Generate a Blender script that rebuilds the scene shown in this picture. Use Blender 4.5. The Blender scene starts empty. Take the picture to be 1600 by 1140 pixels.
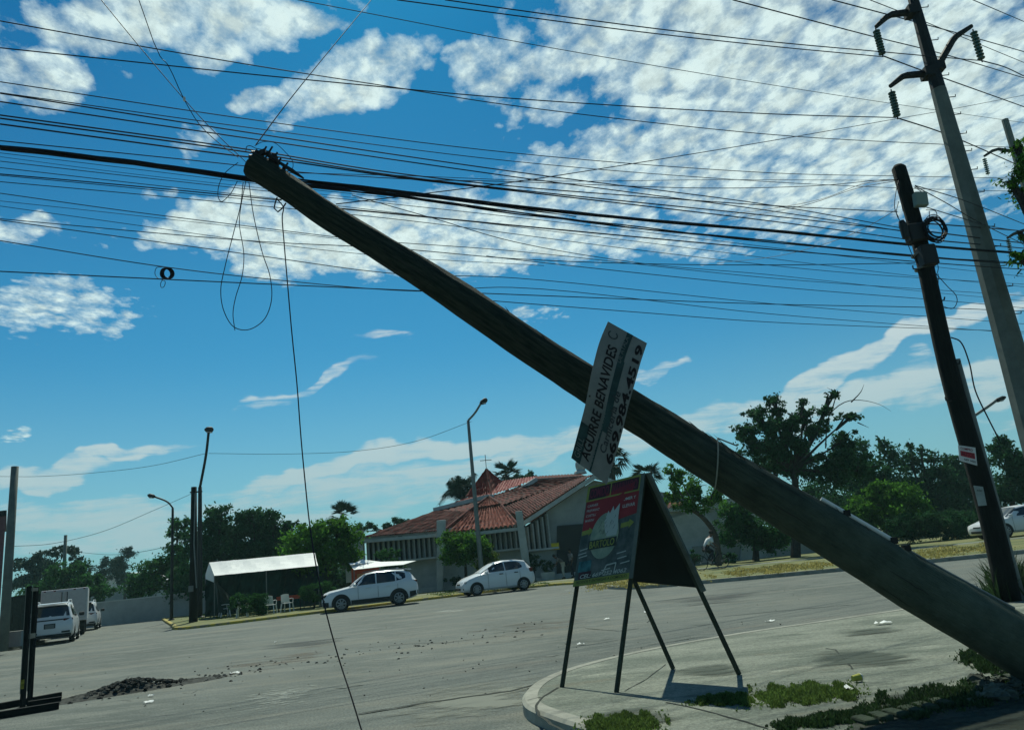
import bpy, bmesh, math, random
import numpy as np
from mathutils import Vector, Matrix
random.seed(7); rng = np.random.default_rng(11)
S = bpy.context.scene
COL = S.collection
# ------------------------------------------------------------------ camera
PW, PH, FP = 1600, 1140, 1180.0
HC = 1.35
PIT, ROL = math.radians(14.6), math.radians(6.0)
CF = Vector((0, math.cos(PIT), math.sin(PIT)))
_r0 = Vector((1, 0, 0)); _u0 = Vector((0, -math.sin(PIT), math.cos(PIT)))
CR = math.cos(ROL)*_r0 - math.sin(ROL)*_u0
CU = math.sin(ROL)*_r0 + math.cos(ROL)*_u0
CAM = Vector((0, 0, HC))
cd = bpy.data.cameras.new('camera'); cam = bpy.data.objects.new('camera', cd); COL.objects.link(cam)
cd.sensor_width = 36; cd.lens = 36*FP/PW; cd.clip_end = 6000; cd.clip_start = .05
cam.matrix_world = Matrix(((CR.x, CU.x, -CF.x, 0), (CR.y, CU.y, -CF.y, 0), (CR.z, CU.z, -CF.z, HC), (0, 0, 0, 1)))
S.camera = cam

def ray(x, y): return CF + CR*((x-PW/2)/FP) + CU*((PH/2-y)/FP)
def gnd(x, y, z=0.0):
    d = ray(x, y); return CAM + d*((z-HC)/d.z)
def at(x, y, Y):
    d = ray(x, y); return CAM + d*(Y/d.y)
def atT(x, y, t): return CAM + ray(x, y)*t

# ------------------------------------------------------------------ light
SUN_EL, SUN_AZ = math.radians(54), math.radians(-10)      # azimuth from +Y, negative = left
sd = bpy.data.lights.new('sun', 'SUN'); so = bpy.data.objects.new('sun', sd); COL.objects.link(so)
sd.energy = 4.6; sd.angle = math.radians(.5); sd.color = (.97, 1.0, .84)
sdir = Vector((math.sin(SUN_AZ)*math.cos(SUN_EL), math.cos(SUN_AZ)*math.cos(SUN_EL), math.sin(SUN_EL)))
so.rotation_euler = (-sdir).to_track_quat('-Z', 'Y').to_euler(); so.location = sdir*60
S.view_settings.view_transform = 'Standard'; S.view_settings.look = 'None'
S.view_settings.exposure = 0.0; S.view_settings.gamma = 1.0
S.cycles.max_bounces = 5; S.cycles.transparent_max_bounces = 24

W = bpy.data.worlds.new('World'); S.world = W; W.use_nodes = True
nt = W.node_tree; nt.nodes.clear(); L = nt.links
def N(t, **k):
    n = nt.nodes.new(t)
    for a, b in k.items(): setattr(n, a, b)
    return n
def math_(op, a, b=None, c=None, clamp=False):
    n = N('ShaderNodeMath', operation=op); n.use_clamp = clamp
    for i, v in enumerate((a, b, c)):
        if v is None: continue
        if isinstance(v, (int, float)): n.inputs[i].default_value = v
        else: L.new(v, n.inputs[i])
    return n.outputs[0]
def mrange(v, a, b, c=0., d=1., smooth=True):
    n = N('ShaderNodeMapRange', interpolation_type='SMOOTHSTEP' if smooth else 'LINEAR')
    L.new(v, n.inputs[0])
    for i, q in enumerate((a, b, c, d)): n.inputs[i+1].default_value = q
    return n.outputs[0]
def mixc(f, a, b, bt='MIX'):
    n = N('ShaderNodeMix', data_type='RGBA', blend_type=bt)
    for s, v in ((0, f), (6, a), (7, b)):
        if isinstance(v, (int, float)): n.inputs[s].default_value = v
        elif isinstance(v, tuple): n.inputs[s].default_value = v
        else: L.new(v, n.inputs[s])
    return n.outputs[2]
tc = N('ShaderNodeTexCoord'); sep = N('ShaderNodeSeparateXYZ'); L.new(tc.outputs['Generated'], sep.inputs[0])
dx, dy, dz = sep.outputs
sky = N('ShaderNodeTexSky', sky_type='NISHITA'); sky.sun_disc = False
sky.sun_elevation = SUN_EL; sky.sun_rotation = SUN_AZ
sky.air_density = 1.0; sky.dust_density = .6; sky.ozone_density = 2.2
el = math_('MAXIMUM', dz, 0.0)
# blue of the clear air, deeper overhead
tint = N('ShaderNodeValToRGB'); L.new(el, tint.inputs[0])
cr = tint.color_ramp
SKYT = [(0.0, (.0190, .056, .066)), (.12, (.0210, .066, .076)), (.35, (.0125, .060, .075)), (.62, (.0036, .041, .065)), (1.0, (.0032, .036, .060))]
cr.elements[0].position = 0; cr.elements[1].position = 1
for p_, c_ in SKYT[1:-1]: cr.elements.new(p_)
for e_, (p_, c_) in zip(cr.elements, SKYT): e_.color = (*c_, 1)
blue = mixc(1.0, sky.outputs[0], tint.outputs[0], 'MULTIPLY')
# cloud sheet: planar coordinates at the height of the sheet
zc = math_('MAXIMUM', math_('ADD', dz, .04), .03)
u_ = math_('DIVIDE', dx, zc); v_ = math_('DIVIDE', dy, zc)
pl = N('ShaderNodeCombineXYZ'); L.new(u_, pl.inputs[0]); L.new(v_, pl.inputs[1])
def noise(vec, sc, det, ro, dist=0., rot=0., sx=1., sy=1., off=0.):
    m = N('ShaderNodeMapping'); L.new(vec, m.inputs[0]); m.inputs[2].default_value = (0, 0, rot); m.inputs[3].default_value = (sx, sy, 1); m.inputs[1].default_value = (off, off*.7, off*.3)
    n = N('ShaderNodeTexNoise'); L.new(m.outputs[0], n.inputs[0])
    n.inputs['Scale'].default_value = sc; n.inputs['Detail'].default_value = det; n.inputs['Roughness'].default_value = ro; n.inputs['Distortion'].default_value = dist
    return n.outputs[0]
nA0 = noise(pl.outputs[0], 16.0, 10, .68, .10, rot=.75, sx=1.0, sy=.80)
vm_ = N('ShaderNodeMapping'); L.new(pl.outputs[0], vm_.inputs[0]); vm_.inputs[2].default_value = (0, 0, .75); vm_.inputs[3].default_value = (1, .72, 1)
vw = N('ShaderNodeTexNoise'); L.new(vm_.outputs[0], vw.inputs[0]); vw.inputs['Scale'].default_value = 20; vw.inputs['Detail'].default_value = 4
vv = N('ShaderNodeVectorMath', operation='MULTIPLY_ADD'); L.new(vw.outputs['Color'], vv.inputs[0]); vv.inputs[1].default_value = (.09, .09, 0); L.new(vm_.outputs[0], vv.inputs[2])
vo = N('ShaderNodeTexVoronoi', feature='SMOOTH_F1'); L.new(vv.outputs[0], vo.inputs['Vector']); vo.inputs['Scale'].default_value = 21; vo.inputs['Smoothness'].default_value = .5; vo.voronoi_dimensions = '2D'
cell = math_('SUBTRACT', 1.0, math_('MULTIPLY', vo.outputs['Distance'], 1.0))
nA = math_('ADD', math_('MULTIPLY', nA0, .66), math_('MULTIPLY', cell, .30))
nB = noise(pl.outputs[0], 2.6, 3, .55, .2, off=3.1)
nC = noise(tc.outputs['Generated'], 9.0, 7, .62, .5, rot=0., sx=1.0, sy=1.0)
# where the sheet has thickened: soft ellipses fixed on the sky, by direction
TE = math.radians(22)
tF = (0, math.cos(TE), math.sin(TE)); tU = (0, -math.sin(TE), math.cos(TE))
den = math_('MAXIMUM', math_('ADD', math_('MULTIPLY', dy, tF[1]), math_('MULTIPLY', dz, tF[2])), .08)
gx = math_('DIVIDE', dx, den)
gy = math_('DIVIDE', math_('ADD', math_('MULTIPLY', dy, tU[1]), math_('MULTIPLY', dz, tU[2])), den)
gv = N('ShaderNodeCombineXYZ'); L.new(gx, gv.inputs[0]); L.new(gy, gv.inputs[1])
# gentle warp so that the patches have ragged outlines
def gno(px, py):
    d = ray(px, py); k = d.y*tF[1]+d.z*tF[2]
    return d.x/k, (d.y*tU[1]+d.z*tU[2])/k
wn = N('ShaderNodeTexNoise'); L.new(gv.outputs[0], wn.inputs[0]); wn.inputs['Scale'].default_value = 9; wn.inputs['Detail'].default_value = 3
wv = N('ShaderNodeVectorMath', operation='MULTIPLY_ADD'); L.new(wn.outputs['Color'], wv.inputs[0]); wv.inputs[1].default_value = (.10, .10, 0); L.new(gv.outputs[0], wv.inputs[2])
wv2 = N('ShaderNodeVectorMath', operation='SUBTRACT'); L.new(wv.outputs[0], wv2.inputs[0]); wv2.inputs[1].default_value = (.05, .05, 0)
def blob(cx, cy, rx, ry, ang, amp, soft=.45):
    """ellipse: centre, half axes and tilt given as the photograph shows them, stored as a direction on the sky"""
    a = math.radians(ang); c = gno(cx, cy); e = gno(cx+rx*math.cos(a), cy-rx*math.sin(a)); f = gno(cx-ry*math.sin(a), cy-ry*math.cos(a))
    Rx = math.hypot(e[0]-c[0], e[1]-c[1]); Ry = math.hypot(f[0]-c[0], f[1]-c[1]); th = math.atan2(e[1]-c[1], e[0]-c[0])
    m = N('ShaderNodeMapping', vector_type='TEXTURE'); L.new(wv2.outputs[0], m.inputs[0])
    m.inputs[1].default_value = (c[0], c[1], 0); m.inputs[2].default_value = (0, 0, th); m.inputs[3].default_value = (Rx, Ry, 1)
    l = N('ShaderNodeVectorMath', operation='LENGTH'); L.new(m.outputs[0], l.inputs[0])
    return mrange(l.outputs['Value'], 1.0+soft, 1.0-soft, 0., amp)
def vmax(lst):
    r = lst[0]
    for q in lst[1:]: r = math_('MAXIMUM', r, q)
    return r
#            cx   cy    rx   ry   ang amp
PUFF = [(1250, 60, 470, 190, -4, .95), (1350, 230, 380, 150, 6, 1.0), (1010, 270, 270, 105, 14, .92), (760, 365, 250, 70, 2, 1.0),
        (520, 372, 200, 68, 4, 1.0), (330, 342, 115, 50, 16, 1.0), (1060, 385, 150, 30, 2, .8), (860, 90, 150, 110, 20, .8),
        (250, 18, 320, 68, 2, 1.0), (45, 110, 125, 60, 0, 1.0), (150, 105, 70, 45, -40, .72), (560, 115, 165, 60, 20, .92), (450, 20, 110, 34, 0, .85), (300, 45, 110, 62, 0, .95),
        (740, 120, 65, 50, 0, .80), (20, 350, 90, 30, 0, .78), (80, 480, 150, 60, 8, .74), (420, 140, 80, 28, 0, .78), (300, 205, 60, 30, 20, .68),
        (20, 668, 40, 16, 5, .75), (120, 590, 50, 18, 5, .40), (840, 495, 70, 20, 15, .60), (200, 370, 120, 22, -10, .45), (1420, 330, 60, 30, 0, .7), (240, 290, 40, 18, 0, .55)]
STRK = [(480, 600, 120, 14, 17, .72), (620, 718, 310, 20, 9, .95), (150, 712, 150, 15, 11, .85), (70, 740, 120, 22, 8, .85), (700, 765, 260, 14, 10, .45), (420, 800, 480, 46, 8, .82), (100, 820, 260, 50, 4, .85),
        (1330, 570, 300, 20, 19, .95), (1540, 500, 120, 16, 17, .95), (1300, 625, 260, 30, 8, .95), (1500, 600, 200, 36, 6, .9), (1080, 655, 200, 30, 12, .85), (1000, 585, 90, 10, 12, .7), (600, 522, 60, 7, 10, .5), (900, 690, 200, 22, 12, .8), (1560, 660, 90, 18, 5, .6), (760, 830, 500, 40, 6, .5)]
mp = vmax([blob(*b) for b in PUFF])
ms = vmax([blob(*b) for b in STRK])
# a thin scatter of cloud behind the camera, where the photograph does not look
back = mrange(dy, .25, -.2, 0., .55)
mp = math_('MAXIMUM', mp, back)
# puffs
nAB = math_('ADD', math_('MULTIPLY', nA, .66), math_('MULTIPLY', nB, .34))
dP = math_('SUBTRACT', nAB, math_('SUBTRACT', .785, math_('MULTIPLY', mp, .415)))
aP = math_('MULTIPLY', mrange(dP, -.05, .16, 0., 1., smooth=False), mrange(mp, .08, .45, 0., 1.))
# streaks drawn out along the horizon
st = N('ShaderNodeMapping'); L.new(gv.outputs[0], st.inputs[0]); st.inputs[2].default_value = (0, 0, math.radians(-6)); st.inputs[3].default_value = (3.6, 25, 1)
sn = N('ShaderNodeTexNoise'); L.new(st.outputs[0], sn.inputs[0]); sn.inputs['Scale'].default_value = 1.6; sn.inputs['Detail'].default_value = 10; sn.inputs['Roughness'].default_value = .66; sn.inputs['Distortion'].default_value = .4
dS = math_('SUBTRACT', math_('ADD', math_('MULTIPLY', sn.outputs[0], .75), math_('MULTIPLY', nC, .25)), math_('SUBTRACT', .66, math_('MULTIPLY', ms, .36)))
aS = math_('MULTIPLY', mrange(dS, 0.0, .20, 0., .92), mrange(ms, .05, .6, 0., 1.))
# colour: bright rims, greyer where thick
shade = noise(pl.outputs[0], 16.0, 10, .68, .10, rot=.75, sx=1.0, sy=.80, off=.07)
rel = math_('SUBTRACT', nA0, shade)
thick = mrange(dP, .06, .34, 0., 1.)
cA = mixc(thick, (.62, .78, .78, 1), (.68, .83, .80, 1))
gl = mrange(rel, -.12, .12, .86, 1.12, smooth=False)
cA2 = N('ShaderNodeVectorMath', operation='SCALE'); L.new(cA, cA2.inputs[0]); L.new(gl, cA2.inputs['Scale'])
cS = mixc(mrange(el, .0, .30), (.42, .55, .58, 1), (.64, .74, .74, 1))
c1 = mixc(aS, blue, cS)
c2 = mixc(math_('MULTIPLY', aP, .97), c1, cA2.outputs[0])
# pale air low down
hz = mrange(el, .0, .30, .62, 0.)
c3 = mixc(hz, c2, (.30, .52, .57, 1))
bg = N('ShaderNodeBackground'); L.new(c3, bg.inputs[0]); bg.inputs[1].default_value = 1.0
wo = N('ShaderNodeOutputWorld'); L.new(bg.outputs[0], wo.inputs[0])
W.cycles.sampling_method = 'MANUAL'; W.cycles.sample_map_resolution = 512

# ------------------------------------------------------------------ materials
MATS = {}
def mat(name, col, rough=.8, var=0., scale=6., bump=0., bscale=40., metal=0., spec=.22, col2=None, det=6, stretch=None, island=0., trans=0., uv=False, contrast=(.35, .65)):
    if name in MATS: return MATS[name]
    m = bpy.data.materials.new(name); m.use_nodes = True; t = m.node_tree; n = t.nodes; l = t.links
    b = n['Principled BSDF']; b.inputs['Roughness'].default_value = rough; b.inputs['Metallic'].default_value = metal
    b.inputs['Specular IOR Level'].default_value = spec
    b.inputs['Base Color'].default_value = (*col, 1)
    out = None
    tcn = n.new('ShaderNodeTexCoord'); mp_ = n.new('ShaderNodeMapping'); l.new(tcn.outputs['UV' if uv else 'Object'], mp_.inputs[0])
    if stretch: mp_.inputs[3].default_value = stretch
    if var > 0 or col2:
        no = n.new('ShaderNodeTexNoise'); l.new(mp_.outputs[0], no.inputs[0]); no.inputs['Scale'].default_value = scale; no.inputs['Detail'].default_value = det; no.inputs['Roughness'].default_value = .65
        r = n.new('ShaderNodeMapRange'); l.new(no.outputs[0], r.inputs[0]); r.inputs[1].default_value = contrast[0]; r.inputs[2].default_value = contrast[1]
        mx = n.new('ShaderNodeMix'); mx.data_type = 'RGBA'; l.new(r.outputs[0], mx.inputs[0])
        c2_ = col2 or tuple(min(1, c*(1+var)) for c in col); c1_ = col if col2 else tuple(c*(1-var) for c in col)
        mx.inputs[6].default_value = (*c1_, 1); mx.inputs[7].default_value = (*c2_, 1); out = mx.outputs[2]
        l.new(out, b.inputs['Base Color'])
    if island > 0:
        g = n.new('ShaderNodeNewGeometry'); hs = n.new('ShaderNodeHueSaturation')
        r = n.new('ShaderNodeMapRange'); l.new(g.outputs['Random Per Island'], r.inputs[0]); r.inputs[3].default_value = 1-island; r.inputs[4].default_value = 1+island
        l.new(r.outputs[0], hs.inputs['Value'])
        if out: l.new(out, hs.inputs['Color'])
        else: hs.inputs['Color'].default_value = (*col, 1)
        out = hs.outputs[0]; l.new(out, b.inputs['Base Color'])
    if bump > 0:
        nb = n.new('ShaderNodeTexNoise'); l.new(mp_.outputs[0], nb.inputs[0]); nb.inputs['Scale'].default_value = bscale; nb.inputs['Detail'].default_value = 5
        bp = n.new('ShaderNodeBump'); bp.inputs['Strength'].default_value = bump; bp.inputs['Distance'].default_value = .02; l.new(nb.outputs[0], bp.inputs['Height']); l.new(bp.outputs[0], b.inputs['Normal'])
    if trans > 0:
        tr = n.new('ShaderNodeBsdfTranslucent'); mxs = n.new('ShaderNodeMixShader'); mxs.inputs[0].default_value = trans
        if out: l.new(out, tr.inputs[0])
        else: tr.inputs[0].default_value = (*col, 1)
        l.new(b.outputs[0], mxs.inputs[1]); l.new(tr.outputs[0], mxs.inputs[2]); l.new(mxs.outputs[0], n['Material Output'].inputs[0])
    MATS[name] = m; return m

def ground_mat(name, base, patches, rough=.9, bump=.25, bscale=60, grain=.45):
    """base colour plus a list of (colour, noise scale, stretch, lo, hi, amount) stains, and a fine aggregate grain"""
    m = bpy.data.materials.new(name); m.use_nodes = True; t = m.node_tree; n = t.nodes; l = t.links
    b = n['Principled BSDF']; b.inputs['Roughness'].default_value = rough; b.inputs['Specular IOR Level'].default_value = .35
    tcn = n.new('ShaderNodeTexCoord'); cur = None
    rgb = n.new('ShaderNodeRGB'); rgb.outputs[0].default_value = (*base, 1); cur = rgb.outputs[0]
    for (c, sc, stv, lo, hi, am, off) in patches:
        mp_ = n.new('ShaderNodeMapping'); l.new(tcn.outputs['Object'], mp_.inputs[0]); mp_.inputs[3].default_value = stv; mp_.inputs[2].default_value = (0, 0, off); mp_.inputs[1].default_value = (off*7, off*3, 0)
        no = n.new('ShaderNodeTexNoise'); l.new(mp_.outputs[0], no.inputs[0]); no.inputs['Scale'].default_value = sc; no.inputs['Detail'].default_value = 8; no.inputs['Roughness'].default_value = .68
        r = n.new('ShaderNodeMapRange'); r.interpolation_type = 'SMOOTHSTEP'; l.new(no.outputs[0], r.inputs[0]); r.inputs[1].default_value = lo; r.inputs[2].default_value = hi; r.inputs[4].default_value = am
        mx = n.new('ShaderNodeMix'); mx.data_type = 'RGBA'; l.new(r.outputs[0], mx.inputs[0]); l.new(cur, mx.inputs[6]); mx.inputs[7].default_value = (*c, 1); cur = mx.outputs[2]
    g = n.new('ShaderNodeTexNoise'); l.new(tcn.outputs['Object'], g.inputs[0]); g.inputs['Scale'].default_value = 38; g.inputs['Detail'].default_value = 6; g.inputs['Roughness'].default_value = .8
    r = n.new('ShaderNodeMapRange'); l.new(g.outputs[0], r.inputs[0]); r.inputs[1].default_value = .3; r.inputs[2].default_value = .7; r.inputs[3].default_value = 1-grain; r.inputs[4].default_value = 1+grain
    vm = n.new('ShaderNodeVectorMath'); vm.operation = 'SCALE'; l.new(cur, vm.inputs[0]); l.new(r.outputs[0], vm.inputs['Scale']); l.new(vm.outputs[0], b.inputs['Base Color'])
    nb = n.new('ShaderNodeTexNoise'); l.new(tcn.outputs['Object'], nb.inputs[0]); nb.inputs['Scale'].default_value = bscale; nb.inputs['Detail'].default_value = 8; nb.inputs['Roughness'].default_value = .75
    bp = n.new('ShaderNodeBump'); bp.inputs['Strength'].default_value = bump; bp.inputs['Distance'].default_value = .02; l.new(nb.outputs[0], bp.inputs['Height']); l.new(bp.outputs[0], b.inputs['Normal'])
    MATS[name] = m; return m

M_WIRE = mat('black_cable', (.006, .006, .010), .6)
M_WIREFAR = mat('grey_blue_wire', (.016, .04, .055), .7)
M_WOOD = mat('weathered_wood_veiled', (.008, .017, .012), .9, col2=(.040, .050, .034), scale=3.0, stretch=(9, 1.0, 1), uv=True, bump=1.0, bscale=14, contrast=(.40, .66))
def wood_veil():  # pales the ground end of the pole: windscreen veil painted into the wood
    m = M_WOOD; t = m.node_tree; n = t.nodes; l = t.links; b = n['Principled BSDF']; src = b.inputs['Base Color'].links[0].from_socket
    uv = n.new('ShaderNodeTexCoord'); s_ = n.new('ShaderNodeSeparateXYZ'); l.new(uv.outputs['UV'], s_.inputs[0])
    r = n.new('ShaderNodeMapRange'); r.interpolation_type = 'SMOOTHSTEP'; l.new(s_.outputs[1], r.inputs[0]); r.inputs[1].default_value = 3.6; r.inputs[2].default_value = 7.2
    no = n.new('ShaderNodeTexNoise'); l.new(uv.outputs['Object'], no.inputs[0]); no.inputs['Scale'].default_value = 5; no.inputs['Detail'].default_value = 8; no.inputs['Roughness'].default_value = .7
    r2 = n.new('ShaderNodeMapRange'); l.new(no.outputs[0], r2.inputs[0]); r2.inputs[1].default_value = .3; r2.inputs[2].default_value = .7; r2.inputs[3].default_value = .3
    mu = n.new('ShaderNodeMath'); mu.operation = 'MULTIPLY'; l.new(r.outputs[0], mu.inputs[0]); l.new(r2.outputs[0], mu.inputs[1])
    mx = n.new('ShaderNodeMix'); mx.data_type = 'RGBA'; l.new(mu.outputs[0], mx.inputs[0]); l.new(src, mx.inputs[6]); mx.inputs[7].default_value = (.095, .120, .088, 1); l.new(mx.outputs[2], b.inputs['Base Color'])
wood_veil()
M_DWOOD = mat('dark_creosoted_wood', (.006, .008, .007), .9, var=.5, scale=4, stretch=(8, 1, 1), uv=True, bump=.7, bscale=20)
M_CONC = mat('pole_concrete', (.115, .135, .120), .9, var=.18, scale=2.5, bump=.2)
M_STEEL = mat('painted_dark_steel', (.012, .014, .014), .6, var=.2)
M_GALV = mat('galvanised_steel', (.14, .16, .155), .5, var=.15, metal=.3)
M_GLASSI = mat('glass_insulator_disc', (.015, .075, .072), .25, spec=.6)
M_WHITE = mat('white_wall_paint', (.44, .46, .43), .85, var=.10, scale=1.3, bump=.05, col2=(.31, .335, .31))
M_WALLGREY = mat('grey_wall_render', (.26, .28, .265), .9, var=.15, scale=.8)
M_FASCIA = mat('pale_concrete_trim', (.38, .40, .375), .85, var=.15, scale=2)
M_DARK = mat('dark_opening', (.012, .016, .017), .5)
M_TILE = mat('red_roof_tile', (.120, .015, .010), .9, scale=3.2, col2=(.030, .010, .008), det=10, bump=.3, bscale=12, contrast=(.42, .60))
M_TILE2 = mat('orange_roof_tile', (.22, .042, .020), .85, scale=4.0, col2=(.08, .017, .012), det=8, contrast=(.40, .66))
M_TILE3 = mat('deep_red_tower_tile', (.19, .018, .014), .7, var=.25, scale=3)
M_PLAS = mat('white_plastic', (.62, .64, .62), .45)
M_TARPW = mat('white_tarpaulin', (.86, .87, .84), .6, col2=(.66, .69, .66), scale=2.5, stretch=(1, 3, 1), trans=.12, contrast=(.5, .8))
M_TARPG = mat('green_tarpaulin', (.004, .026, .024), .6, var=.45, scale=1.5, trans=.05)
M_RED = mat('faded_red_panel', (.42, .07, .035), .7, var=.2, scale=4)
M_YEL = mat('yellow_paint', (.55, .42, .03), .7, var=.25, scale=5)
M_KERB = mat('kerb_yellow_paint_worn', (.42, .33, .05), .85, col2=(.20, .19, .14), scale=3.5, contrast=(.45, .62))
M_KERBG = mat('kerb_concrete', (.25, .25, .21), .9, var=.25, scale=4)

def leafm(name, c, tr=.35, isl=.45):
    return mat(name, c, .75, island=isl, trans=tr, var=.30, scale=.8, spec=.08)
LF_DARK = leafm('leaf_deep_green', (.024, .076, .028), .40)
LF_MID = leafm('leaf_mid_green', (.030, .098, .026), .42)
LF_LITE = leafm('leaf_bright_green', (.055, .150, .018), .50)
LF_YEL = leafm('leaf_yellow_green', (.10, .16, .025), .45)
LF_BLUE = leafm('leaf_blue_green', (.030, .060, .045), .2)
LF_PALM = leafm('palm_frond', (.012, .032, .018), .12)
M_BARK = mat('bark', (.060, .050, .038), .95, var=.35, scale=6)
M_BARKD = mat('dark_bark', (.028, .026, .022), .95, var=.3, scale=6)
M_PAINT = mat('white_car_paint', (.60, .62, .62), .22, spec=.6)
M_GLASS = mat('dark_car_glass', (.010, .014, .016), .06, spec=.8)
M_TYRE = mat('tyre_rubber', (.012, .012, .013), .8)
M_RIM = mat('alloy_rim', (.20, .21, .22), .35, metal=.6)
M_BLKPL = mat('black_plastic', (.016, .018, .019), .55)
M_LAMP = mat('headlamp_lens', (.35, .37, .38), .1)
M_TAIL = mat('tail_lamp_red', (.10, .012, .012), .2)

# ------------------------------------------------------------------ mesh helpers
class MB:
    def __init__(s): s.v = []; s.f = []; s.uv = []
    def add(s, vs, fs, uvs=None):
        o = len(s.v); s.v += [tuple(v) for v in vs]
        for i, f in enumerate(fs):
            s.f.append(tuple(o+k for k in f)); s.uv.append(uvs[i] if uvs else None)
        return s
    def box(s, c, size, R=None):
        hx, hy, hz = (q/2 for q in size); c = Vector(c)
        vs = [Vector((a*hx, b*hy, d*hz)) for a in (-1, 1) for b in (-1, 1) for d in (-1, 1)]
        if R is not None: vs = [R @ v for v in vs]
        return s.add([v+c for v in vs], [(0, 1, 3, 2), (4, 6, 7, 5), (0, 4, 5, 1), (2, 3, 7, 6), (0, 2, 6, 4), (1, 5, 7, 3)])
    def beam(s, a, b, w, h, up=(0, 0, 1)):
        a = Vector(a); b = Vector(b); d = (b-a); ln = d.length; z = d.normalized(); x = z.cross(Vector(up))
        if x.length < 1e-4: x = z.cross(Vector((1, 0, 0)))
        x.normalize(); y = x.cross(z)
        R = Matrix((x, z, y)).transposed()
        return s.box((a+b)/2, (w, ln, h), R)
    def tube(s, pts, rad, n=8, cap=True, closed=False):
        pts = [Vector(p) for p in pts]; m = len(pts)
        rad = [rad]*m if isinstance(rad, (int, float)) else list(rad)
        vs = []; ref = None; ln = 0; vl = []
        for i in range(m):
            if closed: d = pts[(i+1) % m]-pts[i-1]
            else: d = pts[min(i+1, m-1)]-pts[max(i-1, 0)]
            d.normalize()
            if ref is None:
                ref = d.cross(Vector((0, 0, 1)))
                if ref.length < .05: ref = d.cross(Vector((1, 0, 0)))
            ref = (ref - d*ref.dot(d)).normalized(); b = d.cross(ref)
            if i: ln += (pts[i]-pts[i-1]).length
            vl.append(ln)
            for k in range(n):
                a = 2*math.pi*k/n; vs.append(pts[i]+(ref*math.cos(a)+b*math.sin(a))*rad[i])
        fs = []; uv = []
        for i in range(m if closed else m-1):
            j = (i+1) % m
            for k in range(n):
                k2 = (k+1) % n
                fs.append((i*n+k, i*n+k2, j*n+k2, j*n+k)); uv.append([(k/n, vl[i]), ((k+1)/n, vl[i]), ((k+1)/n, vl[j]), (k/n, vl[j])])
        if cap and not closed:
            fs.append(tuple(range(n-1, -1, -1))); uv.append(None); fs.append(tuple((m-1)*n+k for k in range(n))); uv.append(None)
        return s.add(vs, fs, uv)
    def prism(s, poly, thick, up=(0, 0, 1)):
        """poly: 3-D points of one face (flat or nearly), thickened by -up*thick"""
        poly = [Vector(p) for p in poly]; n = len(poly); u = Vector(up)*thick
        return s.add(poly+[p-u for p in poly], [tuple(range(n)), tuple(range(2*n-1, n-1, -1))]+[(i, n+i, n+(i+1) % n, (i+1) % n) for i in range(n)])
    def lathe(s, c, prof, n=16, axis=(0, 0, 1)):
        z = Vector(axis).normalized(); x = z.orthogonal().normalized(); y = z.cross(x); c = Vector(c)
        vs = []
        for (r, h) in prof:
            for k in range(n):
                a = 2*math.pi*k/n; vs.append(c+z*h+(x*math.cos(a)+y*math.sin(a))*max(r, 1e-4))
        m = len(prof); fs = [(i*n+k, i*n+(k+1) % n, (i+1)*n+(k+1) % n, (i+1)*n+k) for i in range(m-1) for k in range(n)]
        fs.append(tuple(range(n-1, -1, -1))); fs.append(tuple((m-1)*n+k for k in range(n)))
        return s.add(vs, fs)
    def sphere(s, c, r, n=12, m=8):
        r = (r, r, r) if isinstance(r, (int, float)) else r; c = Vector(c); vs = []
        for i in range(m+1):
            t = math.pi*i/m
            for k in range(n):
                a = 2*math.pi*k/n; vs.append(c+Vector((r[0]*math.sin(t)*math.cos(a), r[1]*math.sin(t)*math.sin(a), r[2]*math.cos(t))))
        return s.add(vs, [(i*n+k, (i+1)*n+k, (i+1)*n+(k+1) % n, i*n+(k+1) % n) for i in range(m) for k in range(n)])
def wmat(o):
    m = o.matrix_basis.copy()
    while o.parent: o = o.parent; m = o.matrix_basis @ m
    return m
def obj(name, mb, m, parent=None, smooth=False, local=False, angle=None):
    me = bpy.data.meshes.new(name); me.from_pydata(mb.v, [], mb.f)
    if any(mb.uv):
        ul = me.uv_layers.new(name='UVMap'); k = 0
        for f, u in zip(mb.f, mb.uv):
            for j in range(len(f)): ul.data[k].uv = u[j] if u else (0, 0); k += 1
    me.materials.append(m)
    if smooth: me.shade_smooth()
    if angle: me.shade_smooth(); me.set_sharp_from_angle(angle=math.radians(angle))
    o = bpy.data.objects.new(name, me); COL.objects.link(o)
    if parent is not None:
        o.parent = parent
        if not local: me.transform(wmat(parent).inverted())
    me.update(); return o
def thing(name, label, cat, loc=(0, 0, 0), rotz=0, group=None):
    o = bpy.data.objects.new(name, None); COL.objects.link(o); o.location = loc; o.rotation_euler = (0, 0, rotz); o.empty_display_size = .2
    o['label'] = label; o['category'] = cat
    if group: o['group'] = group
    return o
def tag(o, label, cat, group=None, kind=None):
    o['label'] = label; o['category'] = cat
    if group: o['group'] = group
    if kind: o['kind'] = kind
    return o
def struct(name, mb, m, label=None, **k):
    o = obj(name, mb, m, **k); o['kind'] = 'structure'
    if label: o['label'] = label
    return o
def recenter(o):
    """put a single-mesh thing's origin at the middle of its base"""
    me = o.data; n = len(me.vertices); a = np.empty(n*3); me.vertices.foreach_get('co', a); a = a.reshape(-1, 3)
    c = Vector(((a[:, 0].min()+a[:, 0].max())/2, (a[:, 1].min()+a[:, 1].max())/2, a[:, 2].min()))
    me.transform(Matrix.Translation(-c)); o.location = c; return o
def copy_tree(o, parent=None):
    c = o.copy(); COL.objects.link(c)
    if parent: c.parent = parent
    for ch in list(o.children): copy_tree(ch, c)
    return c
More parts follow.
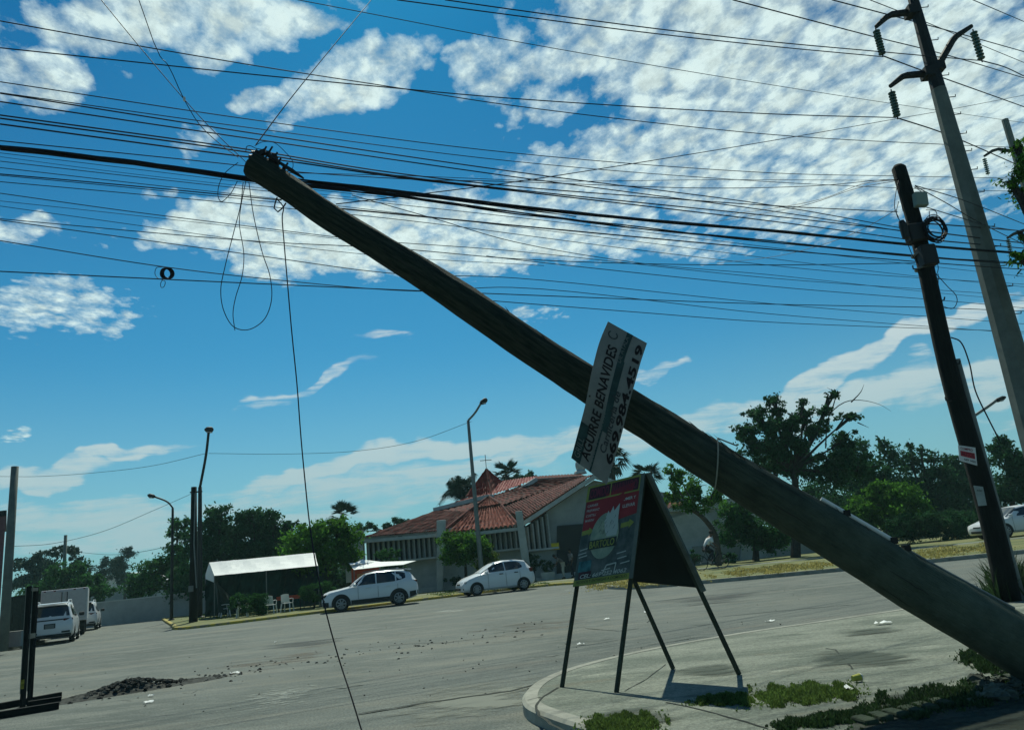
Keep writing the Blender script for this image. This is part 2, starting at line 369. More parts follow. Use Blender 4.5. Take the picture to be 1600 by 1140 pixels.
def crom(P, k=8):
    """smooth line through the points"""
    P = [Vector(p) for p in P]
    if len(P) < 3: return [P[0].lerp(P[-1], i/k) for i in range(k+1)]
    Q = [P[0]*2-P[1]]+P+[P[-1]*2-P[-2]]; out = []
    for i in range(1, len(Q)-2):
        a, b, c, d = Q[i-1:i+3]; t0 = 0; al = .5
        t1 = t0+max((b-a).length, 1e-5)**al; t2 = t1+max((c-b).length, 1e-5)**al; t3 = t2+max((d-c).length, 1e-5)**al
        for j in range(k):
            t = t1+(t2-t1)*j/k
            A1 = a*((t1-t)/(t1-t0))+b*((t-t0)/(t1-t0)); A2 = b*((t2-t)/(t2-t1))+c*((t-t1)/(t2-t1)); A3 = c*((t3-t)/(t3-t2))+d*((t-t2)/(t3-t2))
            B1 = A1*((t2-t)/(t2-t0))+A2*((t-t0)/(t2-t0)); B2 = A2*((t3-t)/(t3-t1))+A3*((t-t1)/(t3-t1))
            out.append(B1*((t2-t)/(t2-t1))+B2*((t-t1)/(t2-t1)))
    out.append(P[-1]); return out
def text_verts(s, font_bold=0.0, extrude=0.0, res=3):
    """glyph outlines as a flat mesh, scaled to height 1 (capitals) -> verts, faces, width"""
    cu = bpy.data.curves.new('lettering', 'FONT'); cu.body = s; cu.size = 1; cu.offset = font_bold; cu.resolution_u = res
    to = bpy.data.objects.new('lettering', cu); me = bpy.data.meshes.new_from_object(to)
    vs = [v.co.copy() for v in me.vertices]; fs = [tuple(p.vertices) for p in me.polygons]
    bpy.data.objects.remove(to); bpy.data.curves.remove(cu); bpy.data.meshes.remove(me)
    x0 = min(v.x for v in vs); x1 = max(v.x for v in vs); y0 = min(v.y for v in vs); y1 = max(v.y for v in vs)
    return [((v.x-x0)/(x1-x0), (v.y-y0)/(y1-y0)) for v in vs], fs
# ================================================================== SETTING
def patch_mat(name, col, sc, st, lo, hi, am=1., rough=.9):
    m = bpy.data.materials.new(name); m.use_nodes = True; t = m.node_tree; n = t.nodes; l = t.links
    b = n['Principled BSDF']; b.inputs['Base Color'].default_value = (*col, 1); b.inputs['Roughness'].default_value = rough; b.inputs['Specular IOR Level'].default_value = .3
    tcn = n.new('ShaderNodeTexCoord'); mp_ = n.new('ShaderNodeMapping'); l.new(tcn.outputs['Object'], mp_.inputs[0]); mp_.inputs[3].default_value = st
    no = n.new('ShaderNodeTexNoise'); l.new(mp_.outputs[0], no.inputs[0]); no.inputs['Scale'].default_value = sc; no.inputs['Detail'].default_value = 9; no.inputs['Roughness'].default_value = .7
    # fade by distance from the sheet's own middle (UV)
    vm = n.new('ShaderNodeVectorMath'); vm.operation = 'DISTANCE'; l.new(tcn.outputs['UV'], vm.inputs[0]); vm.inputs[1].default_value = (.5, .5, 0)
    r1 = n.new('ShaderNodeMapRange'); r1.interpolation_type = 'SMOOTHSTEP'; l.new(vm.outputs['Value'], r1.inputs[0]); r1.inputs[1].default_value = .5; r1.inputs[2].default_value = 0.; r1.inputs[3].default_value = -.34; r1.inputs[4].default_value = .06
    ad = n.new('ShaderNodeMath'); l.new(no.outputs[0], ad.inputs[0]); l.new(r1.outputs[0], ad.inputs[1])
    r = n.new('ShaderNodeMapRange'); l.new(ad.outputs[0], r.inputs[0]); r.inputs[1].default_value = lo; r.inputs[2].default_value = hi; r.inputs[4].default_value = am
    l.new(r.outputs[0], b.inputs['Alpha']); return m
def patch(name, px, m, z=.004):
    P = [gnd(x, y, z) for x, y in px]; mb = MB()
    mb.add(P, [(0, 1, 2, 3)], [[(0, 0), (1, 0), (1, 1), (0, 1)]]); o = obj(name, mb, m); o['kind'] = 'structure'; return o

M_GROUND = ground_mat('bare_ground', (.12, .115, .085), [((.09, .11, .05), .15, (1, 1, 1), .45, .6, .8, .3)])
M_ASPH = ground_mat('worn_asphalt', (.098, .112, .098), [((.060, .074, .064), .22, (1, .45, 1), .42, .62, .8, .2), ((.155, .165, .140), .9, (.35, 1.3, 1), .48, .68, .8, -.12), ((.135, .145, .125), 4.5, (.5, 1.3, 1), .5, .62, .7, .3),
                    ((.060, .066, .064), 1.6, (.25, 1.6, 1), .58, .72, .75, -.15), ((.13, .112, .085), .5, (.4, 1.2, 1), .56, .72, .5, .1), ((.150, .150, .120), .33, (.35, 1.6, 1), .50, .66, .8, -.08), ((.050, .060, .052), 6, (.3, 1.8, 1), .60, .68, .7, -.1)], bump=.5, bscale=45, grain=.85)
M_SIDE = ground_mat('stained_sidewalk_concrete', (.185, .200, .160), [((.100, .118, .092), .9, (.5, 1.6, 1), .42, .60, .9, .3), ((.28, .29, .23), 1.6, (.6, 1.5, 1), .54, .68, .7, .1), ((.075, .092, .070), 3.2, (.5, 1.6, 1), .54, .68, .8, .8), ((.14, .13, .09), 1.1, (.5, 1.3, 1), .56, .68, .6, 1.4)], bump=.6, bscale=30, grain=.6)
M_VERGE = ground_mat('dry_grass_verge', (.150, .150, .048), [((.070, .098, .026), .55, (.4, 1.6, 1), .44, .58, .95, .1), ((.23, .19, .075), 1.3, (.4, 1.4, 1), .54, .68, .8, .2), ((.12, .10, .06), 2.4, (.5, 1.5, 1), .6, .7, .7, .4)], bump=.8, bscale=9, grain=.45)
g = MB(); g.add([(-3000, -600, -.02), (3000, -600, -.02), (3000, 5000, -.02), (-3000, 5000, -.02)], [(0, 1, 2, 3)]); struct('ground', g, M_GROUND)
g = MB(); g.add([(-140, -30, 0), (160, -30, 0), (160, 200, 0), (-140, 200, 0)], [(0, 1, 2, 3)]); struct('road', g, M_ASPH)

def block(name, pts, z, mtop, mkerb, kerbn, kw=.16):
    """raised block: a top sheet inside its kerb, and the kerb as a swept step along the first kerbn points"""
    n = len(pts); P = [Vector((p[0], p[1], 0)) for p in pts]
    ins = []
    for i in range(n):
        a, b, c = P[i-1], P[i], P[(i+1) % n]; d1 = (b-a).normalized(); d2 = (c-b).normalized(); nn = Vector((-(d1+d2).y, (d1+d2).x, 0)).normalized()
        ins.append(b+nn*kw)
    mb = MB(); mb.add([Vector((p.x, p.y, z-.004)) for p in ins], [tuple(range(n))]); struct(name, mb, mtop)
    kb = MB(); vs = []; m = kerbn
    for i in range(m):
        vs += [Vector((P[i].x, P[i].y, -.01)), Vector((P[i].x, P[i].y, z-.02)), Vector(((P[i]*.85+ins[i]*.15).x, (P[i]*.85+ins[i]*.15).y, z)), Vector((ins[i].x, ins[i].y, z)), Vector((ins[i].x, ins[i].y, z-.05))]
    fs = []
    for i in range(m-1):
        for k in range(4): fs.append((i*5+k, (i+1)*5+k, (i+1)*5+k+1, i*5+k+1))
    kb.add(vs, fs); struct('kerb', kb, mkerb)
def sm(pts, k=5): return [(p.x, p.y) for p in crom([Vector((a, b, 0)) for a, b in pts], k)]
# far side, left piece with the yellow kerb (corner, tent, both parked cars); counter-clockwise
farL = sm([(-42, 88), (-27, 56.5), (-18, 38.8), (-16.2, 35.2), (-15.2, 34.4), (-13.6, 34.9), (-9.5, 37.0), (-5, 39.4), (-1, 40.8), (1.0, 40.6), (2.1, 39.0)], 4)
farR = sm([(2.1, 39.0), (2.6, 34), (3.0, 29.5), (3.9, 27.9), (6, 26.9), (10, 25.7), (15, 24.9), (24, 24.8), (40, 25.8), (90, 30)], 4)[1:]
nk = len(farL)
far = farL+farR+[(150, 34), (150, 190), (-42, 190)]
block('verge', far, .12, M_VERGE, M_KERB, nk)
# unpainted kerb for the right piece
kb = MB(); seq = [farL[-1]]+farR
for (a, b), (c, d) in zip(seq[:-1], seq[1:]):
    dd = Vector((c-a, d-b, 0)); nn = Vector((-dd.y, dd.x, 0)).normalized()*.17
    kb.prism([(a, b, .125), (c, d, .125), (c+nn.x, d+nn.y, .125), (a+nn.x, b+nn.y, .125)], .14)
struct('kerb', kb, M_KERBG)
# footpath in front of the church and further right
fp = MB(); top = [(-12, 44.2), (-4, 44.8), (4, 43.5), (9, 37.6), (14, 35.6), (30, 34), (60, 36)]; bot = [(-12, 45.8), (-4, 46.6), (4.4, 45.2), (9.4, 39.2), (14, 37.2), (30, 35.6), (60, 37.8)]
n_ = len(top); fp.add([(x, y, .120) for x, y in top]+[(x, y, .120) for x, y in bot], [(i, i+1, n_+i+1, n_+i) for i in range(n_-1)]); struct('footpath', fp, M_SIDE)
# left block beside the parked car
leftb = sm([(-60, 110), (-50, 84), (-32, 54), (-25.5, 41.5), (-22.0, 34.2), (-22.0, 31.2), (-24, 27), (-40, 10)], 4)[::-1]
leftb = [(-90, 10)]+leftb+[(-90, 110)]
leftb = leftb[1:]+leftb[:1]
block('footpath', leftb, .12, M_SIDE, M_KERBG, len(leftb)-2)
# near corner, where the board stands
near = sm([(30, 21), (15, 15.6), (9, 13.4), (5.6, 11.95), (4.1, 11.45), (2.64, 11.0), (1.23, 10.25), (.35, 9.45), (-.05, 8.75), (-.22, 8.0), (-.2, 7.3), (.05, 6.6), (.5, 5.6), (.8, 4.0), (.9, -5)], 5)[::-1]
# the block lies to the right of this line, so walk it the other way round
near = near[::-1]
def block_cw(name, pts, z, mt, mk):
    n = len(pts); P = [Vector((p[0], p[1], 0)) for p in pts]; ins = []
    for i in range(n):
        a = P[max(i-1, 0)]; c = P[min(i+1, n-1)]; d = (c-a).normalized(); ins.append(P[i]+Vector((-d.y, d.x, 0))*.15)
    mb = MB(); q = [Vector((p.x, p.y, z-.004)) for p in ins]+[Vector((60, -5, z-.004)), Vector((60, 25, z-.004))]
    mb.add(q, [tuple(range(len(q)))]); struct(name, mb, mt)
    kb = MB()
    vs = []
    for i in range(n): vs += [Vector((P[i].x, P[i].y, -.01)), Vector((P[i].x, P[i].y, z-.025)), P[i]*.8+ins[i]*.2+Vector((0, 0, z)), ins[i]+Vector((0, 0, z)), ins[i]+Vector((0, 0, z-.05))]
    kb.add(vs, [(i*5+k, (i+1)*5+k, (i+1)*5+k+1, i*5+k+1) for i in range(n-1) for k in range(4)]); struct('kerb', kb, mk)
block_cw('sidewalk', near, .12, M_SIDE, M_KERBG)
# joints and cracks in the sidewalk
def crack(px, w=.02, z=.1205, name='sidewalk_crack', m=M_DARK):
    P = [gnd(x, y, z) for x, y in px]; Q = [P[0]]
    for a, b in zip(P[:-1], P[1:]):
        k = max(2, int((b-a).length/.12))
        for j in range(1, k+1): Q.append(a.lerp(b, j/k)+Vector((random.uniform(-1, 1), random.uniform(-1, 1), 0))*w*.35)
    mb = MB(); n = len(Q); vs = []
    for i, q in enumerate(Q):
        d = (Q[min(i+1, n-1)]-Q[max(i-1, 0)]).normalized(); s_ = Vector((-d.y, d.x, 0))*w*random.uniform(.3, .6); vs += [q+s_, q-s_]
    mb.add(vs, [(2*i, 2*i+1, 2*i+3, 2*i+2) for i in range(n-1)]); o = obj(name, mb, m); o['kind'] = 'structure'
M_CRACK = mat('crack_dark', (.035, .04, .033), .95)
crack([(872, 1073), (850, 1086), (838, 1102), (842, 1117), (862, 1130), (885, 1142)], .028, m=M_CRACK)
crack([(845, 1088), (824, 1093)], .02, m=M_CRACK)
crack([(1290, 1012), (1305, 1014), (1332, 1044)], .022, m=M_CRACK)
crack([(1040, 1096), (1090, 1106), (1165, 1126), (1200, 1137)], .016, m=M_CRACK)
crack([(1040, 1037), (1010, 1060), (975, 1079)], .012, m=M_CRACK)
for pts in ([(915, 981), (965, 985), (1000, 981)], [(1075, 946), (1130, 941), (1190, 935)], [(215, 1003), (300, 991), (380, 985)], [(560, 1012), (640, 1005), (700, 1003), (790, 992)], [(60, 1035), (140, 1024), (260, 1016)], [(1130, 962), (1260, 950), (1330, 944)]):
    crack(pts, .035, .004, 'road_crack', M_CRACK)
# worn and dirty places on the road
pm_dirt = patch_mat('tracked_in_dirt', (.125, .105, .080), 1.9, (.5, 1.6, 1), .50, .66, .6)
pm_dirt2 = patch_mat('tyre_blackened_asphalt', (.055, .062, .060), .7, (.3, 2, 1), .46, .62, .7)
pm_lite = patch_mat('exposed_pale_aggregate', (.27, .29, .255), 7, (.7, 1.2, 1), .50, .62, .8)
pm_wet = patch_mat('white_worn_paint', (.42, .44, .40), 2.4, (.30, 2.0, 1), .55, .60, .8)
pm_gut = patch_mat('gutter_concrete', (.19, .20, .165), 1.6, (.6, 1.2, 1), .36, .50, .85)
patch('dirt_patch', [(60, 1130), (620, 1040), (640, 980), (60, 1060)], pm_dirt)
patch('dirt_patch', [(520, 1040), (1080, 985), (1080, 935), (520, 985)], pm_dirt, .006)
patch('dirt_patch', [(860, 985), (1300, 935), (1300, 900), (860, 940)], pm_dirt2, .005)
patch('worn_patch', [(150, 1190), (560, 1140), (600, 1030), (230, 1080)], pm_lite, .005)
patch('worn_patch', [(600, 972), (800, 955), (810, 938), (600, 955)], pm_wet, .005)
patch('worn_patch', [(840, 930), (930, 920), (930, 914), (840, 922)], pm_wet, .006)
patch('worn_patch', [(60, 1010), (330, 985), (330, 968), (60, 990)], pm_lite, .006)
pm_soil_shade = patch_mat('soil_and_shade_on_concrete', (.016, .024, .015), 2.6, (.7, 1.3, 1), .30, .46, .97)  # soil under the grass, its dark tone also painting the corner's shade
pm_stain = patch_mat('dark_water_stain', (.055, .070, .054), 2.6, (.4, 1.9, 1), .40, .56, .85)
sp_ = [gnd(x, y, .1235) for x, y in ((1395, 1108), (1440, 1092), (1500, 1082), (1560, 1066), (1610, 1062), (1720, 1110), (1720, 1300), (1240, 1300), (1300, 1150), (1350, 1122))]
mb = MB(); mb.add(sp_, [tuple(range(len(sp_)))]); struct('soil_shade_sheet', mb, ground_mat('soil_darkened_as_shade', (.022, .030, .019), [((.050, .058, .040), 5, (1, 1, 1), .5, .65, .8, .3)], bump=1., bscale=18, grain=.6))  # soil sheet coloured dark to stand in for shade in this corner
patch('soil_shade_patch', [(1160, 1190), (1700, 1160), (1640, 1030), (1280, 1085)], pm_soil_shade, .124)
patch('soil_shade_patch', [(1100, 1240), (1900, 1180), (1800, 1090), (1200, 1130)], pm_soil_shade, .127)
patch('stain_patch', [(1180, 1060), (1560, 1060), (1500, 1000), (1200, 1005)], pm_stain, .123)
patch('stain_patch', [(960, 1075), (1260, 1070), (1240, 1020), (1000, 1032)], pm_stain, .125)
patch('stain_patch', [(840, 1150), (1150, 1160), (1120, 1090), (860, 1085)], pm_stain, .126)
patch('stain_patch', [(1250, 1010), (1480, 1000), (1470, 965), (1240, 980)], pm_stain, .1275)
patch('gutter_stain', [(800, 1120), (1010, 1048), (1000, 1018), (790, 1070)], pm_stain, .012)
patch('gutter', [(380, 1210), (840, 1170), (960, 1020), (520, 1085)], pm_gut, .007)
patch('worn_patch', [(300, 1050), (640, 1010), (620, 975), (300, 1010)], pm_dirt2, .008)
for _ in range(26):
    x = random.uniform(20, 1250); y = random.uniform(1000, 1120)-x*.075; L_ = random.uniform(25, 110); crack([(x, y), (x+L_*.35, y-L_*.035+random.uniform(-3, 3)), (x+L_*.7, y-L_*.08+random.uniform(-3, 3)), (x+L_, y-L_*.11)], random.uniform(.012, .03), .0045, 'road_crack', M_CRACK)
# blackened strip in the gutter, along the near kerb
crack([(822, 1098), (868, 1066), (930, 1047), (1000, 1034), (1150, 1006), (1300, 985), (1420, 965)], .12, .010, 'gutter_dirt', M_CRACK)
crack([(560, 1114), (650, 1099), (740, 1086), (800, 1078), (850, 1064)], .06, .011, 'gutter_dirt', M_CRACK)

def blades(name, label, polys, n, h, m, z=.118, cat='grass', w=.010):
    vs = []; fs = []; mb = MB()
    for _ in range(n):
        pl_ = random.choice(polys); a, b, c, d = pl_; s_, t_ = random.random(), random.random()
        # thin the edge so the patch has a ragged outline
        rr_ = math.hypot((s_-.5)*2, (t_-.5)*2); sd_ = len(vs) % 1 + pl_[0][0] % 17
        rr_ *= 1+.22*math.sin(s_*23+sd_)+.18*math.sin(t_*11+s_*37+sd_)+.1*math.sin(s_*71)
        e = max(0, 1-rr_)
        if random.random() > min(1, e*2.4+.03): continue
        x = (a[0]*(1-s_)+b[0]*s_)*(1-t_)+(d[0]*(1-s_)+c[0]*s_)*t_; y = (a[1]*(1-s_)+b[1]*s_)*(1-t_)+(d[1]*(1-s_)+c[1]*s_)*t_
        p = gnd(x, y, z); hh = h*random.uniform(.4, 1.2)*(.5+e); an = random.uniform(0, 6.28); le = random.uniform(.1, .7)*hh; ww = w*random.uniform(.6, 1.5)
        dx_, dy_ = math.cos(an), math.sin(an); bn = random.uniform(0, 6.28)
        q = p+Vector((math.cos(bn)*le*.4, math.sin(bn)*le*.4, hh*.6)); r_ = p+Vector((math.cos(bn)*le, math.sin(bn)*le, hh))
        o = len(vs); sd_ = Vector((dx_, dy_, 0))*ww
        vs += [p-sd_, p+sd_, q+sd_*.7, q-sd_*.7, r_]; fs += [(o, o+1, o+2, o+3), (o+3, o+2, o+4)]
    mb.add(vs, fs); o = obj(name, mb, m); return tag(o, label, cat, kind='stuff')
M_GRASS = mat('short_grass_blades', (.085, .135, .030), .7, island=.5, trans=.4, var=.3, scale=2)
M_GRASSD = mat('dull_grass_blades', (.030, .060, .020), .8, island=.5, trans=.3, var=.3, scale=2)
M_GRASSY = mat('dry_grass_blades', (.30, .26, .085), .8, island=.35, trans=.45, var=.3, scale=.8)
blades('grass', 'green grass tuft at the bottom edge beside the cracked concrete', [[(890, 1150), (1050, 1150), (1045, 1108), (905, 1118)]], 12000, .035, M_GRASS, w=.006)
blades('grass', 'sunlit grass patch behind the feet of the painted board', [[(1150, 1112), (1370, 1092), (1350, 1062), (1160, 1070)], [(1060, 1102), (1200, 1104), (1180, 1080), (1090, 1088)]], 22000, .035, M_GRASS, w=.006)
blades('grass', 'dull grass around the broken kerb stones under the fallen pole', [[(1300, 1150), (1640, 1090), (1600, 1050), (1340, 1085)], [(1480, 1030), (1600, 1075), (1620, 1040), (1500, 1010)], [(1180, 1150), (1420, 1120), (1400, 1100), (1200, 1128)]], 26000, .04, M_GRASSD, w=.007)
blades('grass', 'scrubby grass growing round the foot of the upright wooden pole', [[(1535, 945), (1625, 935), (1625, 915), (1540, 925)]], 1500, .45, M_GRASSD, w=.014)
blades('grass', 'dry yellow grass strip along the far kerb', [[(880, 928), (1120, 908), (1120, 893), (900, 906)], [(1100, 906), (1330, 886), (1330, 872), (1100, 890)], [(1320, 888), (1600, 858), (1600, 840), (1320, 868)]], 15000, .06, M_GRASSY, w=.022)
blades('grass', 'green grass on the corner beside the tent', [[(285, 972), (420, 960), (420, 945), (275, 955)], [(660, 935), (860, 914), (860, 906), (650, 924)]], 7000, .05, M_GRASS, w=.03)
# low foliage-edged stones (a row of sunken kerb blocks) bottom right
def rock(mb, c, r, n=7, m=5, j=.25, flat=.7):
    vs0 = len(mb.v); mb.sphere(c, (r*random.uniform(.8, 1.3), r*random.uniform(.7, 1.1), r*flat*random.uniform(.7, 1.1)), n, m)
    for i in range(vs0, len(mb.v)):
        x, y, z = mb.v[i]; mb.v[i] = (x+random.uniform(-j, j)*r, y+random.uniform(-j, j)*r, z+random.uniform(-j, j)*r*.7)
M_STONE = mat('mossy_kerb_stone', (.030, .045, .026), .95, var=.4, scale=5, bump=.5)
for i, (x, y) in enumerate([(1352, 1128), (1376, 1122), (1400, 1117), (1424, 1112), (1446, 1106), (1470, 1100)]):
    mb = MB(); p = gnd(x, y, .12); v0 = len(mb.v); mb.box(p+Vector((0, 0, -.005)), (.10, .18, .08), Matrix.Rotation(.2+random.uniform(-.1, .1), 3, 'Z'))
    o = obj('kerb_stone', mb, M_STONE); recenter(o)
    bv = o.modifiers.new('bevel', 'BEVEL'); bv.width = .018; bv.segments = 2
    tag(o, ['mossy kerb stone at the left end of the sunken row', 'second mossy kerb stone from the left of the sunken row', 'third mossy kerb stone from the left of the sunken row', 'third mossy kerb stone from the right of the sunken row', 'second mossy kerb stone from the right of the sunken row', 'mossy kerb stone at the right end of the sunken row'][i], 'kerb stone', 'sunken kerb stones under the fallen pole')
mb = MB()
for _ in range(200):
    x, y = random.uniform(1520, 1640), 0; y = 1062+random.uniform(-8, 26)+(1600-x)*.12; rock(mb, gnd(x, y, .12)+Vector((0, 0, random.uniform(-.02, .05))), random.choice([.008, .012, .018, .03, .05])*random.uniform(.8, 1.3), 6, 4, j=.45)
tag(obj('rubble', mb, mat('broken_concrete', (.08, .095, .075), .95, var=.45, scale=9, island=.4)), 'heap of broken concrete and soil where the pole tore up the verge', 'rubble', kind='stuff')
# dark heap of broken asphalt on the road
mb = MB(); hc_ = gnd(205, 1079)
nx, ny = 60, 22; vs = []
ax = (gnd(290, 1066)-gnd(130, 1092)); ax.normalize(); ay = Vector((-ax.y, ax.x, 0))
for j in range(ny+1):
    for i in range(nx+1):
        s_, t_ = i/nx*2-1, j/ny*2-1
        hgt = max(0, math.exp(-((s_+.02)*4.4)**2)*.17+math.exp(-((s_+.42)*5)**2)*.07+math.exp(-((s_-.50)*4)**2)*.05)*max(0, 1-t_*t_)**1.3
        hgt *= .6+.5*random.random(); vs.append(hc_+ax*(s_*1.75)+ay*(t_*.42)+Vector((0, 0, hgt-.006 if hgt > .004 else -.004)))
mb.add(vs, [(j*(nx+1)+i, j*(nx+1)+i+1, (j+1)*(nx+1)+i+1, (j+1)*(nx+1)+i) for j in range(ny) for i in range(nx)])
for _ in range(380):
    s_ = random.gauss(0, .45); t_ = random.gauss(0, .4)
    if abs(s_) > 1.4: continue
    hh = math.exp(-((s_)*3.1)**2)*.17*max(0, 1-t_*t_); rock(mb, hc_+ax*(s_*1.75)+ay*(t_*.42)+Vector((0, 0, hh)), random.uniform(.012, .045))
tag(obj('debris_heap', mb, mat('broken_asphalt', (.040, .043, .038), .95, var=.5, scale=12, island=.5)), 'dark heap of broken asphalt and soil on the road', 'debris heap', kind='stuff')
mb = MB()
for _ in range(110):
    f_ = random.random(); x = 290+f_*560; y = 1058-f_*78+random.gauss(0, 6); rock(mb, gnd(x, y, .006), random.uniform(.008, .028), 6, 4)
for _ in range(160):
    x, y = random.uniform(0, 1300), 0; y = random.uniform(985, 1130)-x*.06; rock(mb, gnd(x, y, .004), random.uniform(.005, .016), 5, 3)
tag(obj('gravel', mb, mat('loose_gravel', (.10, .10, .085), .95, var=.4, scale=20, island=.6)), 'loose gravel scattered across the road', 'gravel', kind='stuff')
M_LITT = mat('white_paper_litter', (.70, .71, .68), .7)
for (x, y, w_, h_, z, lab) in [(1380, 973, .22, .05, .12, 'white scrap of litter on the sidewalk near the kerb under the fallen pole'), (232, 1097, .14, .035, 0, 'long white scrap on the road in front of the debris heap'), (236, 1087, .09, .03, 0, 'small white scrap at the edge of the debris heap'),
                          (367, 1051, .17, .05, 0, 'pale flat scrap right of the debris heap'), (1012, 956, .16, .05, 0, 'white scrap on the road seen between the board legs'), (908, 1006, .13, .04, 0, 'thin white scrap on the road left of the board legs'), (1203, 970, .16, .04, 0, 'thin white scrap on the road right of the board legs'),
                          (1327, 1076, .06, .05, .12, 'crumpled white scrap on the grass by the yellow cup'), (948, 967, .12, .04, 0, 'short pale scrap behind the front board legs'), (1062, 915, .12, .05, .12, 'white scrap in the dry grass behind the board'), (430, 1003, .05, .04, 0, 'small white scrap near the tent kerb')]:
    mb = MB(); p = gnd(x, y, z+.012); k = 6; vs = []
    for i in range(k+1):
        s_ = i/k*2-1; ww = h_*(1-.6*s_*s_)
        vs += [p+Vector((s_*w_/2, -ww, random.uniform(0, .02))), p+Vector((s_*w_/2, ww, random.uniform(0, .035)))]
    mb.add(vs, [(2*i, 2*i+2, 2*i+3, 2*i+1) for i in range(k)]); o = obj('litter', mb, M_LITT); recenter(o); tag(o, lab, 'litter', 'scraps of litter')
c_ = thing('paper_cup', 'yellow paper cup lying on the sidewalk by the grass', 'cup', gnd(1338, 1058, .12))
mb = MB(); mb.lathe(gnd(1338, 1058, .15), [(.022, -.035), (.029, .035), (.026, .035), (.020, -.03)], 12, axis=(1, .2, .05)); obj('cup', mb, mat('yellow_cup', (.36, .36, .06), .7), c_)
mb = MB(); mb.lathe(gnd(1338, 1058, .15)+Vector((.038, .008, 0)), [(.030, 0), (.030, .006), (.024, .010)], 12, axis=(1, .2, .05)); obj('lid', mb, M_LITT, c_)
# ================================================================== THE FALLEN POLE
LP = [(395, 258, 7.0, 42), (460, 300, 6.95, 41), (520, 342, 6.88, 41), (600, 391, 6.78, 43), (725, 470, 6.62, 51), (860, 561, 6.45, 54), (950, 619, 6.34, 58), (1059, 687, 6.22, 63), (1140, 738, 6.13, 66), (1270, 816, 5.98, 72), (1426, 912, 5.78, 82), (1576, 998, 5.6, 90), (1730, 1086, 5.44, 96)]
lp_c = [atT(x, y, t) for x, y, t, w in LP]; lp_r = [w/2*t/FP for x, y, t, w in LP]
base = lp_c[-1]
pole = thing('utility_pole', 'thick weathered wooden utility pole leaning steeply across the whole scene towards the left', 'utility pole', (base.x, base.y, 0))
cc = crom(lp_c, 5); rr = []
for i in range(len(LP)-1):
    for j in range(5): rr.append(lp_r[i]+(lp_r[i+1]-lp_r[i])*j/5)
rr.append(lp_r[-1])
mb = MB(); N_ = 28; cc2 = []; rr2 = []
mb.tube(cc, rr, N_)
# uneven round section, worn tip
for i in range(len(cc)):
    for k in range(N_):
        v = Vector(mb.v[i*N_+k]); a = 2*math.pi*k/N_; q = 1+.035*math.sin(3*a+i*.35)+.02*math.sin(7*a+i*.9)+random.uniform(-.015, .015); mb.v[i*N_+k] = tuple(cc[i]+(v-cc[i])*q)
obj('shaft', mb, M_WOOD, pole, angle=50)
def lp_pt(px, side=0, off=0.):
    """a point on the pole's surface: side = unit-ish offset upwards across the pole as one faces it"""
    for a, b in zip(LP[:-1], LP[1:]):
        if a[0] <= px <= b[0]:
            f = (px-a[0])/(b[0]-a[0]); x, y, t, w = (a[i]+(b[i]-a[i])*f for i in range(4)); c = atT(x, y, t); r = w/2*t/FP
            d = (atT(b[0], b[1], b[2])-atT(a[0], a[1], a[2])).normalized(); vv = (c-CAM).normalized(); up = d.cross(vv).normalized()
            if up.z < 0: up = -up
            return c, d, up, -(vv-d*vv.dot(d)).normalized(), r
# long dark drying checks in the timber
for _ in range(30):
    mb = MB(); x0 = random.uniform(470, 1480); ln = random.uniform(15, 90); th = random.uniform(-1.2, 1.2); vs = []
    k = 6
    for i in range(k+1):
        c, d, up, fr, r = lp_pt(min(1570, x0+ln*i/k)); a = th+random.uniform(-.02, .02); n_ = (fr*math.cos(a)+up*math.sin(a)); s_ = up*math.cos(a)-fr*math.sin(a); w = .0035*math.sin(math.pi*(i+.3)/(k+.6))+.0008
        vs += [c+n_*(r*1.055)+s_*w, c+n_*(r*1.055)-s_*w]
    mb.add(vs, [(2*i, 2*i+1, 2*i+3, 2*i+2) for i in range(k)]); obj('drying_check', mb, M_CRACK, pole)
# splinters along the upper edge
for _ in range(26):
    mb = MB(); c, d, up, fr, r = lp_pt(random.choice([random.uniform(1060, 1150), random.uniform(760, 1500)])); n_ = (up*math.cos(.25)+fr*math.sin(random.uniform(-.2, .5))).normalized(); p = c+n_*r*.98; ln = random.uniform(.03, .14)
    mb.tube([p, p+d*(-ln)+n_*random.uniform(.004, .03)], [.005, .0005], 4); obj('splinter', mb, M_BARK, pole)
# white conduit strapped to the back upper side
pts = [lp_pt(x) for x in (1262, 1300, 1340, 1378)]
mb = MB(); mb.tube([c+up*(r+.012)+fr*.02 for c, d, up, fr, r in pts], .018, 10); obj('conduit', mb, mat('white_pvc_pipe', (.60, .62, .58), .5), pole)
pts = [lp_pt(x) for x in (1390, 1430, 1480, 1560)]
mb = MB(); mb.tube([c+up*(r+.006)+fr*.02 for c, d, up, fr, r in pts], .011, 8); obj('conduit', mb, M_GALV, pole)
for x in (1300, 1372, 1392):
    c, d, up, fr, r = lp_pt(x); mb = MB(); mb.box(c+up*(r+.012)+fr*.02, (.05, .05, .05)); obj('clamp', mb, M_STEEL, pole)
# steel strap wire looped round the pole
mb = MB(); c, d, up, fr, r = lp_pt(1118); e = []
for i in range(13):
    a = -1.3+2.75*i/12; e.append(c+d*(-.10*math.sin(a))+(fr*math.cos(a)+up*math.sin(a))*(r+.016))
mb.tube(e+[e[-1]+up*.03+d*.16], .006, 6); obj('strap_wire', mb, mat('grey_rope', (.22, .23, .19), .8), pole)
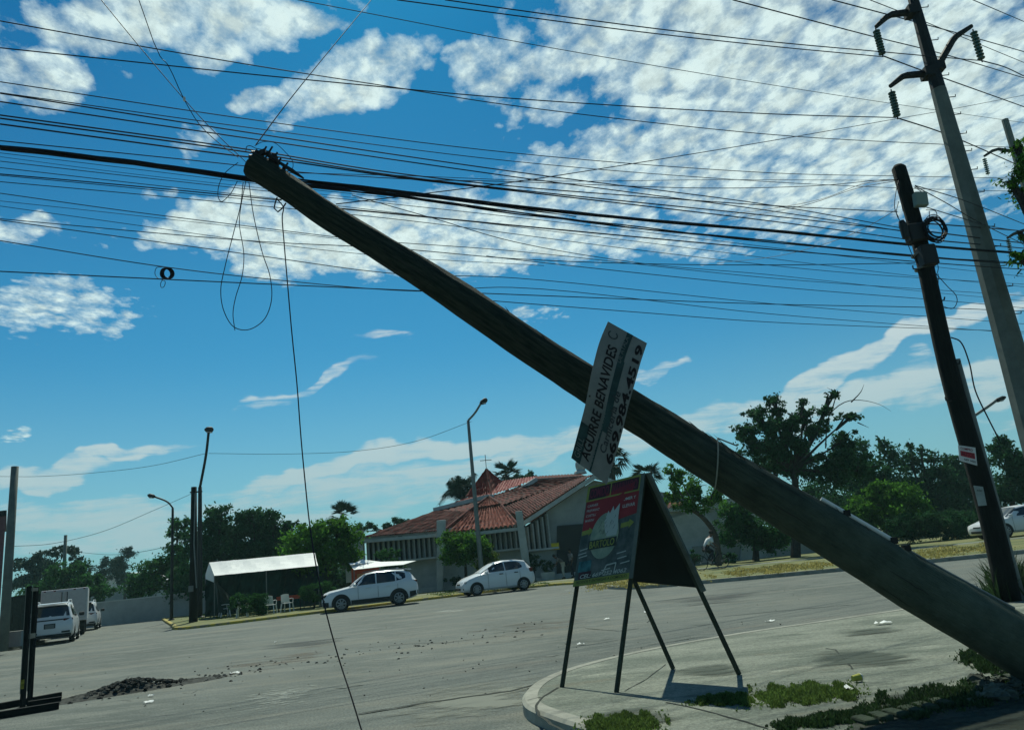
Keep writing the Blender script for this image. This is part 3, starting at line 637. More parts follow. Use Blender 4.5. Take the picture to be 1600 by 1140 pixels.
# head hardware
c, d, up, fr, r = lp_pt(400)
hw = MB()
for (a, b_, s_) in ((-.02, .0, .05), (.10, .01, .055), (.03, .03, .03), (.16, -.02, .035), (.24, -.02, .03)):
    p = c+d*a+up*(r+.02+b_); hw.box(p, (s_*.9, s_*.9, s_*1.3), Matrix.Rotation(random.uniform(0, 1.5), 3, 'Y')); hw.tube([p-up*.06, p+up*.07], .009, 6)
obj('bracket', hw, M_STEEL, pole)
mb = MB(); mb.lathe(c-d*.06+up*(r*.5), [(.045, -.03), (.06, 0), (.03, .02), (.06, .04), (.03, .06), (.03, .08)], 12, axis=up); obj('spool_insulator', mb, M_STEEL, pole)
mb = MB(); pp = [lp_pt(x) for x in (408, 425, 445, 462)]; mb.tube([q[0]+q[2]*(q[4]+.03)+q[3]*.03 for q in pp], [.02, .014, .02, .008], 6); obj('cable_clamp', mb, M_STEEL, pole)
c, d, up, fr, r = lp_pt(446); mb = MB(); q = c-up*(r+.005)
mb.tube([q+fr*.02, q-up*.05, q-up*.10+d*.02, q-up*.11+d*.07, q-up*.05+d*.09, q-up*.0+d*.09], .007, 6); obj('hook', mb, M_STEEL, pole)

# ---------------------------------------------------------------- sign nailed to it
def sheetmap(L0, R0_, n=None):
    """L0, R0_: matching lists of world points down the left and right edge, from bottom to top"""
    def lerp_list(P, u):
        ln = [0]
        for a, b in zip(P[:-1], P[1:]): ln.append(ln[-1]+(b-a).length)
        s_ = u*ln[-1]
        for i in range(len(P)-1):
            if s_ <= ln[i+1]+1e-9: f = (s_-ln[i])/(ln[i+1]-ln[i]); return P[i].lerp(P[i+1], f)
        return P[-1]
    Lc, Rc = crom(L0, 8), crom(R0_, 8)
    def f(u, v, off=0.):
        a, b = lerp_list(Lc, u), lerp_list(Rc, u); p = a.lerp(b, v)
        du = (lerp_list(Lc, min(1, u+.02))-lerp_list(Lc, max(0, u-.02))); nn = du.cross(b-a).normalized()
        if nn.dot(CAM-p) < 0: nn = -nn
        return p+nn*off
    return f
def sheet(mb, f, u0, u1, v0, v1, off, th=.0, nu=14, nv=4):
    vs = [f(u0+(u1-u0)*i/nu, v0+(v1-v0)*j/nv, off) for i in range(nu+1) for j in range(nv+1)]
    fs = [(i*(nv+1)+j, i*(nv+1)+j+1, (i+1)*(nv+1)+j+1, (i+1)*(nv+1)+j) for i in range(nu) for j in range(nv)]
    mb.add(vs, fs)
    if th:
        vs2 = [f(u0+(u1-u0)*i/nu, v0+(v1-v0)*j/nv, off-th) for i in range(nu+1) for j in range(nv+1)]; mb.add(vs2, [tuple(reversed(q)) for q in fs])
        n1 = len(vs); o = len(mb.v)-2*n1; rim = [i*(nv+1) for i in range(nu+1)]+[nu*(nv+1)+j for j in range(1, nv+1)]+[i*(nv+1)+nv for i in range(nu-1, -1, -1)]+[j for j in range(nv-1, 0, -1)]
        for a, b in zip(rim, rim[1:]+rim[:1]): mb.f.append((o+a, o+b, o+n1+b, o+n1+a)); mb.uv.append(None)
def lettering(parent, s, f, u0, u1, v0, v1, off, m, bold=.0, vert=True, slant=0.):
    """vert: the line reads up the sheet (u), its letters' tops towards v0; otherwise it reads across v with tops towards high u"""
    vs, fs = text_verts(s, bold); mb = MB()
    if vert: P = [f(u0+(u1-u0)*x+slant*y, v1+(v0-v1)*y, off) for x, y in vs]
    else: P = [f(u0+(u1-u0)*y, v0+(v1-v0)*x+slant*y, off) for x, y in vs]
    mb.add(P, fs); return obj('lettering', mb, m, parent)
t0 = 5.98
SL = [atT(892.5, 715, t0+.05), atT(904, 672, t0+.03), atT(915, 630, t0), atT(921, 598, t0-.01), atT(927.5, 568, t0), atT(937, 533, t0+.03), atT(950, 502, t0+.07)]
SR = [atT(948, 757, t0+.05), atT(960, 717, t0+.03), atT(972, 676, t0), atT(982, 634, t0-.01), atT(992.7, 596, t0), atT(1001, 566, t0+.03), atT(1011, 536, t0+.07)]
SF = sheetmap(SL, SR)
sg = thing('advertising_sign', 'bent pale metal sheet reading AGUIRRE BENAVIDES with a phone number, nailed across the leaning pole', 'sign', SF(.5, .5))
M_SGN = mat('weathered_white_sign', (.20, .215, .21), .8, col2=(.11, .13, .132), scale=5, contrast=(.3, .75))
M_SGB = mat('sign_band_petrol_green', (.018, .045, .048), .8, var=.3, scale=8)
M_SGT = mat('sign_lettering_black', (.010, .009, .012), .8)
M_SGG = mat('sign_lettering_faded', (.035, .045, .05), .8)
M_SGP = mat('sign_lettering_pale', (.12, .14, .14), .8)
mb = MB(); sheet(mb, SF, 0, 1, 0, 1, 0, .003, 24, 6); obj('panel', mb, M_SGN, sg, smooth=False)
for a in ((.30, .80, .50, .66), (.0, .33, .50, .545), (.80, 1., .50, .64), (.0, .27, 0, .24)):
    mb = MB(); sheet(mb, SF, *a, .0015, 0, 10, 2); obj('colour_band', mb, M_SGB, sg)
lettering(sg, 'AGUIRRE BENAVIDES', SF, .05, .86, .20, .43, .0035, M_SGT, .02)
lettering(sg, 'COMPRA Y VENTA', SF, .03, .42, .45, .52, .0035, M_SGP, .01)
lettering(sg, 'Carnicería de', SF, .17, .60, .60, .76, .0035, M_SGG, .02)
lettering(sg, '669.984.4519', SF, .13, .96, .79, .97, .0035, M_SGT, .03)
lettering(sg, 'GRILL', SF, .03, .17, .04, .19, .0035, M_SGP)
lettering(sg, 'DE AYALA', SF, .78, .97, .47, .58, .0035, M_SGP)
vs = []
mb = MB()
for k in range(17):
    a = .5+5.0*k/16; vs += [SF(.93+.028*math.cos(a), .22+.12*math.sin(a), .003), SF(.93+.020*math.cos(a), .22+.09*math.sin(a), .003)]
mb.add(vs, [(2*i, 2*i+1, 2*i+3, 2*i+2) for i in range(16)]); obj('emblem', mb, M_SGG, sg)
for (u, v) in ((.46, .06), (.55, .93)):
    mb = MB(); p = SF(u, v, .002); mb.lathe(p, [(.008, 0), (.008, .002), (.004, .004)], 8, axis=(CAM-p)); obj('nail', mb, M_STEEL, sg)

# ================================================================== PAINTED A-BOARD
fl = [gnd(875, 1073, .12), gnd(960, 1081, .12)]
rl = [Vector((1.34, 8.45, .12)), gnd(1155, 1053, .12)]
AL, AR = at(922, 760, 8.28), at(1004, 740, 7.60)
bd = thing('sandwich_board', 'tall wooden sandwich board with a red painted front standing on the sidewalk corner', 'sandwich board', ((fl[0]+rl[1])/2).to_tuple()[:2]+(.12,))
M_BWOOD = mat('board_frame_timber', (.030, .040, .028), .9, var=.35, scale=5); M_BWOOD2 = mat('board_rail_pale_timber', (.095, .115, .10), .9, var=.25, scale=5)
fn = (fl[1]-fl[0]).cross(AL-fl[0]).normalized()
if fn.dot(CAM-fl[0]) < 0: fn = -fn
for a, b in ((fl[0], AL), (fl[1], AR)):
    mb = MB(); mb.beam(a-fn*.025, b-fn*.025, .034, .030, up=fn); obj('leg', mb, M_BWOOD, bd)
for a, b in ((rl[0], AL), (rl[1], AR)):
    mb = MB(); mb.beam(a+Vector((.0, .0, .0)), b+Vector((.03, .02, 0)), .036, .03, up=fn); obj('leg', mb, M_BWOOD, bd)
q = at(1073, 893, 7.66); a_, b_ = rl[1], AR+Vector((.03, .02, 0)); fq = .56
mb = MB(); mid = a_.lerp(b_, .40); side_ = Vector((.022, -.05, 0)); mb.beam(mid+side_, b_+side_, .045, .03, up=fn); obj('rail', mb, M_BWOOD2, bd)
# front panel
ftop0, ftop1 = AL+fn*.008, AR+fn*.008
fb0, fb1 = fl[0].lerp(AL, .478)+fn*.008, fl[1].lerp(AR, .497)+fn*.008
BF = sheetmap([fb0-(fb1-fb0)*.03, ftop0-(ftop1-ftop0)*.02], [fb1+(fb1-fb0)*.05, ftop1+(ftop1-ftop0)*.03])
mb = MB(); sheet(mb, BF, 0, 1, 0, 1, 0, .012, 2, 2); obj('front_panel', mb, mat('board_grey_paint', (.035, .055, .052), .8, col2=(.12, .14, .13), scale=6, contrast=(.4, .7)), bd)
def fill(u0, u1, v0, v1, m, off=.0022, name='painted_area'):
    mb = MB(); sheet(mb, BF, u0, u1, v0, v1, off, 0, 6, 6); return obj(name, mb, m, bd)
M_BRED = mat('board_red_paint', (.20, .022, .026), .75, var=.18, scale=4); M_BMAR = mat('board_maroon_paint', (.050, .018, .025), .75, var=.2, scale=4)
M_BYEL = mat('board_yellow_paint', (.19, .22, .05), .75, var=.2, scale=6); M_BLET = mat('board_pale_lettering', (.32, .38, .35), .8); M_BPNK = mat('board_header_lettering', (.14, .025, .045), .8)
M_BCRM = mat('board_cream_paint', (.26, .32, .23), .8, col2=(.15, .21, .16), scale=9); M_BTEAL = mat('board_teal_paint', (.03, .11, .12), .8, var=.5, scale=9); M_BDRK = mat('board_dark_line', (.03, .04, .035), .8)
# red upper area with its sloping lower border
mb = MB(); mb.add([BF(.53, .015, .0022), BF(.62, .985, .0022), BF(.985, .985, .0022), BF(.985, .015, .0022)], [(0, 1, 2, 3)]); obj('painted_area', mb, M_BRED, bd)
fill(.845, .975, .03, .95, M_BMAR, .0034)
for a in ((.835, .850, .0, 1.), (.975, .995, .0, 1.), (.835, .995, .0, .045), (.835, .995, .945, 1.), (.84, .985, .445, .462)): fill(*a, M_BYEL, .0046)
fill(.0, 1., .965, 1.03, M_BWOOD2, .0052)
lettering(bd, 'COMIDO', BF, .865, .96, .07, .42, .006, M_BPNK, .02, vert=False); lettering(bd, 'MARINADO', BF, .865, .96, .48, .92, .006, M_BPNK, .02, vert=False)
for i, (s_, w_) in enumerate((('CARNES', .20), ('PREPARADAS', .30), ('COSTILLA', .22), ('MARINADOS Y MAS', .42))):
    lettering(bd, s_, BF, .775-i*.05, .80-i*.05, .05, .05+w_, .004, M_BLET, .01, vert=False)
lettering(bd, 'COMER Y', BF, .765, .795, .66, .92, .004, M_BLET, .02, vert=False); lettering(bd, 'LLEVAR', BF, .695, .728, .71, .92, .004, M_BLET, .02, vert=False)
def arrow(u, v, s_=1.):
    mb = MB(); P = [(0, -.022), (.13, -.022), (.13, -.042), (.21, 0), (.13, .042), (.13, .022), (0, .022)]
    mb.add([BF(u+b*s_+a*.06, v+a*s_, .004) for a, b in P], [tuple(range(7))]); obj('arrow', mb, M_BYEL, bd)
arrow(.515, .02, 1.0); arrow(.52, .72, 1.05)
# round emblem: a plain cream disc with a light crest, name plate across it
mb = MB(); vs = []; k = 40
for i in range(k):
    a = 2*math.pi*i/k; ru, rv = .225, .25
    u = .455+ru*math.sin(a); v = .45+rv*math.cos(a)
    vs.append(BF(u, v, .0055))
mb.add(vs, [tuple(range(k))]); obj('emblem', mb, M_BCRM, bd)
mb = MB(); P = [(.60, .42), (.70, .47), (.66, .50), (.735, .55), (.685, .575), (.75, .66), (.62, .66), (.50, .68), (.44, .66), (.44, .5), (.5, .45)]
mb.add([BF(u, v, .0068) for u, v in P], [tuple(range(len(P)))]); obj('emblem', mb, M_BLET, bd)
mb = MB()
for _ in range(26):
    u, v = random.uniform(.46, .62), random.uniform(.30, .60); a = random.uniform(.6, 1.3); l_ = random.uniform(.02, .05)
    mb.add([BF(u, v, .0078), BF(u+l_*math.sin(a), v+l_*math.cos(a), .0078), BF(u+l_*math.sin(a)-.008, v+l_*math.cos(a), .0078), BF(u-.006, v, .0078)], [(0, 1, 2, 3)])
obj('brush_mark', mb, M_SGG, bd)
fill(.335, .425, .18, .68, M_BDRK, .0085, 'name_plate'); lettering(bd, 'BARTOLO', BF, .345, .415, .21, .65, .010, M_BYEL, .02, vert=False)
fill(.13, .235, .05, .28, M_BTEAL, .003); fill(.06, .13, .08, .30, M_BMAR, .003)
for (u, v) in ((.11, .55), (.20, .80), (.15, .86), (.25, .78), (.30, .08), (.34, .10), (.27, .10)):
    mb = MB(); mb.add([BF(u, v-.07, .003), BF(u+.012, v+.08, .003), BF(u+.022, v+.08, .003), BF(u+.010, v-.07, .003)], [(0, 1, 2, 3)]); obj('brush_mark', mb, M_BLET, bd)
mb = MB()
for a, b in (((.08, .5), (.16, .56)), ((.16, .56), (.17, .72)), ((.17, .72), (.07, .70))):
    p0, p1 = BF(*a, .004), BF(*b, .004); mb.beam(p0, p1, .012, .002, up=fn)
obj('brush_mark', mb, M_BLET, bd)
lettering(bd, 'CEL: 669 252 4062', BF, .065, .105, .10, .90, .005, M_BLET, .02, vert=False, slant=.02)
fill(.0, .055, .0, 1., M_BYEL, .004); lettering(bd, 'PEDIDOS Y ENTREGAS A DOMICILIO', BF, .018, .045, .06, .93, .006, M_BWOOD, .01, vert=False)
# rear panel
mb = MB(); r0, r1 = rl[0].lerp(AL, .47), rl[1].lerp(AR, .42); 
mb.prism([r0, r1, AR+Vector((.02, .02, -.01)), AL+Vector((.02, .02, -.01))], .012, up=(-.5, -.6, .3)); obj('rear_panel', mb, mat('board_back_black', (.004, .011, .010), .8, var=.3, scale=3), bd)
# ================================================================== UPRIGHT POLES
# dark wooden pole on the right
P0 = gnd(1577, 938, .12); YD = P0.y
dp = thing('utility_pole', 'upright dark wooden utility pole with cable coil, boxes and two small signs', 'utility pole', P0)
tp = at(1413, 262, YD); top = Vector((P0.x+.01, YD, tp.z))
k = 16; pts = [P0.lerp(top, i/k)+Vector((.03*math.sin(i*.6), 0, 0)) for i in range(k+1)]
mb = MB(); mb.tube(pts+[top+Vector((.0, 0, .05))], [.155-.045*i/k for i in range(k+1)]+[.07], 18); obj('shaft', mb, M_DWOOD, dp, smooth=True)
def dpp(px, py, dY=-.14): return at(px, py, YD+dY)
mb = MB(); a = dpp(1438, 312, -.2); mb.box(a, (.20, .12, .24), Matrix.Rotation(.1, 3, 'Y')); o = obj('junction_box', mb, mat('grey_green_box', (.16, .22, .19), .6), dp); bv = o.modifiers.new('bevel', 'BEVEL'); bv.width = .02; bv.segments = 2
mb = MB(); a = dpp(1455, 372, -.15); mb.box(dpp(1449, 400, -.12), (.24, .2, .34)); mb.box(dpp(1431, 365, -.10), (.30, .2, .30)); o = obj('splice_box', mb, M_BLKPL, dp); bv = o.modifiers.new('bevel', 'BEVEL'); bv.width = .02
mb = MB(); mb.tube([dpp(1408, 345, -.25), dpp(1411, 352, -.25), dpp(1416, 372, -.25)], [.04, .065, .055], 10); obj('splice_case', mb, M_BLKPL, dp)
cn = dpp(1461, 358, -.22)
mb = MB()
for j in range(14):
    R_ = .165+random.uniform(-.028, .028); o_ = Vector((random.uniform(-.02, .02), random.uniform(-.03, .03), random.uniform(-.02, .02))); e = []
    for i in range(28):
        a = 2*math.pi*i/28; e.append(cn+o_+Vector((R_*math.cos(a)*.92, .05*math.sin(a+j), R_*math.sin(a)*1.12)))
    mb.tube(e, .0075, 5, closed=True)
obj('cable_coil', mb, M_WIRE, dp)
mb = MB()
for pl_ in ([(1404, 282), (1400, 300), (1398, 325), (1404, 340)], [(1405, 283), (1406, 305), (1411, 330)], [(1404, 315), (1401, 335), (1412, 350), (1422, 346)], [(1415, 372), (1424, 395), (1432, 410)], [(1428, 292), (1440, 300), (1446, 310)],
            [(1447, 328), (1462, 330), (1464, 345)], [(1452, 330), (1452, 350), (1448, 362)], [(1458, 415), (1456, 428), (1462, 430), (1466, 420), (1464, 408)], [(1463, 428), (1480, 447), (1494, 462), (1495, 473), (1488, 482), (1472, 478)], [(1466, 428), (1466, 452)]):
    mb.tube(crom([dpp(x, y, -.2) for x, y in pl_], 5), .006, 5)
obj('loose_cable', mb, M_WIRE, dp)
for (x, y, x2) in ((1427, 418, 1436), (1475, 467, 1467), (1499, 566, 1490), (1478, 623, 1487)):
    mb = MB(); mb.tube([dpp(x2, y+3, -.1), dpp(x, y+2, -.1), dpp(x+(1 if x > x2 else -1)*1, y-3, -.1)], .012, 6); obj('step_bolt', mb, M_STEEL, dp)
for y in (398, 420):
    mb = MB(); mb.lathe(Vector((P0.x, YD, at(1440, y, YD).z)), [(.140, -.012), (.143, 0), (.140, .012)], 18); obj('steel_band', mb, M_GALV, dp)
mb = MB(); mb.tube(crom([dpp(1486, 527), dpp(1500, 533), dpp(1514, 565), dpp(1524, 610), dpp(1545, 655), dpp(1562, 688)], 6), .010, 6); obj('drop_cable', mb, M_WIRE, dp)
def small_sign(name, label, px, Y, m, parts, cat='sign'):
    P = [at(x, y, Y) for x, y in px]; t = thing(name, label, cat, (P[0]+P[2])/2)
    f = sheetmap([P[3], P[0]], [P[2], P[1]]); mb = MB(); sheet(mb, f, 0, 1, 0, 1, 0, .004, 2, 2); obj('panel', mb, m, t)
    for (s_, u0, u1, v0, v1, mm, bg_) in parts:
        if bg_: mb = MB(); sheet(mb, f, u0-.03, u1+.03, v0-.04, v1+.04, .002, 0, 2, 2); obj('colour_band', mb, bg_, t)
        if s_: lettering(t, s_, f, u0, u1, v0, v1, .004, mm, .02, vert=False)
    return t
M_SR = mat('small_sign_red', (.34, .035, .045), .7); M_SW = mat('small_sign_white', (.50, .51, .50), .7)
small_sign('advertising_sign', 'small red and white advert nailed to the upright dark pole', [(1497, 695), (1524, 699), (1527, 727), (1499, 719)], YD-.26, M_SW,
           [('COMPRO', .74, .90, .12, .82, mat('dim_red', (.20, .02, .03), .8), None), ('AUTOS', .36, .64, .14, .88, mat('sign_dark_red', (.10, .02, .03), .8), M_SR), ('669 1450', .10, .24, .28, .92, M_SGG, None)])
small_sign('paper_notice', 'plain pale paper notice stuck low on the upright dark pole', [(1521, 758), (1536, 760), (1542, 789), (1529, 790)], YD-.26, mat('pale_paper', (.23, .27, .26), .8, var=.15), [('AVISO', .72, .82, .2, .8, M_SGG, None)], 'notice')
# slender pale post strapped beside it
gp = MB(); a = gnd(1596, 935, .12); bb = Vector((a.x-.03, a.y, at(1505, 560, a.y).z)); gp.tube([a, bb], [.06, .045], 10); o = obj('support_post', gp, M_GALV); recenter(o); tag(o, 'slender pale steel post standing right behind the upright wooden pole', 'post')

# concrete high-voltage pole
YC = 14.0; PC = Vector((9.42, YC, .12))
cp = thing('power_pole', 'tall tapering concrete power pole with three bent arms at the right edge', 'power pole', PC)
def octo(mb, z0, z1, r0, r1, c=PC, n=8, seg=1):
    vs = []
    for i in range(seg+1):
        f = i/seg
        for k in range(n):
            a = 2*math.pi*(k+.5)/n; r = r0+(r1-r0)*f; vs.append(Vector((c.x+r*math.cos(a), c.y+r*math.sin(a), z0+(z1-z0)*f)))
    mb.add(vs, [(i*n+k, i*n+(k+1) % n, (i+1)*n+(k+1) % n, (i+1)*n+k) for i in range(seg) for k in range(n)]+[tuple(range(n-1, -1, -1)), tuple(seg*n+k for k in range(n))])
zt = at(1466, 140, YC).z; ztop = at(1425, -60, YC).z
rad = lambda z: .30-.0155*z
mb = MB(); octo(mb, .12, zt, rad(0), rad(zt)); obj('shaft', mb, M_CONC, cp)
mb = MB(); octo(mb, zt, ztop, rad(zt)-.004, rad(ztop)-.01); obj('upper_shaft', mb, M_STEEL, cp)
def cpp(x, y, dY=0): return at(x, y, YC+dY)
def insul(parent, a, b, n=9, r=.075):
    mb = MB(); a = Vector(a); b = Vector(b); ax_ = (b-a).normalized(); ln = (b-a).length; prof = []
    for i in range(n):
        h = ln*(i+.15)/n; prof += [(r*.25, h), (r, h+ln*.02), (r*.95, h+ln*.045), (r*.3, h+ln*.06)]
    mb.lathe(a, prof, 12, axis=ax_); obj('insulator', mb, M_GLASSI, parent, angle=40); mb = MB(); mb.tube([a-ax_*.06, b+ax_*.05], .014, 6); obj('insulator_rod', mb, M_STEEL, parent)
for arm, ins in (([(1424, 19), (1393, 23), (1384, 28), (1369, 42)], [(1369, 48), (1379, 86)]), ([(1464, 106), (1488, 64), (1494, 57), (1518, 41)], [(1521, 50), (1534, 94)]), ([(1450, 115), (1417, 118), (1410, 120), (1391, 135)], [(1393, 144), (1402, 183)])):
    P = [cpp(*q) for q in arm]; mb = MB(); mb.tube(P, [.075, .07, .065, .045], 8); ab = obj('arm', mb, M_STEEL, cp)
    mb = MB(); mb.box(P[0], (.22, .26, .20)); obj('bracket', mb, M_STEEL, ab)
    insul(cp, cpp(*ins[0]), cpp(*ins[1]))
for i, (x, y) in enumerate([(1441, 12), (1456, 63), (1474, 118), (1484, 152), (1493, 179), (1502, 209), (1510, 236), (1518, 265), (1533, 300), (1547, 354), (1556, 385), (1566, 415), (1577, 447), (1590, 490)]):
    p = cpp(x, y, -.05); c0 = Vector((PC.x, YC-.05, p.z)); 
    mb = MB(); mb.tube([c0+Vector((rad(p.z)*.8, 0, 0)), Vector((PC.x+rad(p.z)+.12, YC-.05, p.z)), Vector((PC.x+rad(p.z)+.13, YC-.05, p.z+.05))], .010, 5); obj('step_bolt', mb, M_STEEL, cp)
# the next power pole, far behind it
YF = 44; PF = Vector((at(1600, 500, YF).x+1.2, YF, .12)); PF.x = at(1571, 190, YF).x
fp_ = thing('power_pole', 'distant thin power pole whose top shows behind the leafy branch at the right edge', 'power pole', PF)
mb = MB(); octo(mb, .12, at(1571, 187, YF).z, .30, .20, PF); obj('shaft', mb, M_CONC, fp_)
def fpp(x, y): return at(x, y, YF)
for arm, ins in (([(1578, 236), (1560, 233), (1550, 236), (1538, 244)], [(1538, 248), (1544, 273)]), ([(1600, 360), (1590, 363), (1583, 366), (1574, 372)], [(1575, 374), (1580, 398)])):
    P = [fpp(*q) for q in arm]; mb = MB(); mb.tube(P, [.11, .10, .10, .08], 6); obj('arm', mb, M_STEEL, fp_); insul(fp_, fpp(*ins[0]), fpp(*ins[1]), 8, .13)

# street lamps
def lamp(label, foot, pts, Y, r0, r1, head, m=M_GALV, hs=(.6, .22, .12)):
    f = at(foot[0], foot[1], Y); f.z = .12
    t = thing('street_lamp', label, 'street lamp', f, group=None)
    P = [at(x, y, Y) for x, y in pts]; top = Vector((f.x, Y, P[0].z))
    mb = MB(); n_ = 8; mb.tube([f.lerp(top, i/n_) for i in range(n_+1)], [r0+(r1-r0)*i/n_ for i in range(n_+1)], 10); obj('pole', mb, m, t, smooth=True)
    mb = MB(); mb.lathe(f, [(r0*1.8, 0), (r0*1.8, .04), (r0*1.1, .10)], 10); obj('base_plate', mb, m, t)
    if len(P) > 1:
        P[0] = top; mb = MB(); mb.tube(crom(P, 4), r1*.75, 8); obj('arm', mb, m, t, smooth=True)
    h0, h1 = at(head[0][0], head[0][1], Y), at(head[1][0], head[1][1], Y)
    mb = MB(); mb.tube([h0, h0.lerp(h1, .25), h0.lerp(h1, .8), h1], [hs[2]*.4, hs[2], hs[2]*1.05, hs[2]*.5], 8)
    o = obj('lamp_head', mb, M_STEEL, t, smooth=True); mb = MB(); mm = h0.lerp(h1, .55); mb.box(mm-Vector((0, 0, hs[2]*.95)), (hs[2]*1.6, hs[2]*1.6, .04)); obj('lens', mb, M_LAMP, o)
    return t
lamp('pale street lamp standing in front of the church, its arm pointing up to the right', (752, 890), [(738, 656), (742, 645), (752, 629)], 45.5, .16, .09, [(750, 631), (761, 623)], M_GALV, (.6, .2, .15))
lamp('street lamp left of the wooden pole with its arm reaching out to the left', (268, 955), [(281, 792), (262, 784), (240, 775)], 47, .10, .07, [(243, 776), (231, 773)], M_STEEL, (.5, .2, .12))
lamp('street lamp behind the upright dark pole at the far right with a raised curved arm', (1558, 800), [(1523, 651), (1545, 634), (1556, 626)], 36, .13, .09, [(1554, 627), (1571, 620)], M_GALV, (.6, .2, .10))
lamp('tall dark floodlight mast beside the tent, tilted at its top', (312, 950), [(318, 760), (322, 710), (326, 675)], 46, .16, .11, [(320, 671), (333, 671)], M_STEEL, (.6, .2, .18))
# wooden pole by the tent
def wpole(label, foot, top, Y, r0, r1, m, z0=.12, name='utility_pole', cat='utility pole'):
    f = at(foot[0], foot[1], Y); f.z = z0; tpz = at(top[0], top[1], Y).z
    o_ = thing(name, label, cat, f); mb = MB(); mb.tube([f, f.lerp(Vector((f.x, Y, tpz)), .5), Vector((f.x, Y, tpz))], [r0, (r0+r1)/2, r1], 12); obj('shaft', mb, m, o_, smooth=True); return o_, f, tpz
o_, f, tz = wpole('dark wooden pole on the grass corner at the left end of the tent', (302, 973), (308, 760), 39.5, .21, .14, M_DWOOD)
mb = MB(); mb.box(at(301, 919, 39.3)+Vector((-.08, 0, 0)), (.22, .14, .30)); obj('meter_box', mb, M_GALV, o_)
mb = MB(); mb.tube([at(305, 770, 39.3), at(303, 850, 39.3), at(307, 918, 39.3)], .03, 6); obj('conduit', mb, M_GALV, o_)
mb = MB(); mb.tube([at(306, 768, 39.5)-Vector((.3, 0, 0)), at(310, 768, 39.5)+Vector((.2, 0, 0))], .04, 6); obj('bracket', mb, M_STEEL, o_)
wpole('square grey concrete post at the left edge beside the pink wall', (5, 1012), (20, 729), 29.0, .17, .13, M_CONC, .12)
wpole('distant grey pole rising out of the trees at the left', (98, 935), (98, 836), 72, .18, .14, M_CONC, .12)

# ================================================================== OVERHEAD WIRES
def wire(name, label, cat, px, Yl, Yr, wpx, m=M_WIRE, group='overhead wires', strands=0, smooth=8):
    x0, x1 = px[0][0], px[-1][0]; P = []
    for x, y in px:
        f = (x-x0)/(x1-x0) if abs(x1-x0) > 40 else (y-px[0][1])/max(1, px[-1][1]-px[0][1])
        P.append(at(x, y, 1/((1-f)/Yl+f/Yr)))
    r = wpx/2*((Yl*Yr)**.5)/FP; C_ = crom(P, smooth); mb = MB()
    if strands:
        for s_ in range(strands):
            ph = random.uniform(0, 6.28); fr = random.uniform(.6, 1.4); rr_ = r*random.uniform(.3, .45)
            Q = [c+Vector((0, math.cos(ph+i*fr*.35)*r*.6, math.sin(ph+i*fr*.35)*r*.62)) for i, c in enumerate(C_)]; mb.tube(Q, rr_, 6)
    else: mb.tube(C_, r, 5)
    o = obj(name, mb, m); me = o.data; c = P[0].copy(); me.transform(Matrix.Translation(-c)); o.location = c
    tag(o, label, cat, group); return o
YT, YP = lp_c[0].y, YD
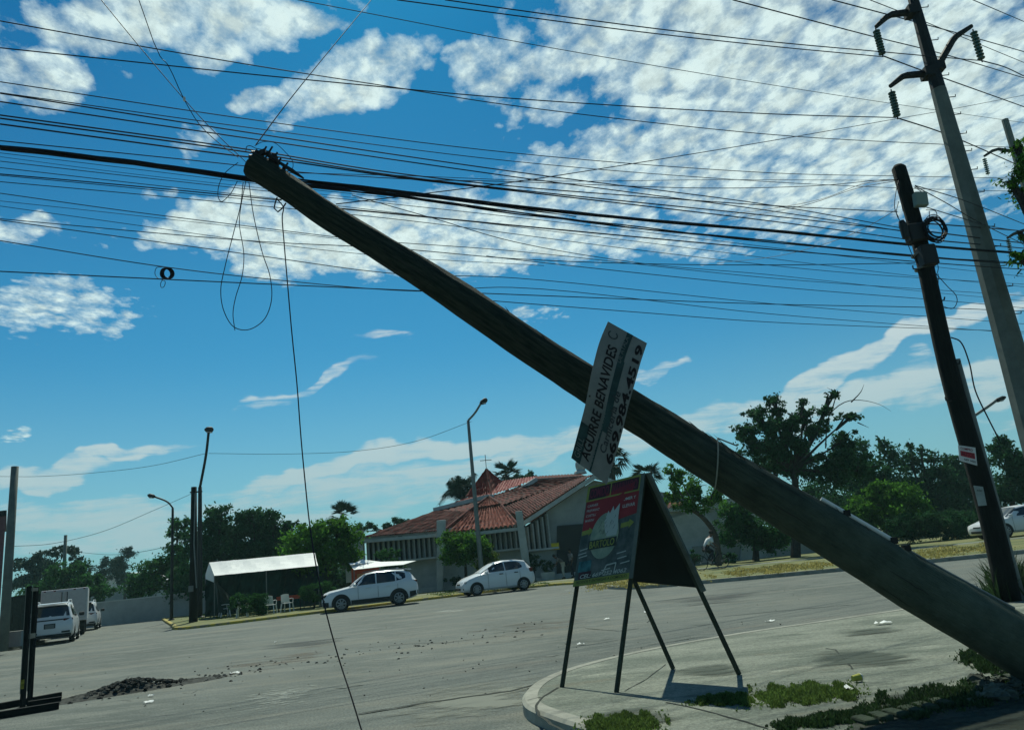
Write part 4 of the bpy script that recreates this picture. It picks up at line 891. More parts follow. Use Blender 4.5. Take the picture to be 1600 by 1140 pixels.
WL = [
 ('steeper of the two high wires crossing the top left, starting lower than the cloud bank', [(0, 33), (217, 72), (400, 103), (612, 136), (800, 165), (1200, 210), (1480, 226), (1600, 231)], 12, 26, 1.5, 0),
 ('dark conductor running from the left edge to the lowest insulator of the concrete pole', [(0, 75), (200, 96), (400, 117), (587, 135), (800, 154), (1200, 178), (1400, 184)], 10, YC, 1.9, 0),
 ('conductor leaving the lowest insulator towards the lower right', [(1404, 185), (1474, 208), (1600, 262)], YC, 20, 1.9, 0),
 ('wire from the top edge to the upper left insulator, lower of a close pair', [(620, 0), (800, 24), (1000, 50), (1200, 72), (1380, 89)], 10, YC, 1.9, 0),
 ('conductor leaving the upper left insulator behind the concrete pole', [(1381, 88), (1440, 110), (1471, 121), (1600, 167)], YC, 20, 1.9, 0),
 ('wire from the top edge to the right insulator, upper of a close pair', [(695, 0), (800, 15), (1000, 42), (1200, 65), (1375, 81), (1475, 90), (1534, 95)], 10, YC, 1.9, 0),
 ('conductor leaving the right insulator towards the right edge', [(1534, 95), (1570, 105), (1600, 119)], YC, 18, 1.9, 0),
 ('wire descending from the top edge past the upper left insulator', [(1145, 0), (1367, 58), (1437, 75), (1500, 92), (1600, 122)], 12, 20, 1.8, 0),
 ('wire entering at the top right and passing behind the concrete pole head', [(1300, 0), (1425, 33), (1500, 53), (1600, 81)], 14, 22, 1.8, 0),
 ('thin wire crossing the head of the concrete pole steeply to the right', [(1359, 0), (1400, 16), (1425, 26), (1600, 98)], 16, 24, 1.3, 0),
 ('short wire across the top right corner', [(1520, 0), (1600, 34)], 16, 22, 1.4, 0),
 ('thin wire across the clouds from the top edge with small dark beads', [(465, 0), (565, 19), (800, 64), (1000, 99), (1200, 132), (1400, 163), (1600, 192)], 14, 34, 1.1, 1),
 ('topmost thin wire of the left bundle, passing above the fallen pole tip', [(0, 128), (400, 188), (800, 239), (1200, 270), (1395, 275), (1600, 279)], 8, 18, 1.3, 0),
 ('second thin wire above the fallen pole tip', [(0, 145), (400, 201), (800, 252), (1200, 284), (1500, 297), (1600, 299)], 8, 18, 1.2, 0),
 ('wire above the fallen pole tip that ends on the upright dark pole', [(0, 146), (400, 209), (800, 268), (1200, 320), (1407, 356)], 6.2, YP, 1.9, 0),
 ('lowest wire passing above the fallen pole tip', [(0, 159), (400, 218), (800, 276), (1200, 329), (1408, 361)], 6.1, YP, 1.9, 0),
 ('upper wire of the tight pair touching the fallen pole tip', [(0, 180), (390, 234), (600, 268), (800, 291), (1000, 307), (1200, 321), (1402, 331)], 6, YP, 2.0, 0),
 ('lower wire of the tight pair touching the fallen pole tip', [(0, 185), (388, 238), (600, 272), (800, 296), (1200, 337), (1405, 360)], 6, YP, 2.2, 0),
 ('wire clamped just behind the fallen pole tip', [(0, 194), (375, 244), (435, 250), (620, 277), (800, 298), (1200, 345), (1410, 373)], 6, YP, 2.2, 0),
 ('wire passing behind the head of the fallen pole', [(0, 220), (370, 258), (445, 267), (640, 280), (800, 284), (1100, 294), (1282, 290), (1382, 281), (1406, 281)], 6.2, YP, 1.4, 0),
 ('wire from behind the fallen pole head rising gently to the right', [(450, 270), (640, 275), (860, 283), (1120, 281), (1400, 282)], 6.8, YP, .9, 0),
 ('thicker wire hooked to the underside of the fallen pole', [(0, 272), (200, 290), (440, 313)], 6, 6.8, 2.0, 0),
 ('wire lying close under the hooked one, left of the fallen pole', [(0, 274), (200, 293), (440, 317)], 6.1, 6.8, 1.3, 0),
 ('wire continuing from the fallen pole to the upright one under the thick bundles', [(532, 326), (800, 352), (1200, 389), (1435, 409), (1600, 421)], 6.9, 13.6, 2.0, 0),
 ('slack wire crossing the left sky, lowest near the middle, rising to the dark pole', [(0, 342), (400, 377), (612, 388), (800, 404), (1000, 412), (1200, 414), (1430, 411)], 10, YP, 1.6, 1),
 ('long thin line sinking from the left edge to the right below the clouds', [(0, 344), (400, 399), (612, 427), (800, 434), (1200, 474), (1600, 506)], 14, 30, 1.3, 1),
 ('long thin line that carries a small coil at the left', [(0, 376), (243, 415), (400, 434), (655, 455), (800, 449), (1200, 490), (1600, 521)], 13, 30, 1.3, 1),
 ('lowest dark line across the left sky', [(0, 424), (400, 443), (650, 454), (800, 460), (1200, 475), (1440, 480), (1600, 486)], 12, 22, 1.7, 1),
 ('lowest thin line across the right sky', [(770, 470), (1000, 488), (1200, 503), (1600, 518)], 18, 30, 1.2, 1),
 ('thin line below the cloud edge at the centre right', [(760, 400), (800, 405), (1200, 447), (1480, 470), (1600, 481)], 18, 30, 1.2, 1),
 ('thin wire dropping away from under the fallen pole head to the right', [(550, 305), (680, 342), (800, 377), (1000, 411), (1200, 429), (1440, 455), (1600, 470)], 9, 26, 1.0, 1),
 ('wire rising to the right across all the others towards the top right edge', [(525, 319), (660, 303), (800, 285), (1000, 254), (1200, 221), (1400, 186), (1480, 172), (1600, 149)], 9, 24, 1.2, 0),
 ('thin service wire sloping up to the top of the dark pole, upper one', [(1120, 338), (1280, 312), (1350, 287), (1404, 281)], 16, YP, .9, 0),
 ('thin service wire sloping up to the top of the dark pole, lower one', [(1120, 346), (1260, 320), (1340, 294), (1404, 282)], 16, YP, .9, 0),
 ('curved thin wire rising from the low lines to the dark pole', [(1120, 411), (1230, 397), (1340, 362), (1400, 328)], 18, YP, .9, 1),
 ('highest of the thin lines just under the thick bundle at the left', [(0, 239), (200, 263), (400, 287), (640, 312)], 13, 15, 1.1, 1),
 ('second thin line under the thick bundle at the left', [(0, 245), (200, 271), (400, 293), (620, 316)], 13, 15, .9, 1),
 ('third thin line under the thick bundle at the left', [(0, 252), (200, 275), (400, 297), (700, 328), (1000, 362), (1400, 410), (1600, 432)], 14, 28, 1.1, 1),
 ('fourth thin line under the thick bundle at the left', [(0, 262), (200, 285), (400, 307), (640, 335), (1000, 378), (1400, 428), (1600, 448)], 14, 28, 1.1, 1),
 ('thin line just below the hooked wire at the left', [(0, 284), (200, 302), (400, 321), (640, 345), (1000, 391), (1300, 424), (1600, 444)], 14, 28, 1.2, 1),
 ('upper line of the middle left group', [(0, 302), (200, 330), (400, 355), (560, 374), (800, 392), (1200, 434), (1600, 462)], 14, 30, 1.2, 1),
 ('line merging into the upper middle left line', [(0, 314), (150, 330), (330, 350), (560, 377)], 14, 18, 1.0, 1),
 ('line crossing the dark slack wire at the left', [(0, 322), (200, 350), (400, 378), (600, 400), (850, 415)], 14, 18, 1.1, 1),
 ('thin wire sloping from the dark pole top to behind the concrete pole, upper one', [(1430, 290), (1500, 311), (1600, 350)], YP, 16, 1.4, 0),
 ('thin wire sloping from the dark pole top to behind the concrete pole, lower one', [(1430, 291), (1480, 318), (1520, 342), (1600, 382)], YP, 16, 1.4, 0),
 ('thin wire from the grey box towards the concrete pole', [(1448, 324), (1500, 340), (1545, 353), (1600, 362)], YP, 16, 1.3, 0),
 ('upper cable running right from the coil on the dark pole', [(1425, 348), (1500, 353), (1600, 361)], YP, 16, 2.0, 0),
 ('middle cable running right from the coil on the dark pole', [(1420, 358), (1500, 368), (1600, 380)], YP, 16, 2.0, 0),
 ('lower cable running right from the coil on the dark pole', [(1420, 372), (1500, 379), (1600, 388)], YP, 16, 2.0, 0),
 ('faint wire strung from the tilted mast to the church lamp', [(326, 708), (440, 709), (560, 704), (650, 689), (737, 658)], 46, 45.5, .7, 1),
 ('faint wire running left from the tilted mast', [(0, 744), (60, 744), (150, 738), (240, 727), (322, 708)], 60, 46, .7, 1),
 ('faint wire swooping from the tent pole to the left edge', [(22, 853), (80, 849), (160, 830), (240, 797), (306, 768)], 32, 39.5, .7, 1),
 ('faint low wire above the distant trees at the left', [(120, 862), (180, 866), (240, 858), (300, 842)], 70, 40, .7, 1),
]
for lab, px, a, b, w, far_ in WL: wire('overhead_wire', lab, 'wire', px, a, b, w*(.95 if far_ else 1.05), M_WIREFAR if far_ else M_WIRE)
wire('cable_bundle', 'thick black cable bundle from the left edge to the fallen pole head', 'cable', [(0, 230), (130, 245), (260, 261), (400, 281), (470, 288)], 5.9, 6.9, 10, M_WIRE, None, strands=9)
wire('cable_bundle', 'upper thick cable bundle between the fallen pole and the upright dark pole', 'cable', [(455, 281), (600, 297), (800, 322), (1000, 343), (1200, 360), (1422, 382), (1600, 396)], 6.9, 13.6, 5.6, M_WIRE, None, strands=6)
wire('cable_bundle', 'lower thick cable bundle between the fallen pole and the upright dark pole', 'cable', [(470, 290), (600, 303), (800, 332), (1000, 356), (1200, 377), (1430, 400), (1600, 412)], 6.9, 13.6, 5.0, M_WIRE, None, strands=5)
wire('cable_bundle', 'ragged middle strand between the two thick bundles right of the fallen pole', 'cable', [(468, 287), (560, 296), (700, 312), (800, 325), (900, 339)], 6.9, 8.2, 3.0, M_WIRE, None, strands=3)
# service drops to the head
wire('service_wire', 'service wire from the top edge to the fallen pole head, left one', 'wire', [(158, 0), (217, 72), (285, 152), (330, 201), (386, 255)], 5, YT, 1.5, M_WIRE, None)
wire('service_wire', 'service wire from the top edge to the fallen pole head, with a kink', 'wire', [(217, 0), (250, 88), (262, 101), (288, 156), (312, 195), (345, 226), (372, 246)], 5, YT, 1.5, M_WIRE, None, smooth=3)
wire('service_wire', 'straight service wire from the top edge down left to the fallen pole head', 'wire', [(400, 226), (455, 153), (582, -2)], YT, 12, 1.6, M_WIRE, None)
mb = MB(); mb.sphere(atT(288, 155, 5.6), (.010, .010, .022), 8, 6); o = obj('wire_splice', mb, M_SW); recenter(o); tag(o, 'small pale splice where two service wires cross, upper left', 'splice')
# loose loops hanging from the head
wire('hanging_loop', 'large loose loop of thin cable hanging below the fallen pole head', 'cable', [(389, 285), (396, 335), (410, 395), (422, 432), (424, 470), (412, 500), (388, 515), (366, 511), (350, 486), (345, 453), (352, 415), (366, 360), (376, 320), (380, 285)][::1], YT, YT, 1.5, M_WIRE, None)
wire('hanging_loop', 'long wavy cable end hanging inside the large loop', 'cable', [(384, 283), (376, 325), (374, 350), (381, 398), (378, 432), (368, 465), (364, 490), (367, 516)], YT, YT, 1.4, M_WIRE, None)
wire('hanging_loop', 'small loop of cable left of the fallen pole head', 'cable', [(372, 254), (352, 270), (342, 290), (341, 308), (346, 315), (360, 303), (371, 283)], YT, YT, 1.3, M_WIRE, None)
wire('hanging_loop', 'thin loop of cable standing above the fallen pole head', 'cable', [(398, 228), (410, 222), (428, 223), (445, 237), (457, 252), (457, 263), (450, 268), (442, 267)], YT, YT, 1.2, M_WIRE, None)
wire('hanging_loop', 'short jumper hooked over the brackets on the fallen pole head', 'cable', [(384, 236), (386, 229), (391, 228), (400, 232), (418, 236), (426, 246), (433, 258)], YT, YT, 1.4, M_WIRE, None)
P = [lp_pt(446)[0]-lp_pt(446)[2]*(lp_pt(446)[4]+.02)]
hang = [(443, 326), (441, 338), (444, 380), (449, 440), (456, 520), (464, 600), (470, 680), (476, 745), (484, 820), (495, 890), (510, 958), (530, 1030), (548, 1085), (568, 1150)]
mb = MB(); n_ = len(hang); Q = [atT(x, y, 6.75-2.1*(i/n_)**1.6) for i, (x, y) in enumerate(hang)]
mb.tube(crom(P+Q, 4), [.0052]*(4*(len(Q)))+[.0052], 6); o = obj('hanging_cable', mb, M_WIRE); c = P[0]; o.data.transform(Matrix.Translation(-c)); o.location = c; tag(o, 'long dark cable hanging from the hook under the fallen pole to the bottom edge', 'cable')
# coil on the thin line
cl = thing('cable_coil', 'small black coil of spare cable hung on a thin line at the left', 'cable coil', at(261, 427, 14.5))
mb = MB()
for j in range(12):
    c = at(261, 427, 14.5)+Vector((random.uniform(-.05, .05), random.uniform(-.04, .04), random.uniform(-.006, .006))); e = []
    for i in range(22):
        a = 2*math.pi*i/22; e.append(c+Vector((.075*math.cos(a)+.01*math.sin(a), .07*math.cos(a), .115*math.sin(a))))
    mb.tube(e, .010, 5, closed=True)
obj('coil', mb, M_WIRE, cl)
mb = MB(); mb.tube(crom([at(x, y, 14.5) for x, y in [(254, 417), (245, 418), (242, 427), (246, 434), (253, 437), (258, 440), (256, 448), (252, 449), (251, 443), (254, 437)]], 5), .007, 5); obj('loop', mb, M_WIREFAR, cl)

# dark H-shaped timber frame at the left
fr = thing('timber_frame', 'weathered double timber post on crossed ground beams at the left, with a yellow mark', 'timber frame', gnd(38, 1108))
Yf = gnd(38, 1108).y
def tb(a, b, w, h, name='post', m=M_DWOOD, dY=0, dY2=None):
    mb = MB(); mb.beam(at(*a, Yf+dY), at(*b, Yf+(dY if dY2 is None else dY2)), w, h, up=(0, 1, 0)); return obj(name, mb, m, fr)
a0 = gnd(35, 1108); b0 = gnd(46, 1103)
for p, tpx in ((a0, (39, 916)), (b0, (49, 917))):
    tz = at(tpx[0], tpx[1], p.y).z; mb = MB(); mb.box(p+Vector((0, 0, tz/2)), (.052, .06, tz)); obj('post', mb, M_DWOOD, fr)
    mb = MB(); mb.box(p+Vector((-.031, -.0, tz/2+.1)), (.010, .062, tz-.25)); obj('edge_batten', mb, mat('grey_bare_timber', (.14, .16, .14), .9, var=.3), fr)
zc1 = at(39, 916, a0.y).z; mb = MB(); mb.beam(a0+Vector((0, 0, zc1-.05)), b0+Vector((0, 0, zc1-.05)), .06, .05); obj('cap', mb, M_BWOOD2, fr)
mb = MB(); mb.beam(a0+Vector((0, 0, 1.02)), b0+Vector((0, 0, 1.02)), .06, .07); obj('brace', mb, M_BWOOD2, fr)
for p, l0, l1 in ((a0, (-30, 1121), (92, 1101)), (b0, (-30, 1108), (95, 1085)), (b0, (44, 1100), (96, 1092))):
    A, B = gnd(*l0, .05), gnd(*l1, .05); mb = MB(); mb.beam(A, B, .09, .09); obj('ground_beam', mb, M_DWOOD, fr)
mb = MB(); zc_ = at(35, 1068, a0.y).z; mb.box(a0+Vector((.0, -.034, zc_)), (.05, .006, .13)); obj('painted_mark', mb, mat('dull_yellow_mark', (.16, .15, .02), .9, var=.5, scale=20), fr)
# ================================================================== CHURCH
YW = 50.0
def corr(mb, A, B, C, D, n, amp, m=1):
    """tiled slope: A,B along the eave, D,C along the ridge; n rolls of tile run up the slope"""
    A, B, C, D = map(Vector, (A, B, C, D)); nn = (B-A).cross(D-A).normalized()
    if nn.z < 0: nn = -nn
    vs = []; K = n*4; M_ = 10
    for j in range(M_+1):
        for i in range(K+1):
            s_ = i/K; t_ = j/M_; p = (A.lerp(B, s_)).lerp(D.lerp(C, s_), t_); h = amp*(abs(math.sin(math.pi*n*s_))-.5)+(-.018 if j % 2 else .018)+random.uniform(-.03, .03)*min(1, amp*8); vs.append(p+nn*h)
    mb.add(vs, [(j*(K+1)+i, j*(K+1)+i+1, (j+1)*(K+1)+i+1, (j+1)*(K+1)+i) for j in range(M_) for i in range(K)])
ch = thing('church', 'low white church with red tiled roofs, slatted windows, white piers and a small pointed tower', 'church', (at(740, 900, 52).x, 52, .12))
def w(x, y, Y): return at(x, y, Y)
E0, E1 = w(567, 839, YW), w(697, 828, YW); BL, BR = w(699, 832, YW-.6), w(808, 820, YW-.6); G0 = w(816, 815, YW)
TL_, TR_ = w(733, 799, 53.5), w(783, 789.5, 53.5); AP = w(764, 777, 56.5)
L1 = w(679, 798, 58); RT = w(838, 750, 58); RJ = w(783, 785, 57); PK = w(927, 741, YW)
PKb = w(915, 744, 59)
mb = MB(); corr(mb, E0, E1, TL_, L1, 34, .08); o = obj('roof', mb, M_TILE, ch)
mb = MB(); corr(mb, E1, TL_, AP, L1, 8, .06); obj('roof', mb, M_TILE, ch)
mb = MB(); corr(mb, BL, BR, TR_, TL_, 15, .16); obj('bay_roof', mb, M_TILE2, ch)
mb = MB(); corr(mb, w(745, 793, 53.7), w(782, 787.5, 53.7), w(766, 778, 56.2), w(762, 778, 56.2), 7, .14); obj('bay_roof', mb, M_TILE2, ch)
# right slope and its raking edge
mb = MB(); corr(mb, G0+Vector((0, 0, .1)), PK, PKb, TR_.lerp(RJ, .2), 34, .08); obj('roof', mb, M_TILE, ch)
mb = MB(); corr(mb, TR_, PKb, RT, AP, 16, .07); obj('roof', mb, M_TILE, ch)
# upper tier around the tower
U0, U1, U2, U3 = w(681, 796, 58.6), w(733, 776, 60), w(766, 774, 58), w(785, 783, 57.6)
mb = MB(); corr(mb, U0, U2, w(765, 766, 60.5), U1, 12, .08); obj('upper_roof', mb, M_TILE3, ch)
mb = MB(); corr(mb, U2, w(838, 748.5, 58.6), w(836, 744, 63), w(780, 752, 61.5), 14, .08); obj('upper_roof', mb, M_TILE3, ch)
mb = MB(); corr(mb, w(838, 748.5, 58.6), w(915, 743, 60), w(905, 740, 64), w(836, 744, 63), 14, .05); obj('upper_roof', mb, M_TILE, ch)
mb = MB(); mb.add([w(760, 792, 59.3), w(838, 757, 59.4), w(916, 749, 60.4), w(916, 742.5, 60.2), w(838, 747.5, 58.8), w(785, 780, 57.9), w(765, 774, 58.3)], [(0, 1, 2, 3, 4, 5, 6)]); obj('riser_wall', mb, M_FASCIA, ch)
# back slopes so that it is closed
mb = MB(); mb.add([L1, AP, RT, PKb, PKb+Vector((0, 8, -2.5)), RT+Vector((0, 10, -2.5)), L1+Vector((0, 8, -2.2))], [(0, 1, 5, 6), (1, 2, 5), (2, 3, 4, 5)]); obj('back_roof', mb, M_TILE, ch)
# pyramid tower
apx = w(760, 733, 61.5); tb_ = [w(728, 776, 60), w(768, 773, 58.8), w(786, 754, 61.5), w(757, 762, 64)]
mb = MB()
for i, (a, b, n_) in enumerate(((tb_[0], tb_[1], 11), (tb_[1], tb_[2], 8), (tb_[2], tb_[3], 6), (tb_[3], tb_[0], 6))):
    corr(mb, a, b, apx, apx, n_, .2)
obj('tower_roof', mb, M_TILE3, ch)
mb = MB(); 
for a in tb_[:3]: mb.tube([a, apx], .07, 6)
obj('hip_ridge', mb, M_TILE, ch)
mb = MB(); mb.tube([apx-Vector((0, 0, .3)), w(758, 710, 61.5)], .028, 6); mb.tube([w(750, 719.5, 61.5), w(768, 718, 61.5)], .028, 6); obj('cross', mb, M_STEEL, ch)
# pale ridge bands
mb = MB()
for a, b in ((L1, AP), (AP, RJ), (RJ, RT)): mb.beam(a+Vector((0, -.1, .08)), b+Vector((0, -.1, .08)), .4, .28)
obj('ridge_band', mb, M_FASCIA, ch)
mb = MB()
for a, b in ((E1, TL_), (TR_, BR), (AP, TL_), (AP, TR_), (TL_, TR_)): mb.tube([a+Vector((0, 0, .08)), b+Vector((0, 0, .08))], .10, 6)
obj('hip_tile', mb, M_TILE, ch)
# walls: upright, on the ground
def wall(mb, A, B, z0, z1a, z1b, th=.25):
    A = Vector(A); B = Vector(B); mb.prism([(A.x, A.y, z0), (B.x, B.y, z0), (B.x, B.y, z1b), (A.x, A.y, z1a)], th, up=Vector((A.y-B.y, B.x-A.x, 0)).normalized()*-1)
ze = E0.z-.55
xl, x1, x2, x3, x4 = E0.x, w(689, 830, YW).x, w(815, 830, YW).x, w(859, 850, YW).x, w(935, 850, YW).x
zs = w(600, 877.5, YW).z; zt_ = w(600, 843, YW).z
mb = MB()
wall(mb, (xl, YW+.3), (x2, YW+.3), 0, zs, zs); wall(mb, (xl, YW+.3), (x2, YW+.3), zt_, E0.z+.05, E0.z+.05)
wall(mb, (x2, YW+.3), (x4+6, YW+.3), 0, 2.05, 2.05, .25)
for x in (x2, ): pass
obj('wall', mb, M_WHITE, ch)
mb = MB(); dzl, dzr = w(870, 821, YW), w(911, 818, YW); d0, d1 = w(880, 887, YW), w(898, 886, YW)
zp = lambda x: G0.z-.35+(PK.z-G0.z)*(x-G0.x)/(PK.x-G0.x)
mb.prism([(x3, YW+.25, 2.0), (dzl.x+.25, YW+.25, 2.0), (dzl.x, YW+.25, dzl.z), (dzr.x, YW+.25, dzr.z), (dzr.x-.1, YW+.25, 2.0), (x4+6, YW+.25, 2.0), (x4+6, YW+.25, zp(x4)-1.5), (PK.x, YW+.25, zp(PK.x)), (x3, YW+.25, zp(x3))], .22, up=(0, -1, 0))
obj('gable_wall', mb, M_WALLGREY, ch)
mb = MB(); mb.prism([(d0.x-.5, YW-.01, .12), (d1.x+.55, YW-.01, .12), (dzr.x, YW-.01, dzr.z), (dzl.x, YW-.01, dzl.z)], .04, up=(0, 1, 0)); obj('doorway', mb, M_DARK, ch)
# dark openings with pale slats
mb = MB(); mb.box(((xl+x2)/2, YW+.5, (zs+zt_)/2), (x2-xl-.2, .1, zt_-zs+.1)); mb.prism([(x2, YW+.5, 2.0), (x3, YW+.5, 2.0), (x3, YW+.5, zp(x3)), (x2, YW+.5, zp(x2))], .1, up=(0, -1, 0)); obj('window_void', mb, M_DARK, ch)
M_SLAT = mat('window_slat_concrete', (.30, .31, .29), .9, var=.15)
xx = xl+.25
while xx < x2-.2:
    if not (x1-.15 < xx < x1+.45):
        mb = MB(); mb.box((xx, YW+.22, (zs+zt_)/2), (.10, .3, zt_-zs), Matrix.Rotation(.5, 3, 'Z')); obj('window_slat', mb, M_SLAT, ch)
    xx += .33
xx = x2+.35
while xx < x3:
    mb = MB(); zz = zp(xx)-.12; mb.box((xx, YW+.1, (2.05+zz)/2), (.11, .3, zz-2.05), Matrix.Rotation(.45, 3, 'Z')); obj('window_slat', mb, M_SLAT, ch)
    xx += .34
mb = MB(); mb.box(((xl+x2)/2, YW-.05, zs-.06), (x2-xl, .5, .12)); mb.box(((x2+x3)/2+.3, YW-.05, 2.0), (x3-x2+.5, .5, .12)); obj('sill', mb, M_FASCIA, ch)
# fascias
mb = MB(); mb.beam(E0+Vector((0, -.12, -.28)), E1+Vector((0, -.12, -.28)), .2, .52, up=(0, -1, 0)); mb.beam(BL+Vector((0, -.1, -.25)), BR+Vector((0, -.1, -.25)), .2, .46, up=(0, -1, 0)); obj('fascia', mb, M_FASCIA, ch)
mb = MB(); mb.beam(G0+Vector((.0, -.15, -.15)), PK+Vector((.2, -.15, -.1)), .25, .5, up=(0, -1, 0)); mb.beam(PK+Vector((.0, -.15, -.12)), PK+Vector((4.2, -.15, -1.9)), .25, .42, up=(0, -1, 0)); obj('rake_fascia', mb, M_FASCIA, ch)
M_GRAFF = mat('dark_stain', (.06, .07, .06), .9)
for i in range(11):
    x = xl+.9+i*.55+random.uniform(-.1, .1); mb = MB(); mb.box((x, YW-.235, E0.z-.3+random.uniform(-.06, .06)), (random.uniform(.08, .28), .012, random.uniform(.08, .2))); obj('stain', mb, M_GRAFF, ch)
# right-hand slope beyond the peak, mostly hidden by the board
mb = MB(); corr(mb, PK, PK+Vector((4.2, 0, -1.75)), PKb+Vector((5, 0, -1.9)), PKb, 12, .08); obj('roof', mb, M_TILE, ch)
mb = MB(); mb.sphere(w(907, 727, 50.5), (.35, .3, .5), 10, 8); mb.lathe(w(907, 740, 50.5), [(.45, 0), (.40, .15), (.2, .3)], 10); obj('finial', mb, M_FASCIA, ch)
# white piers
for (tl, tr, bl_, br_, yt, yb, Yc) in ((683, 696.5, 683, 693, 813, 925, YW-.9), (805, 816, 819.5, 832, 799, 907, YW-1.2)):
    a, b, c, d = w(tl, yt, Yc), w(tr, yt, Yc), w(br_, yb, Yc), w(bl_, yb, Yc)
    xm = (d.x+c.x)/2; hb = (c.x-d.x)/2; xt = (a.x+b.x)/2; ht = (b.x-a.x)/2; z1 = a.z; mb = MB(); q = []
    for (xc, h, z) in ((xm, hb, .1), (xt, ht, z1)):
        q += [Vector((xc-h, Yc-.3, z)), Vector((xc+h, Yc-.3, z)), Vector((xc+h, Yc+.3, z)), Vector((xc-h, Yc+.3, z))]
    mb.add(q, [(3, 2, 1, 0), (4, 5, 6, 7), (0, 1, 5, 4), (1, 2, 6, 5), (2, 3, 7, 6), (3, 0, 4, 7)]); o = obj('pier', mb, M_WHITE, ch); bv = o.modifiers.new('bevel', 'BEVEL'); bv.width = .03
mb = MB(); mb.box((w(640, 920, YW-.6).x, YW-.5, .25), (9, .25, .3)); mb.box((w(895, 905, YW-1).x, YW-1.4, .2), (4.5, 1.4, .16)); mb.box((w(895, 903, YW-1).x, YW-1.0, .34), (3.6, 1.0, .14)); obj('step', mb, M_FASCIA, ch)
mb = MB(); mb.box(w(867.5, 853, YW-.1), (.50, .05, .42)); o = obj('notice_board', mb, M_YEL, ch)
mb = MB(); mb.box(w(566, 850, YW+.2)-Vector((.5, 0, .7)), (1.2, .5, 3.2)); obj('wall', mb, M_WHITE, ch)
# low annex on the right of the board
an = thing('church_annex', 'low white building with a rounded sloping wall right of the board, seen behind the cyclist', 'building', (at(1070, 880, 48).x, 48, .12))
Ya = 48.0; A0, A1 = at(1035, 801, Ya), at(1130, 795, Ya)
mb = MB(); wall(mb, (at(985, 850, Ya).x, Ya), (at(1150, 850, Ya).x, Ya), 0, A0.z, A0.z); obj('wall', mb, M_WHITE, an)
mb = MB(); mb.box(((at(985, 800, Ya).x+at(1075, 800, Ya).x)/2, Ya-.3, A0.z+.1), (at(1075, 800, Ya).x-at(985, 800, Ya).x, .9, .22)); obj('eave_slab', mb, M_FASCIA, an)
mb = MB(); corr(mb, at(985, 797, Ya-.4)+Vector((0, 0, -.12)), at(1074, 790, Ya-.4)+Vector((0, 0, -.0)), at(1074, 780, Ya+3), at(985, 784, Ya+3), 12, .08); obj('roof', mb, M_TILE, an)
mb = MB(); P = [at(x, y, Ya-.35) for x, y in ((1078, 800), (1088, 796), (1098, 798), (1108, 806), (1116, 820), (1122, 840), (1128, 862))]; bot_ = [Vector((P[-1].x, P[-1].y, .1)), Vector((P[0].x-1.6, P[0].y, .1)), Vector((P[0].x-1.6, P[0].y, P[0].z-.3))]
mb.prism(P+bot_, .4, up=(0, -1, 0)); obj('rounded_wall', mb, M_WHITE, an)
mb = MB(); mb.box(at(1058, 826, Ya-.02), (1.2, .1, 1.5)); obj('window_void', mb, M_WALLGREY, an)
mb = MB(); mb.box(at(1130, 812, Ya+.1)+Vector((1.3, -.2, .2)), (3.2, .3, 1.2)); mb.box(at(1128, 786, Ya), (2.4, .4, .5)); obj('wall', mb, M_FASCIA, an)
# garden wall with a white leaning fin further right
gw = thing('garden_wall', 'low pale wall with a white slanted fin behind the round tree', 'wall', (at(1200, 880, 47).x, 47, .12))
mb = MB(); mb.box((at(1230, 870, 47).x, 47, .65), (11, .25, 1.1)); obj('wall', mb, M_WALLGREY, gw)
mb = MB(); P = [at(1156, 868, 46.7), at(1200, 864, 46.7), at(1186, 837, 46.7), at(1160, 845, 46.7)]; P[0].z = P[1].z = .1; mb.prism(P, .3, up=(0, -1, 0)); obj('fin', mb, M_WHITE, gw)
# long grey wall along the side street
mb = MB(); A, B = at(128, 950, 55), at(352, 925, 55); zt2 = at(262, 930, 55).z
wl_ = thing('boundary_wall', 'long plain grey wall closing the side street at the left', 'wall', ((A.x+B.x)/2, 55, .0)); mb.box(((A.x+B.x)/2, 55, zt2/2), (B.x-A.x, .2, zt2)); obj('wall', mb, M_WALLGREY, wl_)
mb = MB(); mb.box(((A.x+B.x)/2, 55, zt2+.03), (B.x-A.x, .28, .07)); obj('coping', mb, M_FASCIA, wl_)
# white arched shed roof in the distance
sh = thing('warehouse', 'distant white arched warehouse roof above the trees at the left', 'warehouse', (at(185, 930, 110).x, 110, 0))
mb = MB(); C0 = at(185, 903, 110); k = 14; vs = []
for j in (0, 1):
    for i in range(k+1):
        a = math.pi*i/k; vs.append(Vector((C0.x-5.5*math.cos(a), 110+j*14, C0.z-1.2+1.9*math.sin(a))))
mb.add(vs, [(i, i+1, k+1+i+1, k+1+i) for i in range(k)]+[tuple(range(k+1))]); obj('roof', mb, M_TARPW, sh); mb = MB(); mb.box((C0.x, 117, (C0.z-1.2)/2), (11, 13.9, C0.z-1.2)); obj('wall', mb, M_WALLGREY, sh)
mb = MB(); mb.box(Vector((C0.x+1.2, 109.9, C0.z-.5)), (1.6, .2, .9)); obj('vent', mb, M_DARK, sh)
